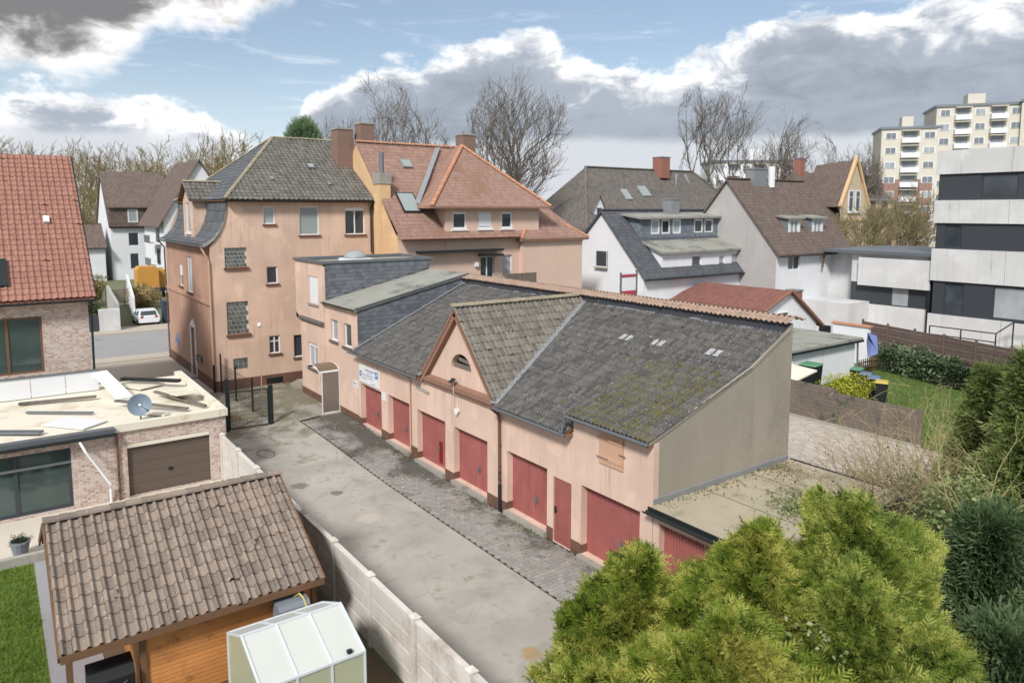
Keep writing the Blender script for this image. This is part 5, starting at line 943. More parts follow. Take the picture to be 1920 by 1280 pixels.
WB = thing('boundary_wall', (-14, 35.5, 0), 'white garden wall with orange coping running to the office yard', 'wall'); part('wall_body', WHITER, WB, (-15.2, -12.6, 34.6, 34.9, 0, 2.6)); MB().obox((-13.9, 34.75, 2.66), (1, 0, 0), (0, 1, 0), (0, 0, 1), 1.4, .25, .06).build('coping', CLAY, WB)
HU = thing('white_hut', (-10.5, 26.5, 0), 'white rendered hut with grey flat roof at the lawn edge', 'shed'); part('hut_wall', WHITER, HU, (-16, -11.2, 23.6, 30.4, 0, 2.35)); part('hut_roof', FELT, HU, (-16.3, -10.9, 23.2, 30.8, 2.42, 2.56)); part('fascia', DARKM, HU, (-16.32, -10.86, 23.16, 30.84, 2.28, 2.418)); MB().tube([(-11.1, 30.5, 2.3), (-11.05, 30.55, .1)], .06, 8).build('downpipe', ZINC, HU)
BT = tag(MB().mesh([(-10.7, 30.9, 2.9), (-10.3, 31.3, 2.7), (-10.1, 31.2, 1.6), (-10.6, 30.9, 1.3), (-10.9, 31.2, 2.2)], [(0, 1, 2, 3, 4), (0, 4, 3), (1, 0, 2)]).build('blue_tarpaulin', M('blue_tarp', srgb(112, 124, 176), rough=.4, var=.2, scale=3)), 'crumpled blue tarpaulin hanging at the corner of the white hut', 'tarpaulin')
SG = thing('for_sale_board', (-23.5, 22.9, 4), 'red and white notice board beside the salmon house', 'sign'); part('board', WHITER, SG, (-23.5, -23.42, 21.6, 23.0, 4.2, 6.3)); part('red_band', M('notice_red', srgb(168, 70, 84), var=.1, bump=0), SG, (-23.415, -23.4, 21.62, 22.98, 4.4, 5.0)); part('red_line', bpy.data.materials['notice_red'], SG, (-23.415, -23.4, 21.62, 22.98, 5.95, 6.15)); part('post', ZINC, SG, (-23.5, -23.4, 23.01, 23.15, 0, 6.4)); part('bracket', ZINC, SG, (-23.5, -23.4, 21.5, 21.6, 0, 6.3))
part('poster_face', M('poster_yellow', srgb(234, 206, 70), var=.12, scale=1.3, bump=0), PO, (-21.0, -20.9, 47.3, 49.6, 3.6, 5.7)); MB().extr([(-20.88, 47.32, 5.68), (-20.88, 48.3, 5.68), (-20.88, 47.32, 4.9)], (.01, 0, 0)).build('blue_corner', M('poster_blue', srgb(46, 88, 166), var=.1, bump=0), PO); part('figure_mark', ZINC, PO, (-20.88, -20.87, 48.5, 48.75, 4.7, 5.3), (-20.88, -20.87, 49.05, 49.25, 4.8, 5.2)); part('poster_post', LCONC, PO, (-21.1, -21.0, 47.2, 49.7, 0, 6.6))

# ------------------------------------------------------------------ brick house and garage on the left
BH = thing('brick_house', (-28, -15, 0), 'brick house with steep red tiled roof at the left edge', 'house')
wall(BH, 'yard_wall', BRICK, '+X', -24.6, -24, -10.7, -.2, 6.75, [(-16.4, -12.5, 3.5, 6.0)], .2)
window(BH, '+X', -24.6, -16.4, -12.5, 3.5, 6.0, .16, frame=WOODB, mull=3, pane=GLG, sill=None, fw=.09)
MB().face((-24.6, -10.7, 0), (-38, -10.7, 0), (-38, -10.7, 6.75), (-31.2, -10.7, 13.3), (-24.6, -10.7, 6.75)).build('gable_wall', BRICK, BH)
slab(BH, 'roof', RREDL, [(-24.1, -26, 6.75), (-24.1, -10.45, 6.75), (-31.2, -10.45, 13.35), (-31.2, -26, 13.35)], .2); vB = Vector((-7.1, 0, 6.6)); tiles(BH, (-24.06, -17.6, 6.77), (0, 1, 0), vB, 7.17, vB.length, .26, .34, TRED, .05, 1); slab(BH, 'roof', RREDL, [(-31.2, -26, 13.35), (-31.2, -10.45, 13.35), (-38.4, -10.45, 6.7), (-38.4, -26, 6.7)], .2)
gutter(BH, (-24.0, -26, 6.66), (-24.0, -10.4, 6.66), .09, DARKM); MB().tube([(-24.0, -10.6, 6.6), (-24.45, -10.6, 6.1), (-24.5, -10.62, 3.2)], .05, 8).build('downpipe', DARKM, BH)
MB().bar((-24.15, -10.42, 6.66), (-31.2, -10.42, 13.3), .06, .3).build('verge_board', DARKM, BH); MB().obox((-27.6, -11.9, 10.15), (0, 1, 0), (-.73, 0, .68), (.68, 0, .73), .12, .2, .12).build('vent_tile', BLIND, BH)
MB().obox((-25.2, -14.1, 7.9), (0, 1, 0), (-.73, 0, .68), (.68, 0, .73), .5, .8, .1).build('roof_window', DARKM, BH)
FG = thing('brick_garage', (-19, -10.5, 0), 'flat-roofed brick extension with brown garage door and glazed terrace doors', 'garage')
wall(FG, 'front_wall', BRICK, '+X', -16.2, -24, -7.02, -.2, 2.6, [(-10.53, -7.64, .05, 2.06), (-15.6, -12.3, .1, 2.28)], .22)
gd = MB()
for k in range(5): gd.box(-16.36, -16.33, -10.52, -7.65, .06 + k * .4, .06 + k * .4 + .392)
gdo = gd.build('sectional_door', BROWND, FG); part('handle', BLACK, gdo, (-16.33, -16.3, -9.15, -9.0, .75, .85)); part('lintel_trim', MEMB, FG, (-16.35, -16.21, -10.52, -7.65, 1.9, 2.05))
window(FG, '+X', -16.2, -15.6, -12.3, .1, 2.28, .16, frame=ANTH, mull=2, pane=GLG, sill=None, fw=.1); part('awning_rail', ZINC, FG, (-16.3, -16.22, -15.6, -12.2, 1.72, 1.8))
MB().face((-16.2, -7.02, -.2), (-26, -7.02, -.2), (-26, -7.02, 2.6), (-16.2, -7.02, 2.6)).face((-24.5, -7.02, -.2), (-24.5, -10.7, -.2), (-24.5, -10.7, 2.6), (-24.5, -7.02, 2.6)).build('side_wall', BRICK, FG)
part('roof_slab', MEMB, FG, (-24.5, -16.3, -24, -7.1, 2.5, 2.66)); part('roof_kerb', MEMB, FG, (-24.5, -16.1, -7.25, -6.95, 2.58, 2.86), (-16.34, -16.08, -10.9, -7.25, 2.58, 2.86)); part('roof_edge', ZINC, FG, (-16.3, -15.95, -24, -10.9, 2.6, 2.78)); gutter(FG, (-15.86, -24, 2.62), (-15.86, -10.9, 2.62), .09, DARKM)
MB().tube([(-15.9, -12.05, 2.55), (-15.6, -11.9, 2.2), (-15.5, -11.2, .9), (-16.05, -11.15, .6), (-16.1, -11.15, 0)], .045, 8).build('downpipe', WHITE, FG); MB().tube([(-16.14, -10.85, 2.6), (-16.14, -10.85, 0)], .04, 8).build('downpipe', RUSTY, FG)
tp = MB()
for k in range(9): tp.box(-23.3, -23.24, -22 + k * 1.27, -20.76 + k * 1.27, 2.7, 3.55)
TP = thing('terrace_parapet', (-23.3, -16, 2.7), 'pale sheet-clad terrace parapet in front of the brick house', 'parapet'); tp.build('parapet_sheets', BLIND, TP); part('parapet_rail', ZINC, TP, (-23.36, -23.2, -22, -10.6, 3.56, 3.62)); MB().bar((-23.3, -10.5, 3.4), (-20.3, -9.9, 2.75), .5, .25).build('rolled_awning', WHITE, TP)
LB = ['long dark roof batten lying across the flat brick garage', 'grey timber plank tilted on the flat roof near the dish', 'white insulation sheet leaning near the roof kerb', 'dark beam lying towards the far roof corner', 'short pale board beside the satellite dish', 'white sheet lying flat at the front of the roof', 'grey plank by the terrace parapet', 'weathered batten at the left end of the flat roof', 'bent metal strip lying on the membrane', 'cream panel at the far roof corner']
BP = [((-20.5, -8.8, 2.9), (-17.3, -7.5, 2.78), .16, .08, WOODG), ((-19.6, -10.4, 2.95), (-17.2, -8.2, 2.8), .22, .06, WOODG), ((-20.6, -8.0, 2.78), (-18.4, -7.9, 3.1), .9, .05, MEMB), ((-23.8, -9.6, 2.95), (-21.6, -7.6, 3.0), .25, .12, BLACK), ((-18.1, -9.9, 2.72), (-17.0, -9.0, 2.74), .3, .05, MEMB), ((-18.6, -12.6, 2.72), (-17.1, -11.4, 2.72), 1.1, .05, BLIND), ((-22.2, -13.6, 2.75), (-21.5, -10.9, 2.8), .2, .08, WOODG), ((-18.6, -15.2, 2.75), (-17.0, -13.1, 2.78), .3, .08, ZINC), ((-20.6, -13.4, 2.73), (-18.9, -11.3, 2.76), .14, .06, ZINC), ((-23.9, -9.4, 2.72), (-22.2, -8.6, 2.76), 1.2, .06, MEMB)]
for l_, (a, b2, w_, h_, mt) in zip(LB, BP): tag(MB().bar(a, b2, w_, h_).build('roof_board', mt), l_, 'board', 'loose boards on the flat roof')
DI = thing('satellite_dish', (-17.0, -9.9, 2.7), 'blue grey satellite dish standing on the brick garage roof', 'satellite dish'); db = MB(); ax = Vector((.9, -.25, .35)).normalized(); u_ = ax.orthogonal().normalized(); q_ = ax.cross(u_); cc = Vector((-17.0, -9.9, 3.25))
rings = [(r, .18 * (r / .42) ** 2) for r in (0.02, .15, .28, .42)]; vs = []
for r, d_ in rings: vs += [cc + ax * d_ + (u_ * math.cos(2 * math.pi * k / 20) + q_ * math.sin(2 * math.pi * k / 20)) * r for k in range(20)]
db.mesh(vs, [(i * 20 + j, i * 20 + (j + 1) % 20, (i + 1) * 20 + (j + 1) % 20, (i + 1) * 20 + j) for i in range(3) for j in range(20)] + [tuple(range(20))]); db.build('reflector', M('dish_grey', srgb(120, 136, 150), rough=.5, var=.06, bump=0), DI, smooth=True)
MB().tube([(-17.0, -9.9, 2.6), (-17.0, -9.9, 3.2)], .03, 8).tube([cc - q_ * .4, cc + ax * .55 - q_ * .1], .015, 6).build('mount', ZINC, DI); MB().obox(cc + ax * .57 - q_ * .08, ax, u_, q_, .06, .04, .04).build('receiver', WHITE, DI)

# ------------------------------------------------------------------ garden shed, greenhouse, fence
SH = thing('garden_shed', (-5.8, -10.6, 0), 'timber garden shed under a brown pantile roof beside the concrete fence', 'shed')
rx, rz, exs, ezs, sy0, sy1 = -5.89, 3.48, -2.76, 1.9, -13.6, -8.24; vS = Vector((rx - exs, 0, rz - ezs)); bxs = 2 * rx - exs
slab(SH, 'roof_deck', WOODB, [(exs + .02, sy0 + .03, ezs + .01), (exs + .02, sy1 - .02, ezs + .01), (rx, sy1 - .02, rz), (rx, sy0 + .03, rz)], .07); slab(SH, 'roof_deck', WOODB, [(rx, sy0 + .03, rz), (rx, sy1 - .02, rz), (bxs, sy1 - .02, ezs), (bxs, sy0 + .03, ezs)], .07)
tiles(SH, (exs, sy0, ezs + .03), (0, 1, 0), vS, sy1 - sy0, vS.length, .228, .315, TSHED, .075, 1, single=True, jit=.006)
tiles(SH, (bxs, sy1, ezs + .03), (0, -1, 0), Vector((exs - rx, 0, rz - ezs)), sy1 - sy0, vS.length, .228, .315, TSHED, .075, 1)
ridge_caps(SH, (rx, sy0 - .02, rz + .12), (rx, sy1 + .04, rz + .12), .12, .33, TSHED); MB().bar((exs + .02, sy0, ezs - .03), (exs + .02, sy1, ezs - .03), .03, .16).build('fascia', WOODB, SH)
for y in (sy0 - .02, sy1 + .01):
    for s_ in (1, -1): MB().bar((rx + s_ * (exs - rx), y, ezs - .02), (rx, y, rz), .04, .16).build('verge_board', WOODB, SH)
wx = exs - .36
for k in range(19): mb = MB(); mb.cur = random.random(); mb.extr([(wx - .02, -12.1, .02 + k * .1), (wx + .012, -12.1, .02 + k * .1), (wx + .002, -12.1, .115 + k * .1), (wx - .02, -12.1, .115 + k * .1)], (0, 3.7, 0)); mb.build('plank', WOOD, SH)
for k in range(19): mb = MB(); mb.cur = random.random(); mb.box(bxs + .3, wx - .03, -12.14, -12.1, .02 + k * .1, .115 + k * .1); mb.build('plank', WOOD, SH)
for y in (-12.17, -8.45, -13.5): part('post', WOODB, SH, (wx - .06, wx + .06, y, y + .12, 0, 1.92))
part('rear_wall', WOODB, SH, (bxs + .28, bxs + .36, -13.4, -8.4, 0, 1.9)); part('end_wall', WOODB, SH, (bxs + .36, wx - .07, -8.5, -8.44, 0, 1.9))
MB().face((bxs + .3, -8.44, 1.9), (wx, -8.44, 1.9), (rx, -8.44, rz - .12)).build('gable_boarding', WOODB, SH)
for y, z in ((-12.5, .30), (-9.5, .42)): c_ = Vector((exs, y, ezs)) + vS * z; MB().mesh([c_ + Vector((.1, -.07, .08)), c_ + Vector((.1, .07, .08)), c_ + Vector((-.12, 0, .12)), c_ + Vector((.02, 0, .28))], [(0, 1, 3), (1, 2, 3), (2, 0, 3)]).build('vent_tile', TSHED, SH)
TK = thing('water_tank', (-2.6, -9, 0), 'grey plastic water tank with a yellow hose against the shed', 'tank'); GREYP = M('grey_plastic', srgb(124, 130, 138), rough=.5, var=.06, bump=0)
MB().extr([(-3.02, -9.4, .0), (-2.5, -9.4, .0), (-2.5, -9.4, 1.55), (-2.58, -9.4, 1.64), (-2.98, -9.4, 1.66)], (0, .72, 0)).build('tank_body', GREYP, TK); MB().tube([(-2.85, -8.95, 1.66), (-2.75, -8.85, 1.74), (-2.6, -8.8, 1.68), (-2.47, -8.78, 1.5), (-2.47, -8.76, .9)], .025, 6).build('hose', M('yellow_hose', srgb(190, 176, 110), rough=.5, bump=0), TK)
BQ = thing('covered_grill', (-3.2, -12.8, 0), 'black covered grill standing under the open end of the shed', 'grill'); MB().extr([(-3.6, -13.15, .4), (-2.9, -13.15, .4), (-2.9, -13.15, 1.05), (-3.05, -13.15, 1.22), (-3.5, -13.15, 1.22)], (0, .85, 0)).build('cover', BLACK, BQ)
for x, y in ((-3.5, -13.1), (-3.0, -13.1), (-3.5, -12.4), (-3.0, -12.4)): part('leg', DARKM, BQ, (x, x + .05, y, y + .05, 0, .4))
MB().tube([(-2.88, -13.0, .95), (-2.8, -12.9, .95), (-2.8, -12.55, .95), (-2.88, -12.45, .95)], .015, 6).build('handle', ZINC, BQ)
for k, (x, y, l_) in enumerate(((-2.9, -13.45, 'red plastic tool handle leaning beside the garden path, left one'), (-2.75, -13.2, 'red plastic tool handle leaning beside the garden path, right one'))): tag(MB().tube([(x, y, 0), (x - .02, y, .5), (x - .05, y + .02, .75)], .045, 8).build('garden_tool', M('red_plastic', srgb(214, 70, 60), rough=.4, bump=0)), l_, 'tool')
for k, (x, y, r, l_, mt) in enumerate(((-12.9, -13.2, .24, 'terracotta flower pot on the terrace edge', CLAY), (-13.0, -14.0, .26, 'grey plant tub on the terrace edge left of the terracotta pot', GREYP), (-12.8, -12.6, .18, 'small terracotta pot half behind the shed gable', CLAY))):
    t_ = thing('plant_pot', (x, y, .02), l_, 'pot'); MB().lathe((x, y, .02), [(r * .7, 0), (r, .42), (r * 1.08, .43), (r * 1.08, .5), (r * .9, .5), (r * .88, .44)], 14).build('pot', mt, t_); n_ = 60; P_ = np.array([(x, y, .46)]) + RNG.normal(size=(n_, 3)) * [.1, .1, .05]; V_, T_, tt = sprays(P_, np.tile([[0, 0, 1.]], (n_, 1)) + RNG.normal(size=(n_, 3)) * .5, RNG.uniform(.15, .3, n_), RNG.uniform(.1, .5, n_), 5)
    np_obj('plant', V_, T_, LEAF('pot_plant%d' % k, [srgb(46, 56, 34), srgb(76, 86, 48), srgb(120, 120, 76)]), t_, tt)
tag(part('terrace_edge', CONC, None, (-12.5, -12.3, -22, -12.4, -.1, .28)), 'low concrete kerb between terrace and lawn', 'kerb')
GH = thing('greenhouse', (-.8, -9.6, 0), 'small greenhouse with cream twin-wall panes and pale frame', 'greenhouse')
POLY = M('polycarbonate', srgb(196, 200, 194), rough=.35, var=.05, bump=0); POLYS = M('side_polycarbonate', srgb(168, 172, 146), rough=.35, var=.12, scale=1.5, bump=0)
gx0, gx1, gy0, gy1, ge, gr = -1.55, -.05, -10.75, -8.5, 1.45, 1.98; gm_ = (gx0 + gx1) / 2
gx0, gx1, gm_, gy0, gy1, ge, gr = -2.2, .09, -1.13, -10.6, -8.5, 1.65, 2.1
for k in range(3):
    y0, y1 = gy0 + (gy1 - gy0) * k / 3 + .02, gy0 + (gy1 - gy0) * (k + 1) / 3 - .02
    for a, b2 in (((gx1, ge), (gm_, gr)), ((gm_, gr), (gx0, ge))): MB().extr([(a[0], y0, a[1]), (b2[0], y0, b2[1]), (b2[0], y0, b2[1] + .012), (a[0], y0, a[1] + .012)], (0, y1 - y0, 0)).build('roof_pane', POLY, GH)
    part('side_pane', POLYS, GH, (gx1 - .012, gx1, y0, y1, .05, ge - .02)); part('side_pane', POLYS, GH, (gx0, gx0 + .012, y0, y1, .05, ge - .02))
for y in (gy0, gy1): MB().extr([(gx0 + .02, y, .05), (gx1 - .02, y, .05), (gx1 - .02, y, ge), (gm_, y, gr), (gx0 + .02, y, ge)], (0, .012, 0)).build('end_pane', POLYS, GH)
fr = MB(); ALU = M('pale_aluminium', srgb(206, 212, 216), rough=.4, var=.05, bump=0)
for k in range(4):
    y = gy0 + (gy1 - gy0) * k / 3; fr.bar((gx1, y, ge + .01), (gm_, y, gr + .02), .045); fr.bar((gm_, y, gr + .02), (gx0, y, ge + .01), .045); fr.bar((gx1, y, 0), (gx1, y, ge), .045); fr.bar((gx0, y, 0), (gx0, y, ge), .045)
for x, z in ((gx1, ge), (gm_, gr + .02), (gx0, ge), (gx1, .04), (gx0, .04)): fr.bar((x, gy0 - .02, z), (x, gy1 + .02, z), .05)
fr.build('frame', ALU, GH); part('window_latch', DARKM, GH, (gx1 - .1, gx1 - .02, gy1 - .35, gy1 - .25, ge + .05, ge + .11))
CFN = thing('concrete_fence', (-5, -7.2, 0), 'pale concrete panel fence with capped posts along the yard', 'fence'); fy = -7.2; px_ = [-16.1 + 2.28 * k for k in range(12)]
pm = MB().box(-.08, .08, -.08, .08, 0, 1.84).mesh([(-.1, -.1, 1.84), (.1, -.1, 1.84), (.1, .1, 1.84), (-.1, .1, 1.84), (0, 0, 1.95)], [(0, 1, 4), (1, 2, 4), (2, 3, 4), (3, 0, 4), (3, 2, 1, 0)]).data('post', FENCEC)
pn = MB().mesh([(0, -.03, 0), (2.1, -.03, 0), (2.1, .03, 0), (0, .03, 0), (0, -.03, .42), (2.1, -.03, .42), (2.1, .03, .42), (0, .03, .42), (.03, -.042, .02), (2.07, -.042, .02), (2.07, -.042, .39), (.03, -.042, .39)], [(4, 5, 6, 7), (2, 3, 7, 6), (0, 1, 9, 8), (1, 5, 10, 9), (5, 4, 11, 10), (4, 0, 8, 11), (8, 9, 10, 11)]).data('panel', FENCEC)
cp = MB().box(0, 2.14, -.07, .07, 0, .06).data('cap', FENCEC)
for k, x in enumerate(px_):
    o = link('post', pm, CFN); o.location = Vector((x, fy, 0)) - org(CFN)
    if k == len(px_) - 1: break
    for j in range(4): o = link('panel', pn, CFN); o.location = Vector((x + .09, fy, .02 + j * .43)) - org(CFN)
    o = link('cap', cp, CFN); o.location = Vector((x + .07, fy, 1.745)) - org(CFN)

# ------------------------------------------------------------------ mesh gate and fence by the house
def mesh_panel(o, a, b2, h, z0=.05, name='wire_mesh', st=.1, hst=.2):
    a, b2 = Vector(a), Vector(b2); n_ = int((b2 - a).length / st); mb = MB()
    for k in range(n_ + 1): p_ = a.lerp(b2, k / n_); mb.bar(p_ + Vector((0, 0, z0)), p_ + Vector((0, 0, h)), .006)
    for k in range(int((h - z0) / hst) + 1): z = z0 + k * hst; mb.bar(a + Vector((0, 0, z)), b2 + Vector((0, 0, z)), .01)
    return mb.build(name, DARKM, o)
ga, gb = Vector((-22.55, -5.25, 0)), Vector((-22.4, -3.45, 0))
GT = thing('mesh_gate', (-22.5, -4.3, 0), 'dark green wire mesh gate closing the yard beside the house', 'gate'); mesh_panel(GT, ga, gb, 1.85, .12); gf = MB()
for a, b2 in ((ga + Vector((0, 0, .1)), ga + Vector((0, 0, 1.9))), (gb + Vector((0, 0, .1)), gb + Vector((0, 0, 1.9))), (ga + Vector((0, 0, 1.88)), gb + Vector((0, 0, 1.88))), (ga + Vector((0, 0, .1)), gb + Vector((0, 0, .1)))): gf.bar(a, b2, .05)
gf.build('gate_frame', DARKM, GT); part('post', DARKM, GT, (-22.5, -22.34, -3.42, -3.22, 0, 2.05)); part('post', DARKM, GT, (-22.62, -22.5, -5.42, -5.28, 0, 2.6)); part('latch', ZINC, GT, (-22.5, -22.4, -3.6, -3.5, 1.0, 1.15))
MF = thing('mesh_fence', (-26.5, -3.6, 0), 'dark wire mesh fence between gate and house corner', 'fence')
for a, b2 in (((-22.45, -3.3, 0), (-25.2, -3.4, 0)), ((-25.2, -3.4, 0), (-28, -3.5, 0)), ((-28, -3.5, 0), (-30.8, -3.6, 0))): mesh_panel(MF, a, b2, 1.75)
for x, y, h in ((-25.2, -3.4, 1.9), (-28, -3.5, 2.0), (-30.7, -3.6, 2.3)): part('post', DARKM, MF, (x - .04, x + .04, y - .04, y + .04, 0, h))
MF2 = thing('mesh_fence', (-22.6, -6.2, 0), 'short wire mesh panel left of the gate behind the brick garage', 'fence'); mesh_panel(MF2, (-22.56, -5.4, 0), (-22.7, -6.95, 0), 1.85)
LPp = thing('pole_lamp', (-28.1, -2.05, 0), 'thin white pole with small globe in front of the peach house', 'lamp'); MB().tube([(-28.1, -2.05, 0), (-28.1, -2.05, 4.1)], .022, 8).build('pole', PEACHP, LPp); MB().lathe((-28.1, -2.05, 4.05), [(.03, 0), (.1, .05), (.13, .14), (.09, .24), (.02, .27)], 12).build('globe', WHITE, LPp, smooth=True)
ST = thing('cellar_steps', (-29, .6, 0), 'grey concrete steps between the peach house and the annex', 'steps')
for k in range(3): part('step', CONC, ST, (-29.9 + k * .5, -27.6, .2 + .02 * k, 2.4, .2 * k, .2 * (k + 1) - .004))
# signs and small fittings on the garage front
SGN = thing('notice_board', (-18, -.04, 2.9), 'large white notice board with blue squares over the first garage door', 'sign'); part('board', BLIND, SGN, (-19.12, -16.95, -.045, -.005, 2.44, 3.27)); INKB, INKG, INKO = M('sign_blue', srgb(92, 124, 188), var=.05, bump=0), M('sign_grey', srgb(120, 134, 160), var=.1, bump=0), M('sign_ochre', srgb(226, 206, 150), var=.05, bump=0)
part('blue_square', INKB, SGN, (-19.06, -18.82, -.049, -.046, 2.72, 2.98)); part('blue_square', INKB, SGN, (-17.36, -17.04, -.049, -.046, 2.86, 3.18)); part('pictogram', BLIND, SGN, (-18.98, -18.92, -.052, -.05, 2.8, 2.9), (-17.28, -17.18, -.052, -.05, 2.98, 3.06), (-17.2, -17.12, -.052, -.05, 3.02, 3.1))
def scrawl(o, x0, x1, z, h, mt, dens=.8, y=-.049):
    mb = MB(); x = x0
    while x < x1: w_ = random.uniform(.03, .09); mb.box(x, min(x + w_, x1), y, y + .003, z, z + h * random.uniform(.6, 1)); x += w_ + .018
    mb.build('print_line', mt, o)
scrawl(SGN, -18.62, -18.45, 3.08, .08, INKO); scrawl(SGN, -18.4, -17.45, 3.07, .09, INKG); scrawl(SGN, -18.2, -17.7, 2.97, .04, INKG)
for z, a, b2 in ((2.87, -18.7, -17.5), (2.81, -18.7, -17.6), (2.72, -18.7, -17.5), (2.64, -18.9, -18.3)): scrawl(SGN, a, b2, z, .035, INKG)
scrawl(SGN, -17.75, -17.35, 2.52, .04, INKG)
S2 = thing('wall_sign', (-19.55, -.03, 2.1), 'small white sign with black lettering left of the first garage door', 'sign'); part('board', BLIND, S2, (-19.84, -19.36, -.03, -.004, 1.98, 2.32)); scrawl(S2, -19.74, -19.42, 2.18, .06, INKG, y=-.034); part('bold_initial', BLACK, S2, (-19.8, -19.76, -.034, -.031, 2.16, 2.27)); scrawl(S2, -19.78, -19.45, 2.06, .03, INKG, y=-.034)
S3 = tag(part('house_notice', BLIND, None, (-16.7, -16.35, -.03, -.004, 2.0, 2.38)), 'small square white notice between the first two garage doors', 'sign')
SL_ = thing('solar_lamp', (-10.08, -.1, 4), 'small solar panel lamp with hanging cable below the gable vent', 'lamp'); MB().obox((-10.08, -.26, 4.2), (1, 0, 0), (0, .7, .5), (0, -.5, .7), .13, .12, .012).build('solar_panel', DARKM, SL_); MB().bar((-10.08, -.02, 4.1), (-10.08, -.24, 4.17), .03).build('bracket', ZINC, SL_)
MB().tube([(-10.06, -.22, 4.1), (-10.05, -.22, 3.7), (-10.04, -.04, 3.6), (-10.04, -.03, 3.15)], .012, 5).build('cable', WHITE, SL_); part('lamp_head', WHITE, SL_, (-10.16, -9.92, -.12, -.02, 2.98, 3.08), (-10.08, -10.0, -.16, -.06, 2.88, 2.98))
# ------------------------------------------------------------------ rear garden: fences, bins, hedge
RF = thing('rear_panel_fence', (-5, 19.3, 0), 'weathered grey panel fence behind the paved rear yard', 'fence'); mb = None
for k in range(6):
    x0 = -13.9 + k * 2.0
    if x0 > -2.2: break
    for j in range(10 - k // 2): mb = MB(); mb.cur = random.random(); z = .1 + j * .2; mb.box(x0 + .05, x0 + 1.95, 19.25 + .008 * (j % 2), 19.29 + .008 * (j % 2), z, z + .19); mb.build('slat', WOODG, RF)
    part('post', WOODG, RF, (x0 - .05, x0 + .05, 19.22, 19.34, 0, 2.2 - .1 * k))
part('post', WOODG, RF, (-1.95, -1.85, 19.22, 19.34, 0, 1.8)); part('footing', CONC, RF, (-13.9, -1.8, 19.1, 19.2, 0, .14))
BF = thing('brown_board_fence', (0, 34, 0), 'long brown board fence in front of the office block', 'fence'); fd = Vector((1, -.32, 0)).normalized()
for k in range(14):
    p0 = Vector((-14.9, 38.1, 0)) + fd * 2.3 * k
    for j in range(10): mb = MB(); mb.cur = random.random(); mb.bar(p0 + fd * .06 + Vector((0, .012 * (j % 2), .2 + j * .24)), p0 + fd * 2.24 + Vector((0, .012 * (j % 2), .2 + j * .24)), .035, .228); mb.build('slat', WOODF, BF)
    MB().bar(p0, p0 + Vector((0, 0, 2.62)), .12).build('post', WOODF, BF)
PK = thing('picket_fence', (-11.5, 33.6, 0), 'short dark picket fence between white hut and hedge', 'fence')
for k in range(11): part('picket', WOODB, PK, (-11.4 + .02, -11.37, 31 + k * .26, 31.12 + k * .26, 0, .95))
part('rail', WOODB, PK, (-11.35, -11.31, 31, 33.8, .3, .38), (-11.35, -11.31, 31, 33.8, .7, .78))
def bin_(x, y, rz, lid, label, s_=1., name='wheelie_bin'):
    o = thing(name, (x, y, 0), label, 'bin', 'bins by the rear fence'); o.rotation_euler.z = rz; h = 1.0 * s_; w_ = .28 * s_; ORG[o.name] = Vector((0, 0, 0))
    MB().mesh([(-w_ * .85, -w_ * .85, .08), (w_ * .85, -w_ * .85, .08), (w_ * .85, w_ * .85, .08), (-w_ * .85, w_ * .85, .08), (-w_, -w_, h), (w_, -w_, h), (w_, w_ * 1.1, h), (-w_, w_ * 1.1, h)], [(3, 2, 1, 0), (0, 1, 5, 4), (1, 2, 6, 5), (2, 3, 7, 6), (3, 0, 4, 7), (4, 5, 6, 7)]).build('body', DARKM, o)
    MB().mesh([(-w_ * 1.08, -w_ * 1.12, h + .005), (w_ * 1.08, -w_ * 1.12, h + .005), (w_ * 1.08, w_ * 1.2, h + .005), (-w_ * 1.08, w_ * 1.2, h + .005), (-w_ * .95, -w_, h + .08), (w_ * .95, -w_, h + .08), (w_ * .95, w_, h + .1), (-w_ * .95, w_, h + .1)], [(0, 1, 5, 4), (1, 2, 6, 5), (2, 3, 7, 6), (3, 0, 4, 7), (4, 5, 6, 7), (3, 2, 1, 0)]).build('lid', lid, o)
    for sx in (-1, 1): MB().tube([(sx * w_ * .9 - .03, w_ * .9, .1), (sx * w_ * .9 + .03, w_ * .9, .1)], .1, 10).build('wheel', BLACK, o)
    MB().tube([(-w_ * .8, w_ * 1.25, h - .03), (w_ * .8, w_ * 1.25, h - .03)], .02, 6).build('handle', BLACK, o); return o
LBL, LYE, LGR = M('blue_lid', srgb(92, 112, 150), rough=.5, bump=0), M('yellow_lid', srgb(188, 168, 82), rough=.5, bump=0), M('green_lid', srgb(92, 142, 112), rough=.5, bump=0)
bin_(-6.9, 25.5, .4, LYE, 'wheelie bin with a yellow lid, nearest of the row', 1.15); bin_(-7.7, 26.2, .4, LBL, 'wheelie bin with a blue lid beside the yellow-lidded one', 1.15); bin_(-8.6, 27.0, .3, LBL, 'wheelie bin with a grey blue lid behind the yellow bush', 1.1)
bin_(-9.6, 27.8, .2, LGR, 'green-lidded bin next to the white hut', 1.1); bin_(-10.4, 24.2, .1, LGR, 'large green-lidded waste container at the hut wall', 1.7, 'waste_container')
TB = thing('timber_rack', (-10.6, 21.2, 0), 'cream sheet roof on posts beside the rear fence', 'lean-to'); slab(TB, 'sheet_roof', MEMB, [(-12.8, 20.0, 1.9), (-8.6, 20.0, 1.7), (-8.6, 21.9, 2.0), (-12.8, 21.9, 2.2)], .08); part('post', MEMB, TB, (-8.8, -8.65, 20.0, 20.15, 0, 1.65)); part('post', MEMB, TB, (-10.8, -10.65, 20.0, 20.15, 0, 1.75)); part('post', MEMB, TB, (-12.7, -12.55, 20.0, 20.15, 0, 1.8))
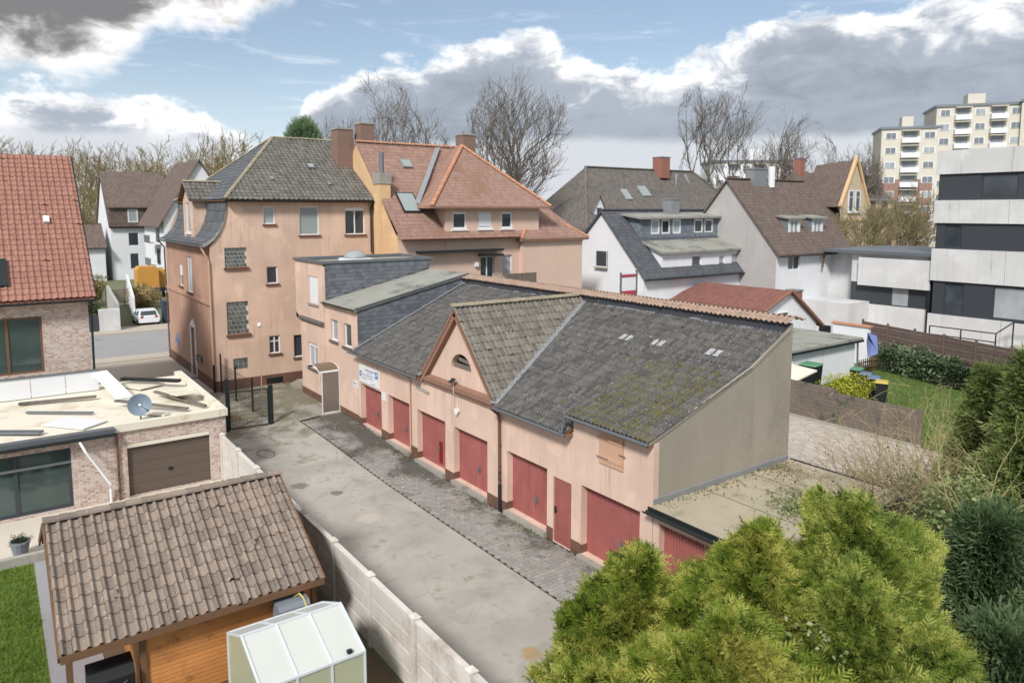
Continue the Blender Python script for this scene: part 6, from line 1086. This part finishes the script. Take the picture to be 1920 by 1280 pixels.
# ------------------------------------------------------------------ far left: street houses, car, walls
FW, _ = gable_house('brown_roofed_house', 'white house with brown roof and brown attic band beyond the street', -128, -113, 1.2, 9.2, 8.4, 16.4, WHITER, RBROWN, [], [(3.6, 5.0, 9, 11, 1, GLC)] if False else [(3.6, 5.0, 5.2, 7.2, 1, GL), (3.7, 4.9, 1.6, 4.0, 1, GL)])
part('attic_band', RBROWN, FW, (-112.99, -112.6, 1.0, 9.4, 8.0, 11.2)); window(FW, '+X', -112.58, 3.6, 5.0, 8.8, 10.8, .0, sill=None, fw=.16, pane=GLC); slab(FW, 'cross_roof', RBROWN, [(-112.2, .8, 11.2), (-112.2, 9.6, 11.2), (-119, 9.6, 16.8), (-119, .8, 16.8)], .2)
FW2 = thing('gabled_white_house', (-95, 8, 0), 'white gabled house with blue shutters partly behind the peach house', 'house')
wall(FW2, 'gable_wall', WHITER, '+X', -89, 4.3, 13.5, 0, 9.5, [], .1, [[(4.3, 9.5), (13.5, 9.5), (8.9, 17)]]); wall(FW2, 'side_wall', WHITER, '-Y', 4.3, -103, -89, 0, 9.5); slab(FW2, 'roof', RBROWN, [(-88.6, 8.9, 17.3), (-104, 8.9, 17.3), (-104, 3.6, 8.6), (-88.6, 3.6, 8.6)], .2); slab(FW2, 'roof', RBROWN, [(-104, 8.9, 17.3), (-88.6, 8.9, 17.3), (-88.6, 14.2, 8.6), (-104, 14.2, 8.6)], .2)
part('shutter', INKB, FW2, (-88.98, -88.9, 7.4, 7.8, 10.5, 13.4)); part('shutter', INKB, FW2, (-88.98, -88.9, 8.6, 9.0, 10.5, 13.4))
for z in (3.2, 6.2): bc = part('balcony', WHITER, FW2, (-95, -91, 2.9, 4.28, z, z + .2)); part('balcony_rail', ZINC, bc, (-95, -91, 2.9, 2.95, z + .2, z + 1.2)); part('pane', GL, bc, (-94, -92, 4.2, 4.28, z + .3, z + 2.4))
FO, _ = gable_house('pale_outbuilding', 'low pale outbuilding with brown roof left of the brown-roofed house', -122, -112, -4.8, 0.2, 5.2, 8.4, WHITER, RBROWN, [], [])
OR = thing('orange_container', (-83.5, 1.8, 1), 'orange tarpaulin-covered trailer behind the garden fence', 'trailer'); ORM = M('orange_tarp', srgb(204, 150, 74), rough=.5, var=.1, scale=1.5)
MB().extr([(-84, .2, 1.2), (-84, 2.6, 1.2), (-84, 2.6, 3.5), (-84, 2.3, 3.85), (-84, .5, 3.85), (-84, .2, 3.5)], (-2.4, 0, 0)).build('cover', ORM, OR); MB().extr([(-84.6, 2.75, 1.2), (-84.6, 3.6, 1.2), (-84.6, 3.5, 3.4), (-84.6, 2.75, 3.4)], (-2, 0, 0)).build('side_cover', ORM, OR); part('chassis', DARKM, OR, (-86.4, -83.9, .3, 3.4, .8, 1.18))
for y in (.5, 3.2): MB().tube([(-85.2, y - .12, .42), (-85.2, y + .12, .42)], .42, 14).build('wheel', BLACK, OR)
GF = thing('garden_fence', (-78, -.5, 0), 'weathered slatted garden fence across the street', 'fence')
for k in range(7): part('slat', WOODG, GF, (-78.04, -78, -4, 1.6, .4 + k * .22, .55 + k * .22))
for k in range(4): part('post', WOODG, GF, (-78.14, -78.05, -4 + k * 1.85, -3.88 + k * 1.85, 0, 2.1))
GW = thing('grey_gate_wall', (-59, -7, 0), 'dark grey driveway gate with pale pillar across the street', 'gate'); part('leaf', ANTH, GW, (-59.1, -59.0, -9.4, -6.75, .1, 1.6)); part('pillar', LCONC, GW, (-59.4, -58.7, -6.7, -5.1, 0, 2.0))
CW = thing('driveway_wall', (-66, -4, 0), 'pale rendered wall beside the driveway of the white car', 'wall'); MB().mesh([(-59.6, -5.0, 0), (-78, -3.6, 0), (-78, -3.6, 2.4), (-59.6, -5.0, 2.4), (-59.6, -5.25, 0), (-78, -3.85, 0), (-78, -3.85, 2.4), (-59.6, -5.25, 2.4)], [(0, 1, 2, 3), (5, 4, 7, 6), (3, 2, 6, 7), (4, 0, 3, 7), (1, 5, 6, 2)]).build('wall_body', GREYR, CW)
CW2 = thing('driveway_wall', (-66, 0, 0), 'white wall on the far side of the driveway', 'wall'); MB().mesh([(-64, -3.1, 0), (-84, -.8, 0), (-84, -.8, 3), (-64, -3.1, 2.4), (-64, -3.3, 0), (-84, -1, 0), (-84, -1, 3), (-64, -3.3, 2.4)], [(0, 1, 2, 3), (5, 4, 7, 6), (3, 2, 6, 7), (4, 0, 3, 7), (1, 5, 6, 2)]).build('wall_body', WHITER, CW2)
DB = tag(part('waste_skip', M('navy_plastic', srgb(54, 66, 86), rough=.5, bump=0), None, (-62.4, -61, -1.1, .4, .1, 2.0), (-62.45, -60.95, -1.15, .45, 2.0, 2.12)), 'navy blue waste container beside the white car', 'container')
def car(x, y, rz, label):
    o = thing('parked_car', (x, y, 0), label, 'car'); o.rotation_euler.z = rz; ORG[o.name] = Vector(); CARW = M('white_car_paint', srgb(226, 230, 234), rough=.25, var=.02, bump=0, spec=.6)
    sec = [(-2.0, .35, .62, .80), (-1.95, .3, .85, .84), (-1.2, .26, .95, .88), (-.9, .25, 1.0, .88), (-.25, .25, 1.42, .72), (.6, .25, 1.48, .72), (1.45, .26, 1.4, .7), (1.85, .3, .98, .84), (2.02, .4, .9, .8)]
    vs = []
    for xx, zb, zt, hw in sec: vs += [(xx, -.86, zb), (xx, -.88, min(zt, .9)), (xx, -hw, zt), (xx, hw, zt), (xx, .88, min(zt, .9)), (xx, .86, zb)]
    mb = MB().mesh(vs, [(i * 6 + j, (i + 1) * 6 + j, (i + 1) * 6 + (j + 1) % 6, i * 6 + (j + 1) % 6) for i in range(8) for j in range(6)] + [(5, 4, 3, 2, 1, 0), (48, 49, 50, 51, 52, 53)]); bo = mb.build('body', CARW, o, smooth=False)
    MB().mesh([(1.5, -.62, 1.36), (1.5, .62, 1.36), (1.84, .7, 1.02), (1.84, -.7, 1.02)], [(0, 3, 2, 1)]).mesh([(1.52, -.62, 1.37), (1.52, .62, 1.37), (1.87, .7, 1.02), (1.87, -.7, 1.02)], [(0, 3, 2, 1)]).build('rear_window', GL, o)
    for s_ in (-1, 1):
        MB().mesh([(-.75, s_ * .885, .95), (1.5, s_ * .885, .95), (1.3, s_ * .735, 1.36), (-.2, s_ * .735, 1.36)], [(0, 1, 2, 3)] if s_ < 0 else [(3, 2, 1, 0)]).build('side_window', GL, o)
        part('tail_light', M('tail_red', srgb(150, 40, 40), rough=.3, bump=0), o, (1.9, 2.03, s_ * .6 - .12, s_ * .6 + .12, .78, .96))
        for xx in (-1.25, 1.3): w_ = MB().tube([(xx, s_ * .78, .3), (xx, s_ * .92, .3)], .31, 16).build('wheel', BLACK, o); MB().tube([(xx, s_ * .921, .3), (xx, s_ * .93, .3)], .19, 12).build('rim', ZINC, w_)
    part('number_plate', BLIND, o, (2.02, 2.04, -.26, .26, .55, .66)); part('bumper', CARW, o, (1.95, 2.07, -.8, .8, .35, .55)); return o
car(-62.4, -2.5, R(0), 'small white hatchback parked in the driveway across the street')

# ------------------------------------------------------------------ vegetation
THU = LEAF('golden_thuja', [srgb(36, 56, 18), srgb(122, 144, 50), srgb(222, 212, 120)], .9, trans=.38)
THU2 = LEAF('olive_thuja', [srgb(40, 58, 26), srgb(122, 144, 60), srgb(210, 208, 118)], .9, trans=.38)
def thuja(x, y, h, r, n, seed, label, mat, group='thujas in the foreground', lean=0, sp=(.14, .36), lead=0):
    o = thing('thuja', (x, y, 0), label, 'conifer', group); f = lumps(0, seed, .3, 3.2); r_ = np.random.default_rng(seed)
    t = r_.uniform(0, 1, n) ** .75; a = r_.uniform(0, 2 * np.pi, n); prof = np.clip(1 - t ** 2.6, 0, 1) ** .62 * (.8 + .2 * np.clip(t * 4, 0, 1)) + .03
    u = np.stack([np.cos(a) * prof, np.sin(a) * prof, (t - .5) * 2.4], 1); f2 = lumps(0, seed + 50, .22, 7.5); rad = r * prof * f(u) * f2(u) * r_.uniform(.5, 1.04, n) ** .4
    P = np.stack([x + np.cos(a) * rad + lean * t, y + np.sin(a) * rad, h * t * (.86 + .14 * f(u * 1.7) * f2(u))], 1)
    if lead: m_ = n // 25; P[:m_] = np.array([x, y, h * .9]) + np.stack([r_.normal(size=m_) * .13, r_.normal(size=m_) * .13, r_.uniform(0, .14 * h, m_)], 1) * np.array([1, 1, 1])
    D = np.stack([np.cos(a), np.sin(a), np.full(n, .9)], 1) + r_.normal(size=(n, 3)) * .45; ln = r_.uniform(*sp, n) * (.75 + .35 * (1 - t)) * np.where(r_.uniform(0, 1, n) < .06, 1.5, 1.)
    deep = np.clip(rad / (r * prof * f(u) * f2(u) + 1e-3), 0, 1); tn = .20 + .62 * (deep - .72) / .28 + r_.normal(size=n) * .17 + .22 * (f2(u * 1.3) - 1) / .22  # yellow tips are new growth; shade of inner gaps is put into the tint
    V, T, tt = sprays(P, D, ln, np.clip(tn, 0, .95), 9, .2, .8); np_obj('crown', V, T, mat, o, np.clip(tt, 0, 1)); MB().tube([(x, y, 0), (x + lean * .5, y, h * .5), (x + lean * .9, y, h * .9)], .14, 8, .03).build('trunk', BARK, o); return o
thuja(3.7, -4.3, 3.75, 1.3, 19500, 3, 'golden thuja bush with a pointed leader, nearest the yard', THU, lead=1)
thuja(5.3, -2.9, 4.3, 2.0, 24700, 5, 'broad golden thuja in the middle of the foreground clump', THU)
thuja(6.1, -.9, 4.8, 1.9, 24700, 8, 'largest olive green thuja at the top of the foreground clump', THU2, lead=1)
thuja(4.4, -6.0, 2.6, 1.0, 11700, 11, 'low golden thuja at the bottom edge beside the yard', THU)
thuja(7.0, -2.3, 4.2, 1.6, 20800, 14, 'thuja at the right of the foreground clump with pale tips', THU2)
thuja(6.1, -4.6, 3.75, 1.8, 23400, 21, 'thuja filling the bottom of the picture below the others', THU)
def conifer(x, y, h, r, n, seed, label, mat, sp=(.35, .8), cat='conifer'):
    o = thing('conifer', (x, y, 0), label, cat); r_ = np.random.default_rng(seed); t = r_.uniform(.03, 1, n) ** .75; a = r_.uniform(0, 6.283, n); f = lumps(0, seed, .3, 4)
    u = np.stack([np.cos(a), np.sin(a), t * 6], 1); rad = r * (1.03 - t) * f(u) * r_.uniform(.4, 1.05, n) ** .6
    P = np.stack([x + np.cos(a) * rad, y + np.sin(a) * rad, h * t - rad * .25], 1); D = np.stack([np.cos(a), np.sin(a), np.full(n, .35)], 1) + r_.normal(size=(n, 3)) * .5
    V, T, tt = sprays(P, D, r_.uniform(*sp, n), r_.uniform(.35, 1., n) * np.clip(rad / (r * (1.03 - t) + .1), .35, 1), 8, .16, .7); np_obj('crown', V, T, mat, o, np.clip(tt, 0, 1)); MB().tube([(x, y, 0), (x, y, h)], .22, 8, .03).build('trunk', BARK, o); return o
DKG = LEAF('dark_conifer', [srgb(70, 86, 44), srgb(126, 142, 82), srgb(184, 190, 130)], .7, trans=.35); BLG = LEAF('blue_conifer', [srgb(60, 80, 50), srgb(108, 130, 90), srgb(168, 180, 138)], .7, trans=.35)
def at(px, dist):                                 # ground point in view direction px at a distance
    k = (px - 960) / 1366; return (CAM.x + (FH.x + RT.x * k) * dist, CAM.y + (FH.y + RT.y * k) * dist)
conifer(*at(1975, 18.5), 6.6, 1.9, 9000, 31, 'tall dark green conifer at the right edge', DKG); conifer(*at(1905, 14.2), 4.2, 1.15, 8000, 33, 'blue green conifer low at the right edge', BLG); conifer(*at(1890, 21.5), 5.6, 1.5, 7000, 35, 'dark conifer behind the bare shrubs on the right', DKG); conifer(*at(1945, 11.8), 3.2, .95, 7000, 37, 'blue green conifer in the bottom right corner', BLG)
def shrub(name, c, r, n, size, mat, label, cat, stems=25, seed=1, group=None, stemmat=None, top=None):
    o = thing(name, (c[0], c[1], 0), label, cat, group); u, k = ball(n, seed, .45); f = lumps(0, seed, .25, 2.5); P = np.array(c) + u * np.array(r) * (k * f(u))[:, None]; P[:, 2] = np.maximum(P[:, 2], .05)
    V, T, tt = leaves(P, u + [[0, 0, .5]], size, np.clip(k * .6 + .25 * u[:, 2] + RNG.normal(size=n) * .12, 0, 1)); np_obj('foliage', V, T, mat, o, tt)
    rr = random.Random(seed); sg = []
    for _ in range(stems):
        e = Vector((c[0] + rr.uniform(-.8, .8) * r[0], c[1] + rr.uniform(-.8, .8) * r[1], c[2] + rr.uniform(.0, .9) * r[2])); b_ = Vector((c[0] + rr.uniform(-.25, .25), c[1] + rr.uniform(-.25, .25), 0)); m_ = b_.lerp(e, .5) + Vector((rr.uniform(-.1, .1), rr.uniform(-.1, .1), .1)); sg += [(b_, m_, .02, .014), (m_, e, .014, .006)]
    sticks('stems', sg, stemmat or BARK, o); return o
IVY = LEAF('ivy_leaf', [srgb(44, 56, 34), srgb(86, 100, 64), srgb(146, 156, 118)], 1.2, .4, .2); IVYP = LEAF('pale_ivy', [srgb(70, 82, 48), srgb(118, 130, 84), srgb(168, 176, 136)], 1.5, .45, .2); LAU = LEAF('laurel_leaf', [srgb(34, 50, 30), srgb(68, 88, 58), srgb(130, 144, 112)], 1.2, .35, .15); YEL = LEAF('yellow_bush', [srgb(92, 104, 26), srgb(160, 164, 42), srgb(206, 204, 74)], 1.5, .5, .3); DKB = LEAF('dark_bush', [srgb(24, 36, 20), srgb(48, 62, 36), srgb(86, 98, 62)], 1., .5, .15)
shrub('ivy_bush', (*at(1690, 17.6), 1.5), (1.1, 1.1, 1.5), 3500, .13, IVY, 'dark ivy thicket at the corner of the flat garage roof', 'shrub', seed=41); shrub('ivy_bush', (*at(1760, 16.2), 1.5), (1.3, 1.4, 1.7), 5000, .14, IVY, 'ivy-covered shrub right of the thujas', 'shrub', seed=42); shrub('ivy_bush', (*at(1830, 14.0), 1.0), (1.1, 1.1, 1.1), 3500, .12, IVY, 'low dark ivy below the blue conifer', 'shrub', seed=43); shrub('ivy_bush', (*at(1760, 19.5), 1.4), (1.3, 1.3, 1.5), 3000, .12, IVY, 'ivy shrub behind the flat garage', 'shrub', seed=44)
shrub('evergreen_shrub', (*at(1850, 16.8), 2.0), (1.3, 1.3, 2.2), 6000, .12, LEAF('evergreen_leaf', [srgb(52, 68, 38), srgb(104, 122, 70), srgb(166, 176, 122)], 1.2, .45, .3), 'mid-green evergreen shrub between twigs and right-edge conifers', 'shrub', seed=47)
shrub('pale_creeper', (6.6, -3.2, 3.1), (.9, .7, .9), 500, .1, IVYP, 'pale-leaved creeper growing through the middle thuja', 'creeper', stems=14, seed=45); shrub('pale_creeper', (5.0, -4.9, 2.2), (.5, .5, .8), 420, .1, IVYP, 'pale-leaved creeper between the two golden thujas', 'creeper', stems=18, seed=46, stemmat=TWIGY)
o = thing('roof_creeper', (3.0, 3.2, 2.66), 'pale creeper sprawling over the flat garage roof', 'creeper'); n = 900; P = np.stack([2.6 + RNG.normal(size=n) * .5, 3.1 + RNG.normal(size=n) * .55 + 0, 2.68 + np.abs(RNG.normal(size=n)) * .1], 1); V, T, tt = leaves(P, np.tile([[0, 0, 1.]], (n, 1)), .1, RNG.uniform(.3, 1, n)); np_obj('foliage', V, T, IVYP, o, tt); sticks('stems', [(Vector((3.5, 3.2 + .1 * k, 2.6)), Vector((2.2 + .1 * k, 2.6 + .2 * k, 2.7)), .012, .006) for k in range(6)], TWIGY, o)
shrub('yellow_bush', (-7.9, 23.6, .85), (1.25, 1.2, .95), 3800, .1, YEL, 'bright yellow green bush by the bins', 'shrub', seed=51)
def hedge(a, b2, w_, h, n, size, mat, label, seed):
    a, b2 = Vector(a), Vector(b2); o = thing('hedge', tuple((a + b2) / 2), label, 'hedge'); r_ = np.random.default_rng(seed); d_ = np.array(b2 - a); s_ = np.array((b2 - a).normalized().cross(Vector((0, 0, 1)))); f = lumps(0, seed, .14, 1.1)
    t = r_.uniform(0, 1, n); th = r_.uniform(-.0, np.pi, n); side = r_.uniform(0, 1, n) < .6; q = np.array(a) + d_ * t[:, None]; k = r_.uniform(.75, 1.03, n) * f(q * .8); cs, sn = np.cos(th), np.sin(th)
    P = q + s_ * (np.sign(cs) * np.abs(cs) ** .5 * w_ * k)[:, None]; P[:, 2] = h * (.72 + .28 * sn) * k; P[:, 2] = np.where(side, r_.uniform(.02, .85, n) * h, P[:, 2]); P[side] = (q + s_ * (np.sign(cs) * w_ * k)[:, None] * 1.0)[side] * [1, 1, 0] + P[side] * [0, 0, 1]
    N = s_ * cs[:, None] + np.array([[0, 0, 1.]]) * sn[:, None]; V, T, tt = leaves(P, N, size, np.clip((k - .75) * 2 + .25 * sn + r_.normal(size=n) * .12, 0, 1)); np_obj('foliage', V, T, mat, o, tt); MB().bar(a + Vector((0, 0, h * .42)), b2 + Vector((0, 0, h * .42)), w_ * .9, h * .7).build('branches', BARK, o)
hedge((-11.4, 34.4, 0), (7.5, 28.4, 0), .85, 1.75, 16000, .17, LAU, 'clipped laurel hedge along the far side of the right lawn', 61)
BRS = M('bramble_cane', srgb(150, 134, 104), var=.25, scale=3, bump=0)
def tangle(c, r, n, seed, label, mat, leafmat=None, length=(1., 2.4)):
    o = thing('bare_shrub', (c[0], c[1], 0), label, 'shrub'); rr = random.Random(seed); sg = []
    for _ in range(n):
        p_ = Vector((c[0] + rr.gauss(0, .45) * r, c[1] + rr.gauss(0, .45) * r, 0)); d_ = Vector((rr.gauss(0, .5), rr.gauss(0, .5), 1.2)).normalized(); L = rr.uniform(*length); ra = rr.uniform(.011, .022)
        for k in range(5): q_ = p_ + d_ * (L / 4); sg.append((p_.copy(), q_.copy(), ra * (1 - k * .17), ra * (.83 - k * .17))); (rr.random() < .6 and sg.append((q_.copy(), q_ + Vector((rr.gauss(0, .3), rr.gauss(0, .3), rr.uniform(-.1, .4))), ra * .5, .003))); p_ = q_; d_ = (d_ + Vector((rr.gauss(0, .28), rr.gauss(0, .28), -.12 * k))).normalized()
    sticks('canes', sg, mat, o, 3)
    if leafmat: m_ = n * 14; P = np.array([c[0], c[1], length[1] * .35]) + RNG.normal(size=(m_, 3)) * [r * .45, r * .45, length[1] * .22]; P[:, 2] = np.abs(P[:, 2]); V, T, tt = leaves(P, np.tile([[0, 0, 1.]], (m_, 1)), .07, RNG.uniform(0, 1, m_)); np_obj('leaves', V, T, leafmat, o, tt)
    return o
tangle(at(1665, 21.5), 1.7, 420, 71, 'straw-coloured bare shrub at the end of the paved rear yard', BRS, None, (1.4, 3.2)); tangle(at(1715, 19.4), 1.5, 460, 72, 'dense bare brown shrub behind the flat garage roof', BRS, IVY, (1.8, 4.2)); tangle(at(1790, 21), 1.9, 420, 73, 'tall tangled bare shrub at the right of the lawn', TWIGY, None, (2.2, 4.8)); tangle(at(1790, 17.6), 1.3, 300, 74, 'bramble tangle with dark leaves between ivy and conifer', BRS, IVY, (1.6, 3.4)); tangle(at(1600, 24.5), 1.3, 110, 75, 'low dry grass clump at the fence end', TWIGY, None, (.6, 1.4)); tangle(at(1840, 11.6), 1.2, 200, 76, 'dry brown undergrowth in the bottom right corner', BRS, None, (.4, 1.4))
def bare_tree(name, x, y, h, r, seed, label, mat, cat='tree', group=None, n=4, **kw):
    o = thing(name, (x, y, 0), label, cat, group); sg = grow((x, y, 0), h, r, seed, **kw); tr = [s for s in sg if s[2] > r * .5]; cr = [s for s in sg if s[2] <= r * .5]; sticks('trunk', tr, mat, o, 7); sticks('crown', cr, mat, o, n); return o
bare_tree('young_tree', *at(1862, 15.8), 3.4, .06, 81, 'slender bare young tree with olive bark on the right', M('olive_bark', srgb(150, 146, 100), var=.15, bump=0), levels=3, spread=.6, kids=(2, 3), minr=.006)
FT = [(715, 88, 24.3, 5.6, 'wide bare tree with many slim stems behind the red roof'), (790, 92, 23.2, 3.4, 'slim upright bare tree right of the wide one'), (972, 82, 23.6, 5.8, 'big round-crowned bare tree behind the salmon house'), (1322, 95, 26.0, 3.9, 'tall bare tree with a forked stem, left of two behind the rooftops'), (1376, 97, 25.0, 4.4, 'bare tree close right of the tall forked one'), (1455, 110, 23.4, 3.6, 'bare tree in front of the distant white apartments'), (1505, 112, 22.4, 4.4, 'bare tree behind the ridge of the yellow brick house'), (648, 100, 22.4, 3.6, 'small bare tree at the left of the chimney stacks'), (1605, 105, 19.4, 3.0, 'small twiggy tree between yellow house and tower'), (1690, 74, 14.2, 4.6, 'olive bare street tree in front of the tower'), (1600, 72, 12.6, 3.8, 'olive bare street tree in front of the yellow brick house')]
OLV = M('olive_far_bark', srgb(140, 130, 98), var=.2, scale=.5, bump=0)
for k, (px, dist, H_, cr_, l_) in enumerate(FT):
    x, y = at(px, dist); H_ *= 1.12 if k < 9 else 1.; kw = dict(minr=.021, trunk=.35, up=.35, shrink=.8, levels=5, spread=.62, kids=(3, 5), upright=.2, env=(Vector((x, y, H_ * .6)), cr_ * 1.15, H_ * .40))
    sd_ = max(range(101 + 4 * k, 105 + 4 * k), key=lambda s_: len(grow((x, y, 0), H_ * .42, .4, s_, **dict(kw, levels=3)))); bare_tree('bare_tree', x, y, H_ * .42, .40 if k < 9 else .24, sd_, l_, OLV if k > 8 else BARKF, 'tree', 'bare trees behind the houses', 3, **kw)
x, y = at(575, 95); o = thing('pine_tree', (x, y, 0), 'green pine top showing over the grey hipped roof', 'tree'); u, k = ball(1500, 5, .2); P = np.array([x, y, 19.]) + u * np.array([2., 2., 3.2]) * k[:, None]; V, T, tt = sprays(P, u + [[0, 0, .3]], np.full(1500, .9), np.clip(k, 0, 1), 6, .2); np_obj('crown', V, T, LEAF('far_pine', [srgb(58, 78, 58), srgb(96, 122, 90), srgb(140, 162, 124)], .4), o, tt); MB().tube([(x, y, 0), (x, y, 19)], .3, 8, .1).build('trunk', BARKF, o)
# the wood along the horizon on the left, one mass
wood = []
for k in range(46):
    px = -160 + k * 15.5 + random.uniform(-8, 8); dist = random.uniform(165, 230); x, y = at(px, dist); wood += grow((x, y, 0), random.uniform(14., 17.5), .35, 300 + k, levels=4, spread=.6, kids=(3, 4), minr=.05, trunk=.3, up=.3, shrink=.64)
sticks('far_wood', wood, TWIGF, None, 3, 'stuff'); bpy.data.objects['far_wood']['label'] = 'bare wood along the horizon on the left'; bpy.data.objects['far_wood']['category'] = 'wood'
br = []
for k in range(5200):
    px = random.uniform(60, 460); dist = random.uniform(138, 160); x, y = at(px, dist); z = random.uniform(0, 1) ** .7 * (15 if px < 300 else 13); d_ = Vector((random.gauss(0, .5), random.gauss(0, .5), .8)).normalized() * random.uniform(1.2, 2.6); p_ = Vector((x, y, z)); br.append((p_, p_ + d_, .06, .02))
o = sticks('far_thicket', br, TWIGF, None, 3, 'stuff'); tag(o, 'olive thicket of twigs behind the brown-roofed house', 'thicket')
shrub('garden_bush', (-61.5, -9, 1.6), (2.4, 2.6, 1.7), 2600, .3, DKB, 'dark evergreen bush behind the grey driveway gate', 'shrub', seed=91); shrub('garden_bush', (-80, -5.5, 1.8), (3, 2, 2.), 2000, .3, LEAF('olive_bush', [srgb(96, 92, 56), srgb(140, 132, 84), srgb(178, 168, 120)], 1), 'olive garden shrub left of the slatted fence', 'shrub', seed=92); shrub('garden_bush', (-75, -.6, 1.3), (2.4, 1.6, 1.3), 2000, .22, LEAF('tan_bush', [srgb(116, 98, 62), srgb(158, 138, 92), srgb(190, 172, 124)], 1), 'tan twiggy bush in front of the orange trailer', 'shrub', seed=93)
tag(sheet('garden_lawn', LAWNL, [(-78, -14), (-61, -9), (-61, -5.4), (-78, -4.2)], .02), kind='structure')
# moss, weeds and litter along the walls
gr = LEAF('weed', [srgb(70, 72, 34), srgb(104, 104, 52), srgb(150, 140, 90)], 2); n = 1500; xs_ = RNG.uniform(-20, 3, n); keep = np.sin(xs_ * 2.1) + np.sin(xs_ * .83 + 1) > .5; xs_ = xs_[keep]; n = len(xs_); P = np.stack([xs_, -.18 - np.abs(RNG.normal(size=n)) * .22, np.array([hgt(x, -.3) for x in xs_]) + .02], 1)
V, T, tt = sprays(P, np.tile([[0, 0, 1.]], (n, 1)) + RNG.normal(size=(n, 3)) * .8, RNG.uniform(.05, .13, n), RNG.uniform(.1, .8, n), 5, .3); tag(np_obj('weeds', V, T, gr, None, tt, 'stuff'), 'moss and weeds along the foot of the garage doors', 'weeds')
LT = M('dry_leaf', srgb(150, 112, 76), var=.3, scale=5, bump=0); n = 420; P = np.concatenate([np.stack([RNG.normal(-24.6, .5, n // 2), RNG.normal(-4.6, .35, n // 2), np.full(n // 2, .05)], 1), np.stack([RNG.uniform(-22, 2, n // 2), RNG.normal(-.8, .5, n // 2), np.full(n // 2, .06)], 1)]); P[:, 2] += [hgt(*p[:2]) for p in P]; V, T, tt = leaves(P, np.tile([[0, 0, 2.]], (n, 1)), .09, RNG.uniform(0, 1, n)); tag(np_obj('leaf_litter', V, T, LT, None, tt, 'stuff'), 'dry leaves by the gate and on the pavers', 'leaves')
def grass(name, n, x0, x1, y0, y1, mat, label, h=(.04, .1)):
    P = np.stack([RNG.uniform(x0, x1, n), RNG.uniform(y0, y1, n), np.full(n, .01)], 1); V, T, tt = sprays(P, np.tile([[0, 0, 1.]], (n, 1)) + RNG.normal(size=(n, 3)) * .35, RNG.uniform(*h, n) * 1.6, RNG.uniform(.1, .9, n), 3, .25, .5); tag(np_obj(name, V, T, mat, None, tt, 'stuff'), label, 'grass')
grass('lawn_blades', 26000, -12.2, 12, 19.5, 34, LEAF('grass_blade', [srgb(62, 84, 34), srgb(98, 120, 52), srgb(140, 152, 82)], .6), 'short grass of the right-hand lawn', (.05, .12)); grass('lawn_blades', 22000, -12.2, -2, -18, -13.75, LEAF('grass_blade_left', [srgb(70, 96, 34), srgb(112, 138, 52), srgb(156, 168, 78)], .6), 'short grass of the left-hand lawn', (.04, .09))

mv, mf = [], []; k = 0; rr = random.Random(9)
while k < 1500:
    x = -rr.uniform(.1, 1) ** 1.2 * 7.2; y = rr.uniform(-.2, 5.9)
    if rr.random() > (1. if (x > -3.3 and y < 3.6) else .22): continue
    z = (4.45 + .333 * (y + .2) if (x > -3.33 and y < 4.1) else zr(y)) + .045
    if x < -7.2 + y * .41: continue
    s_ = rr.uniform(.02, .06); b_ = len(mv); mv += [(x + s_, y, z), (x, y + s_, z + s_ * .3), (x - s_, y, z), (x, y - s_, z - s_ * .3), (x + rr.uniform(-.2, .2) * s_, y, z + s_ * .9)]; mf += [(b_, b_ + 1, b_ + 4), (b_ + 1, b_ + 2, b_ + 4), (b_ + 2, b_ + 3, b_ + 4), (b_ + 3, b_, b_ + 4)]; k += 1
mo = MB(); mo.mesh(mv, mf); mo.build('moss_cushions', M('moss', srgb(98, 96, 52), var=.35, scale=2, bump=.5, bscale=60), GA, (), 'stuff')

LP_ = tag(MB().tube([(-18.2 + .62 * math.cos(t / 10 * math.pi * 1.8), -4.9 + .34 * math.sin(t / 10 * math.pi * 1.8), .03) for t in range(12)], .011, 5).build('cable_loop', RUSTY), 'loop of dark cable lying on the asphalt near the gate', 'cable')
pp = MB(); rr = random.Random(4)
for _ in range(26): x, y = rr.uniform(-21, -10), rr.gauss(-2.0, 1.1); h = hgt(x, y) + .05; s_ = rr.uniform(.03, .08); pp.face((x, y, h), (x + s_, y + s_ * .3, h + .02), (x + s_ * .8, y + s_, h + .01), (x - s_ * .1, y + s_ * .8, h + .015))
tag(pp.build('paper_scraps', BLIND, None, (), 'stuff'), 'scraps of white paper scattered over the pavers', 'litter')

n = 700; P = np.stack([np.concatenate([np.abs(RNG.normal(size=n // 2)) * .22 + .03, RNG.uniform(.05, 1.3, n - n // 2)]), np.concatenate([RNG.uniform(.2, 6.1, n // 2), RNG.normal(5.1, .5, n - n // 2)]), np.full(n, 2.65)], 1); P = P[P[:, 1] < 6.2]; n = len(P)
V, T, tt = leaves(P, np.tile([[0, 0, 2.]], (n, 1)), .06, RNG.uniform(0, 1, n)); np_obj('roof_moss', V, T, LEAF('roof_moss_leaf', [srgb(70, 66, 36), srgb(112, 104, 52), srgb(150, 138, 84)], 2), AN, tt, 'stuff')
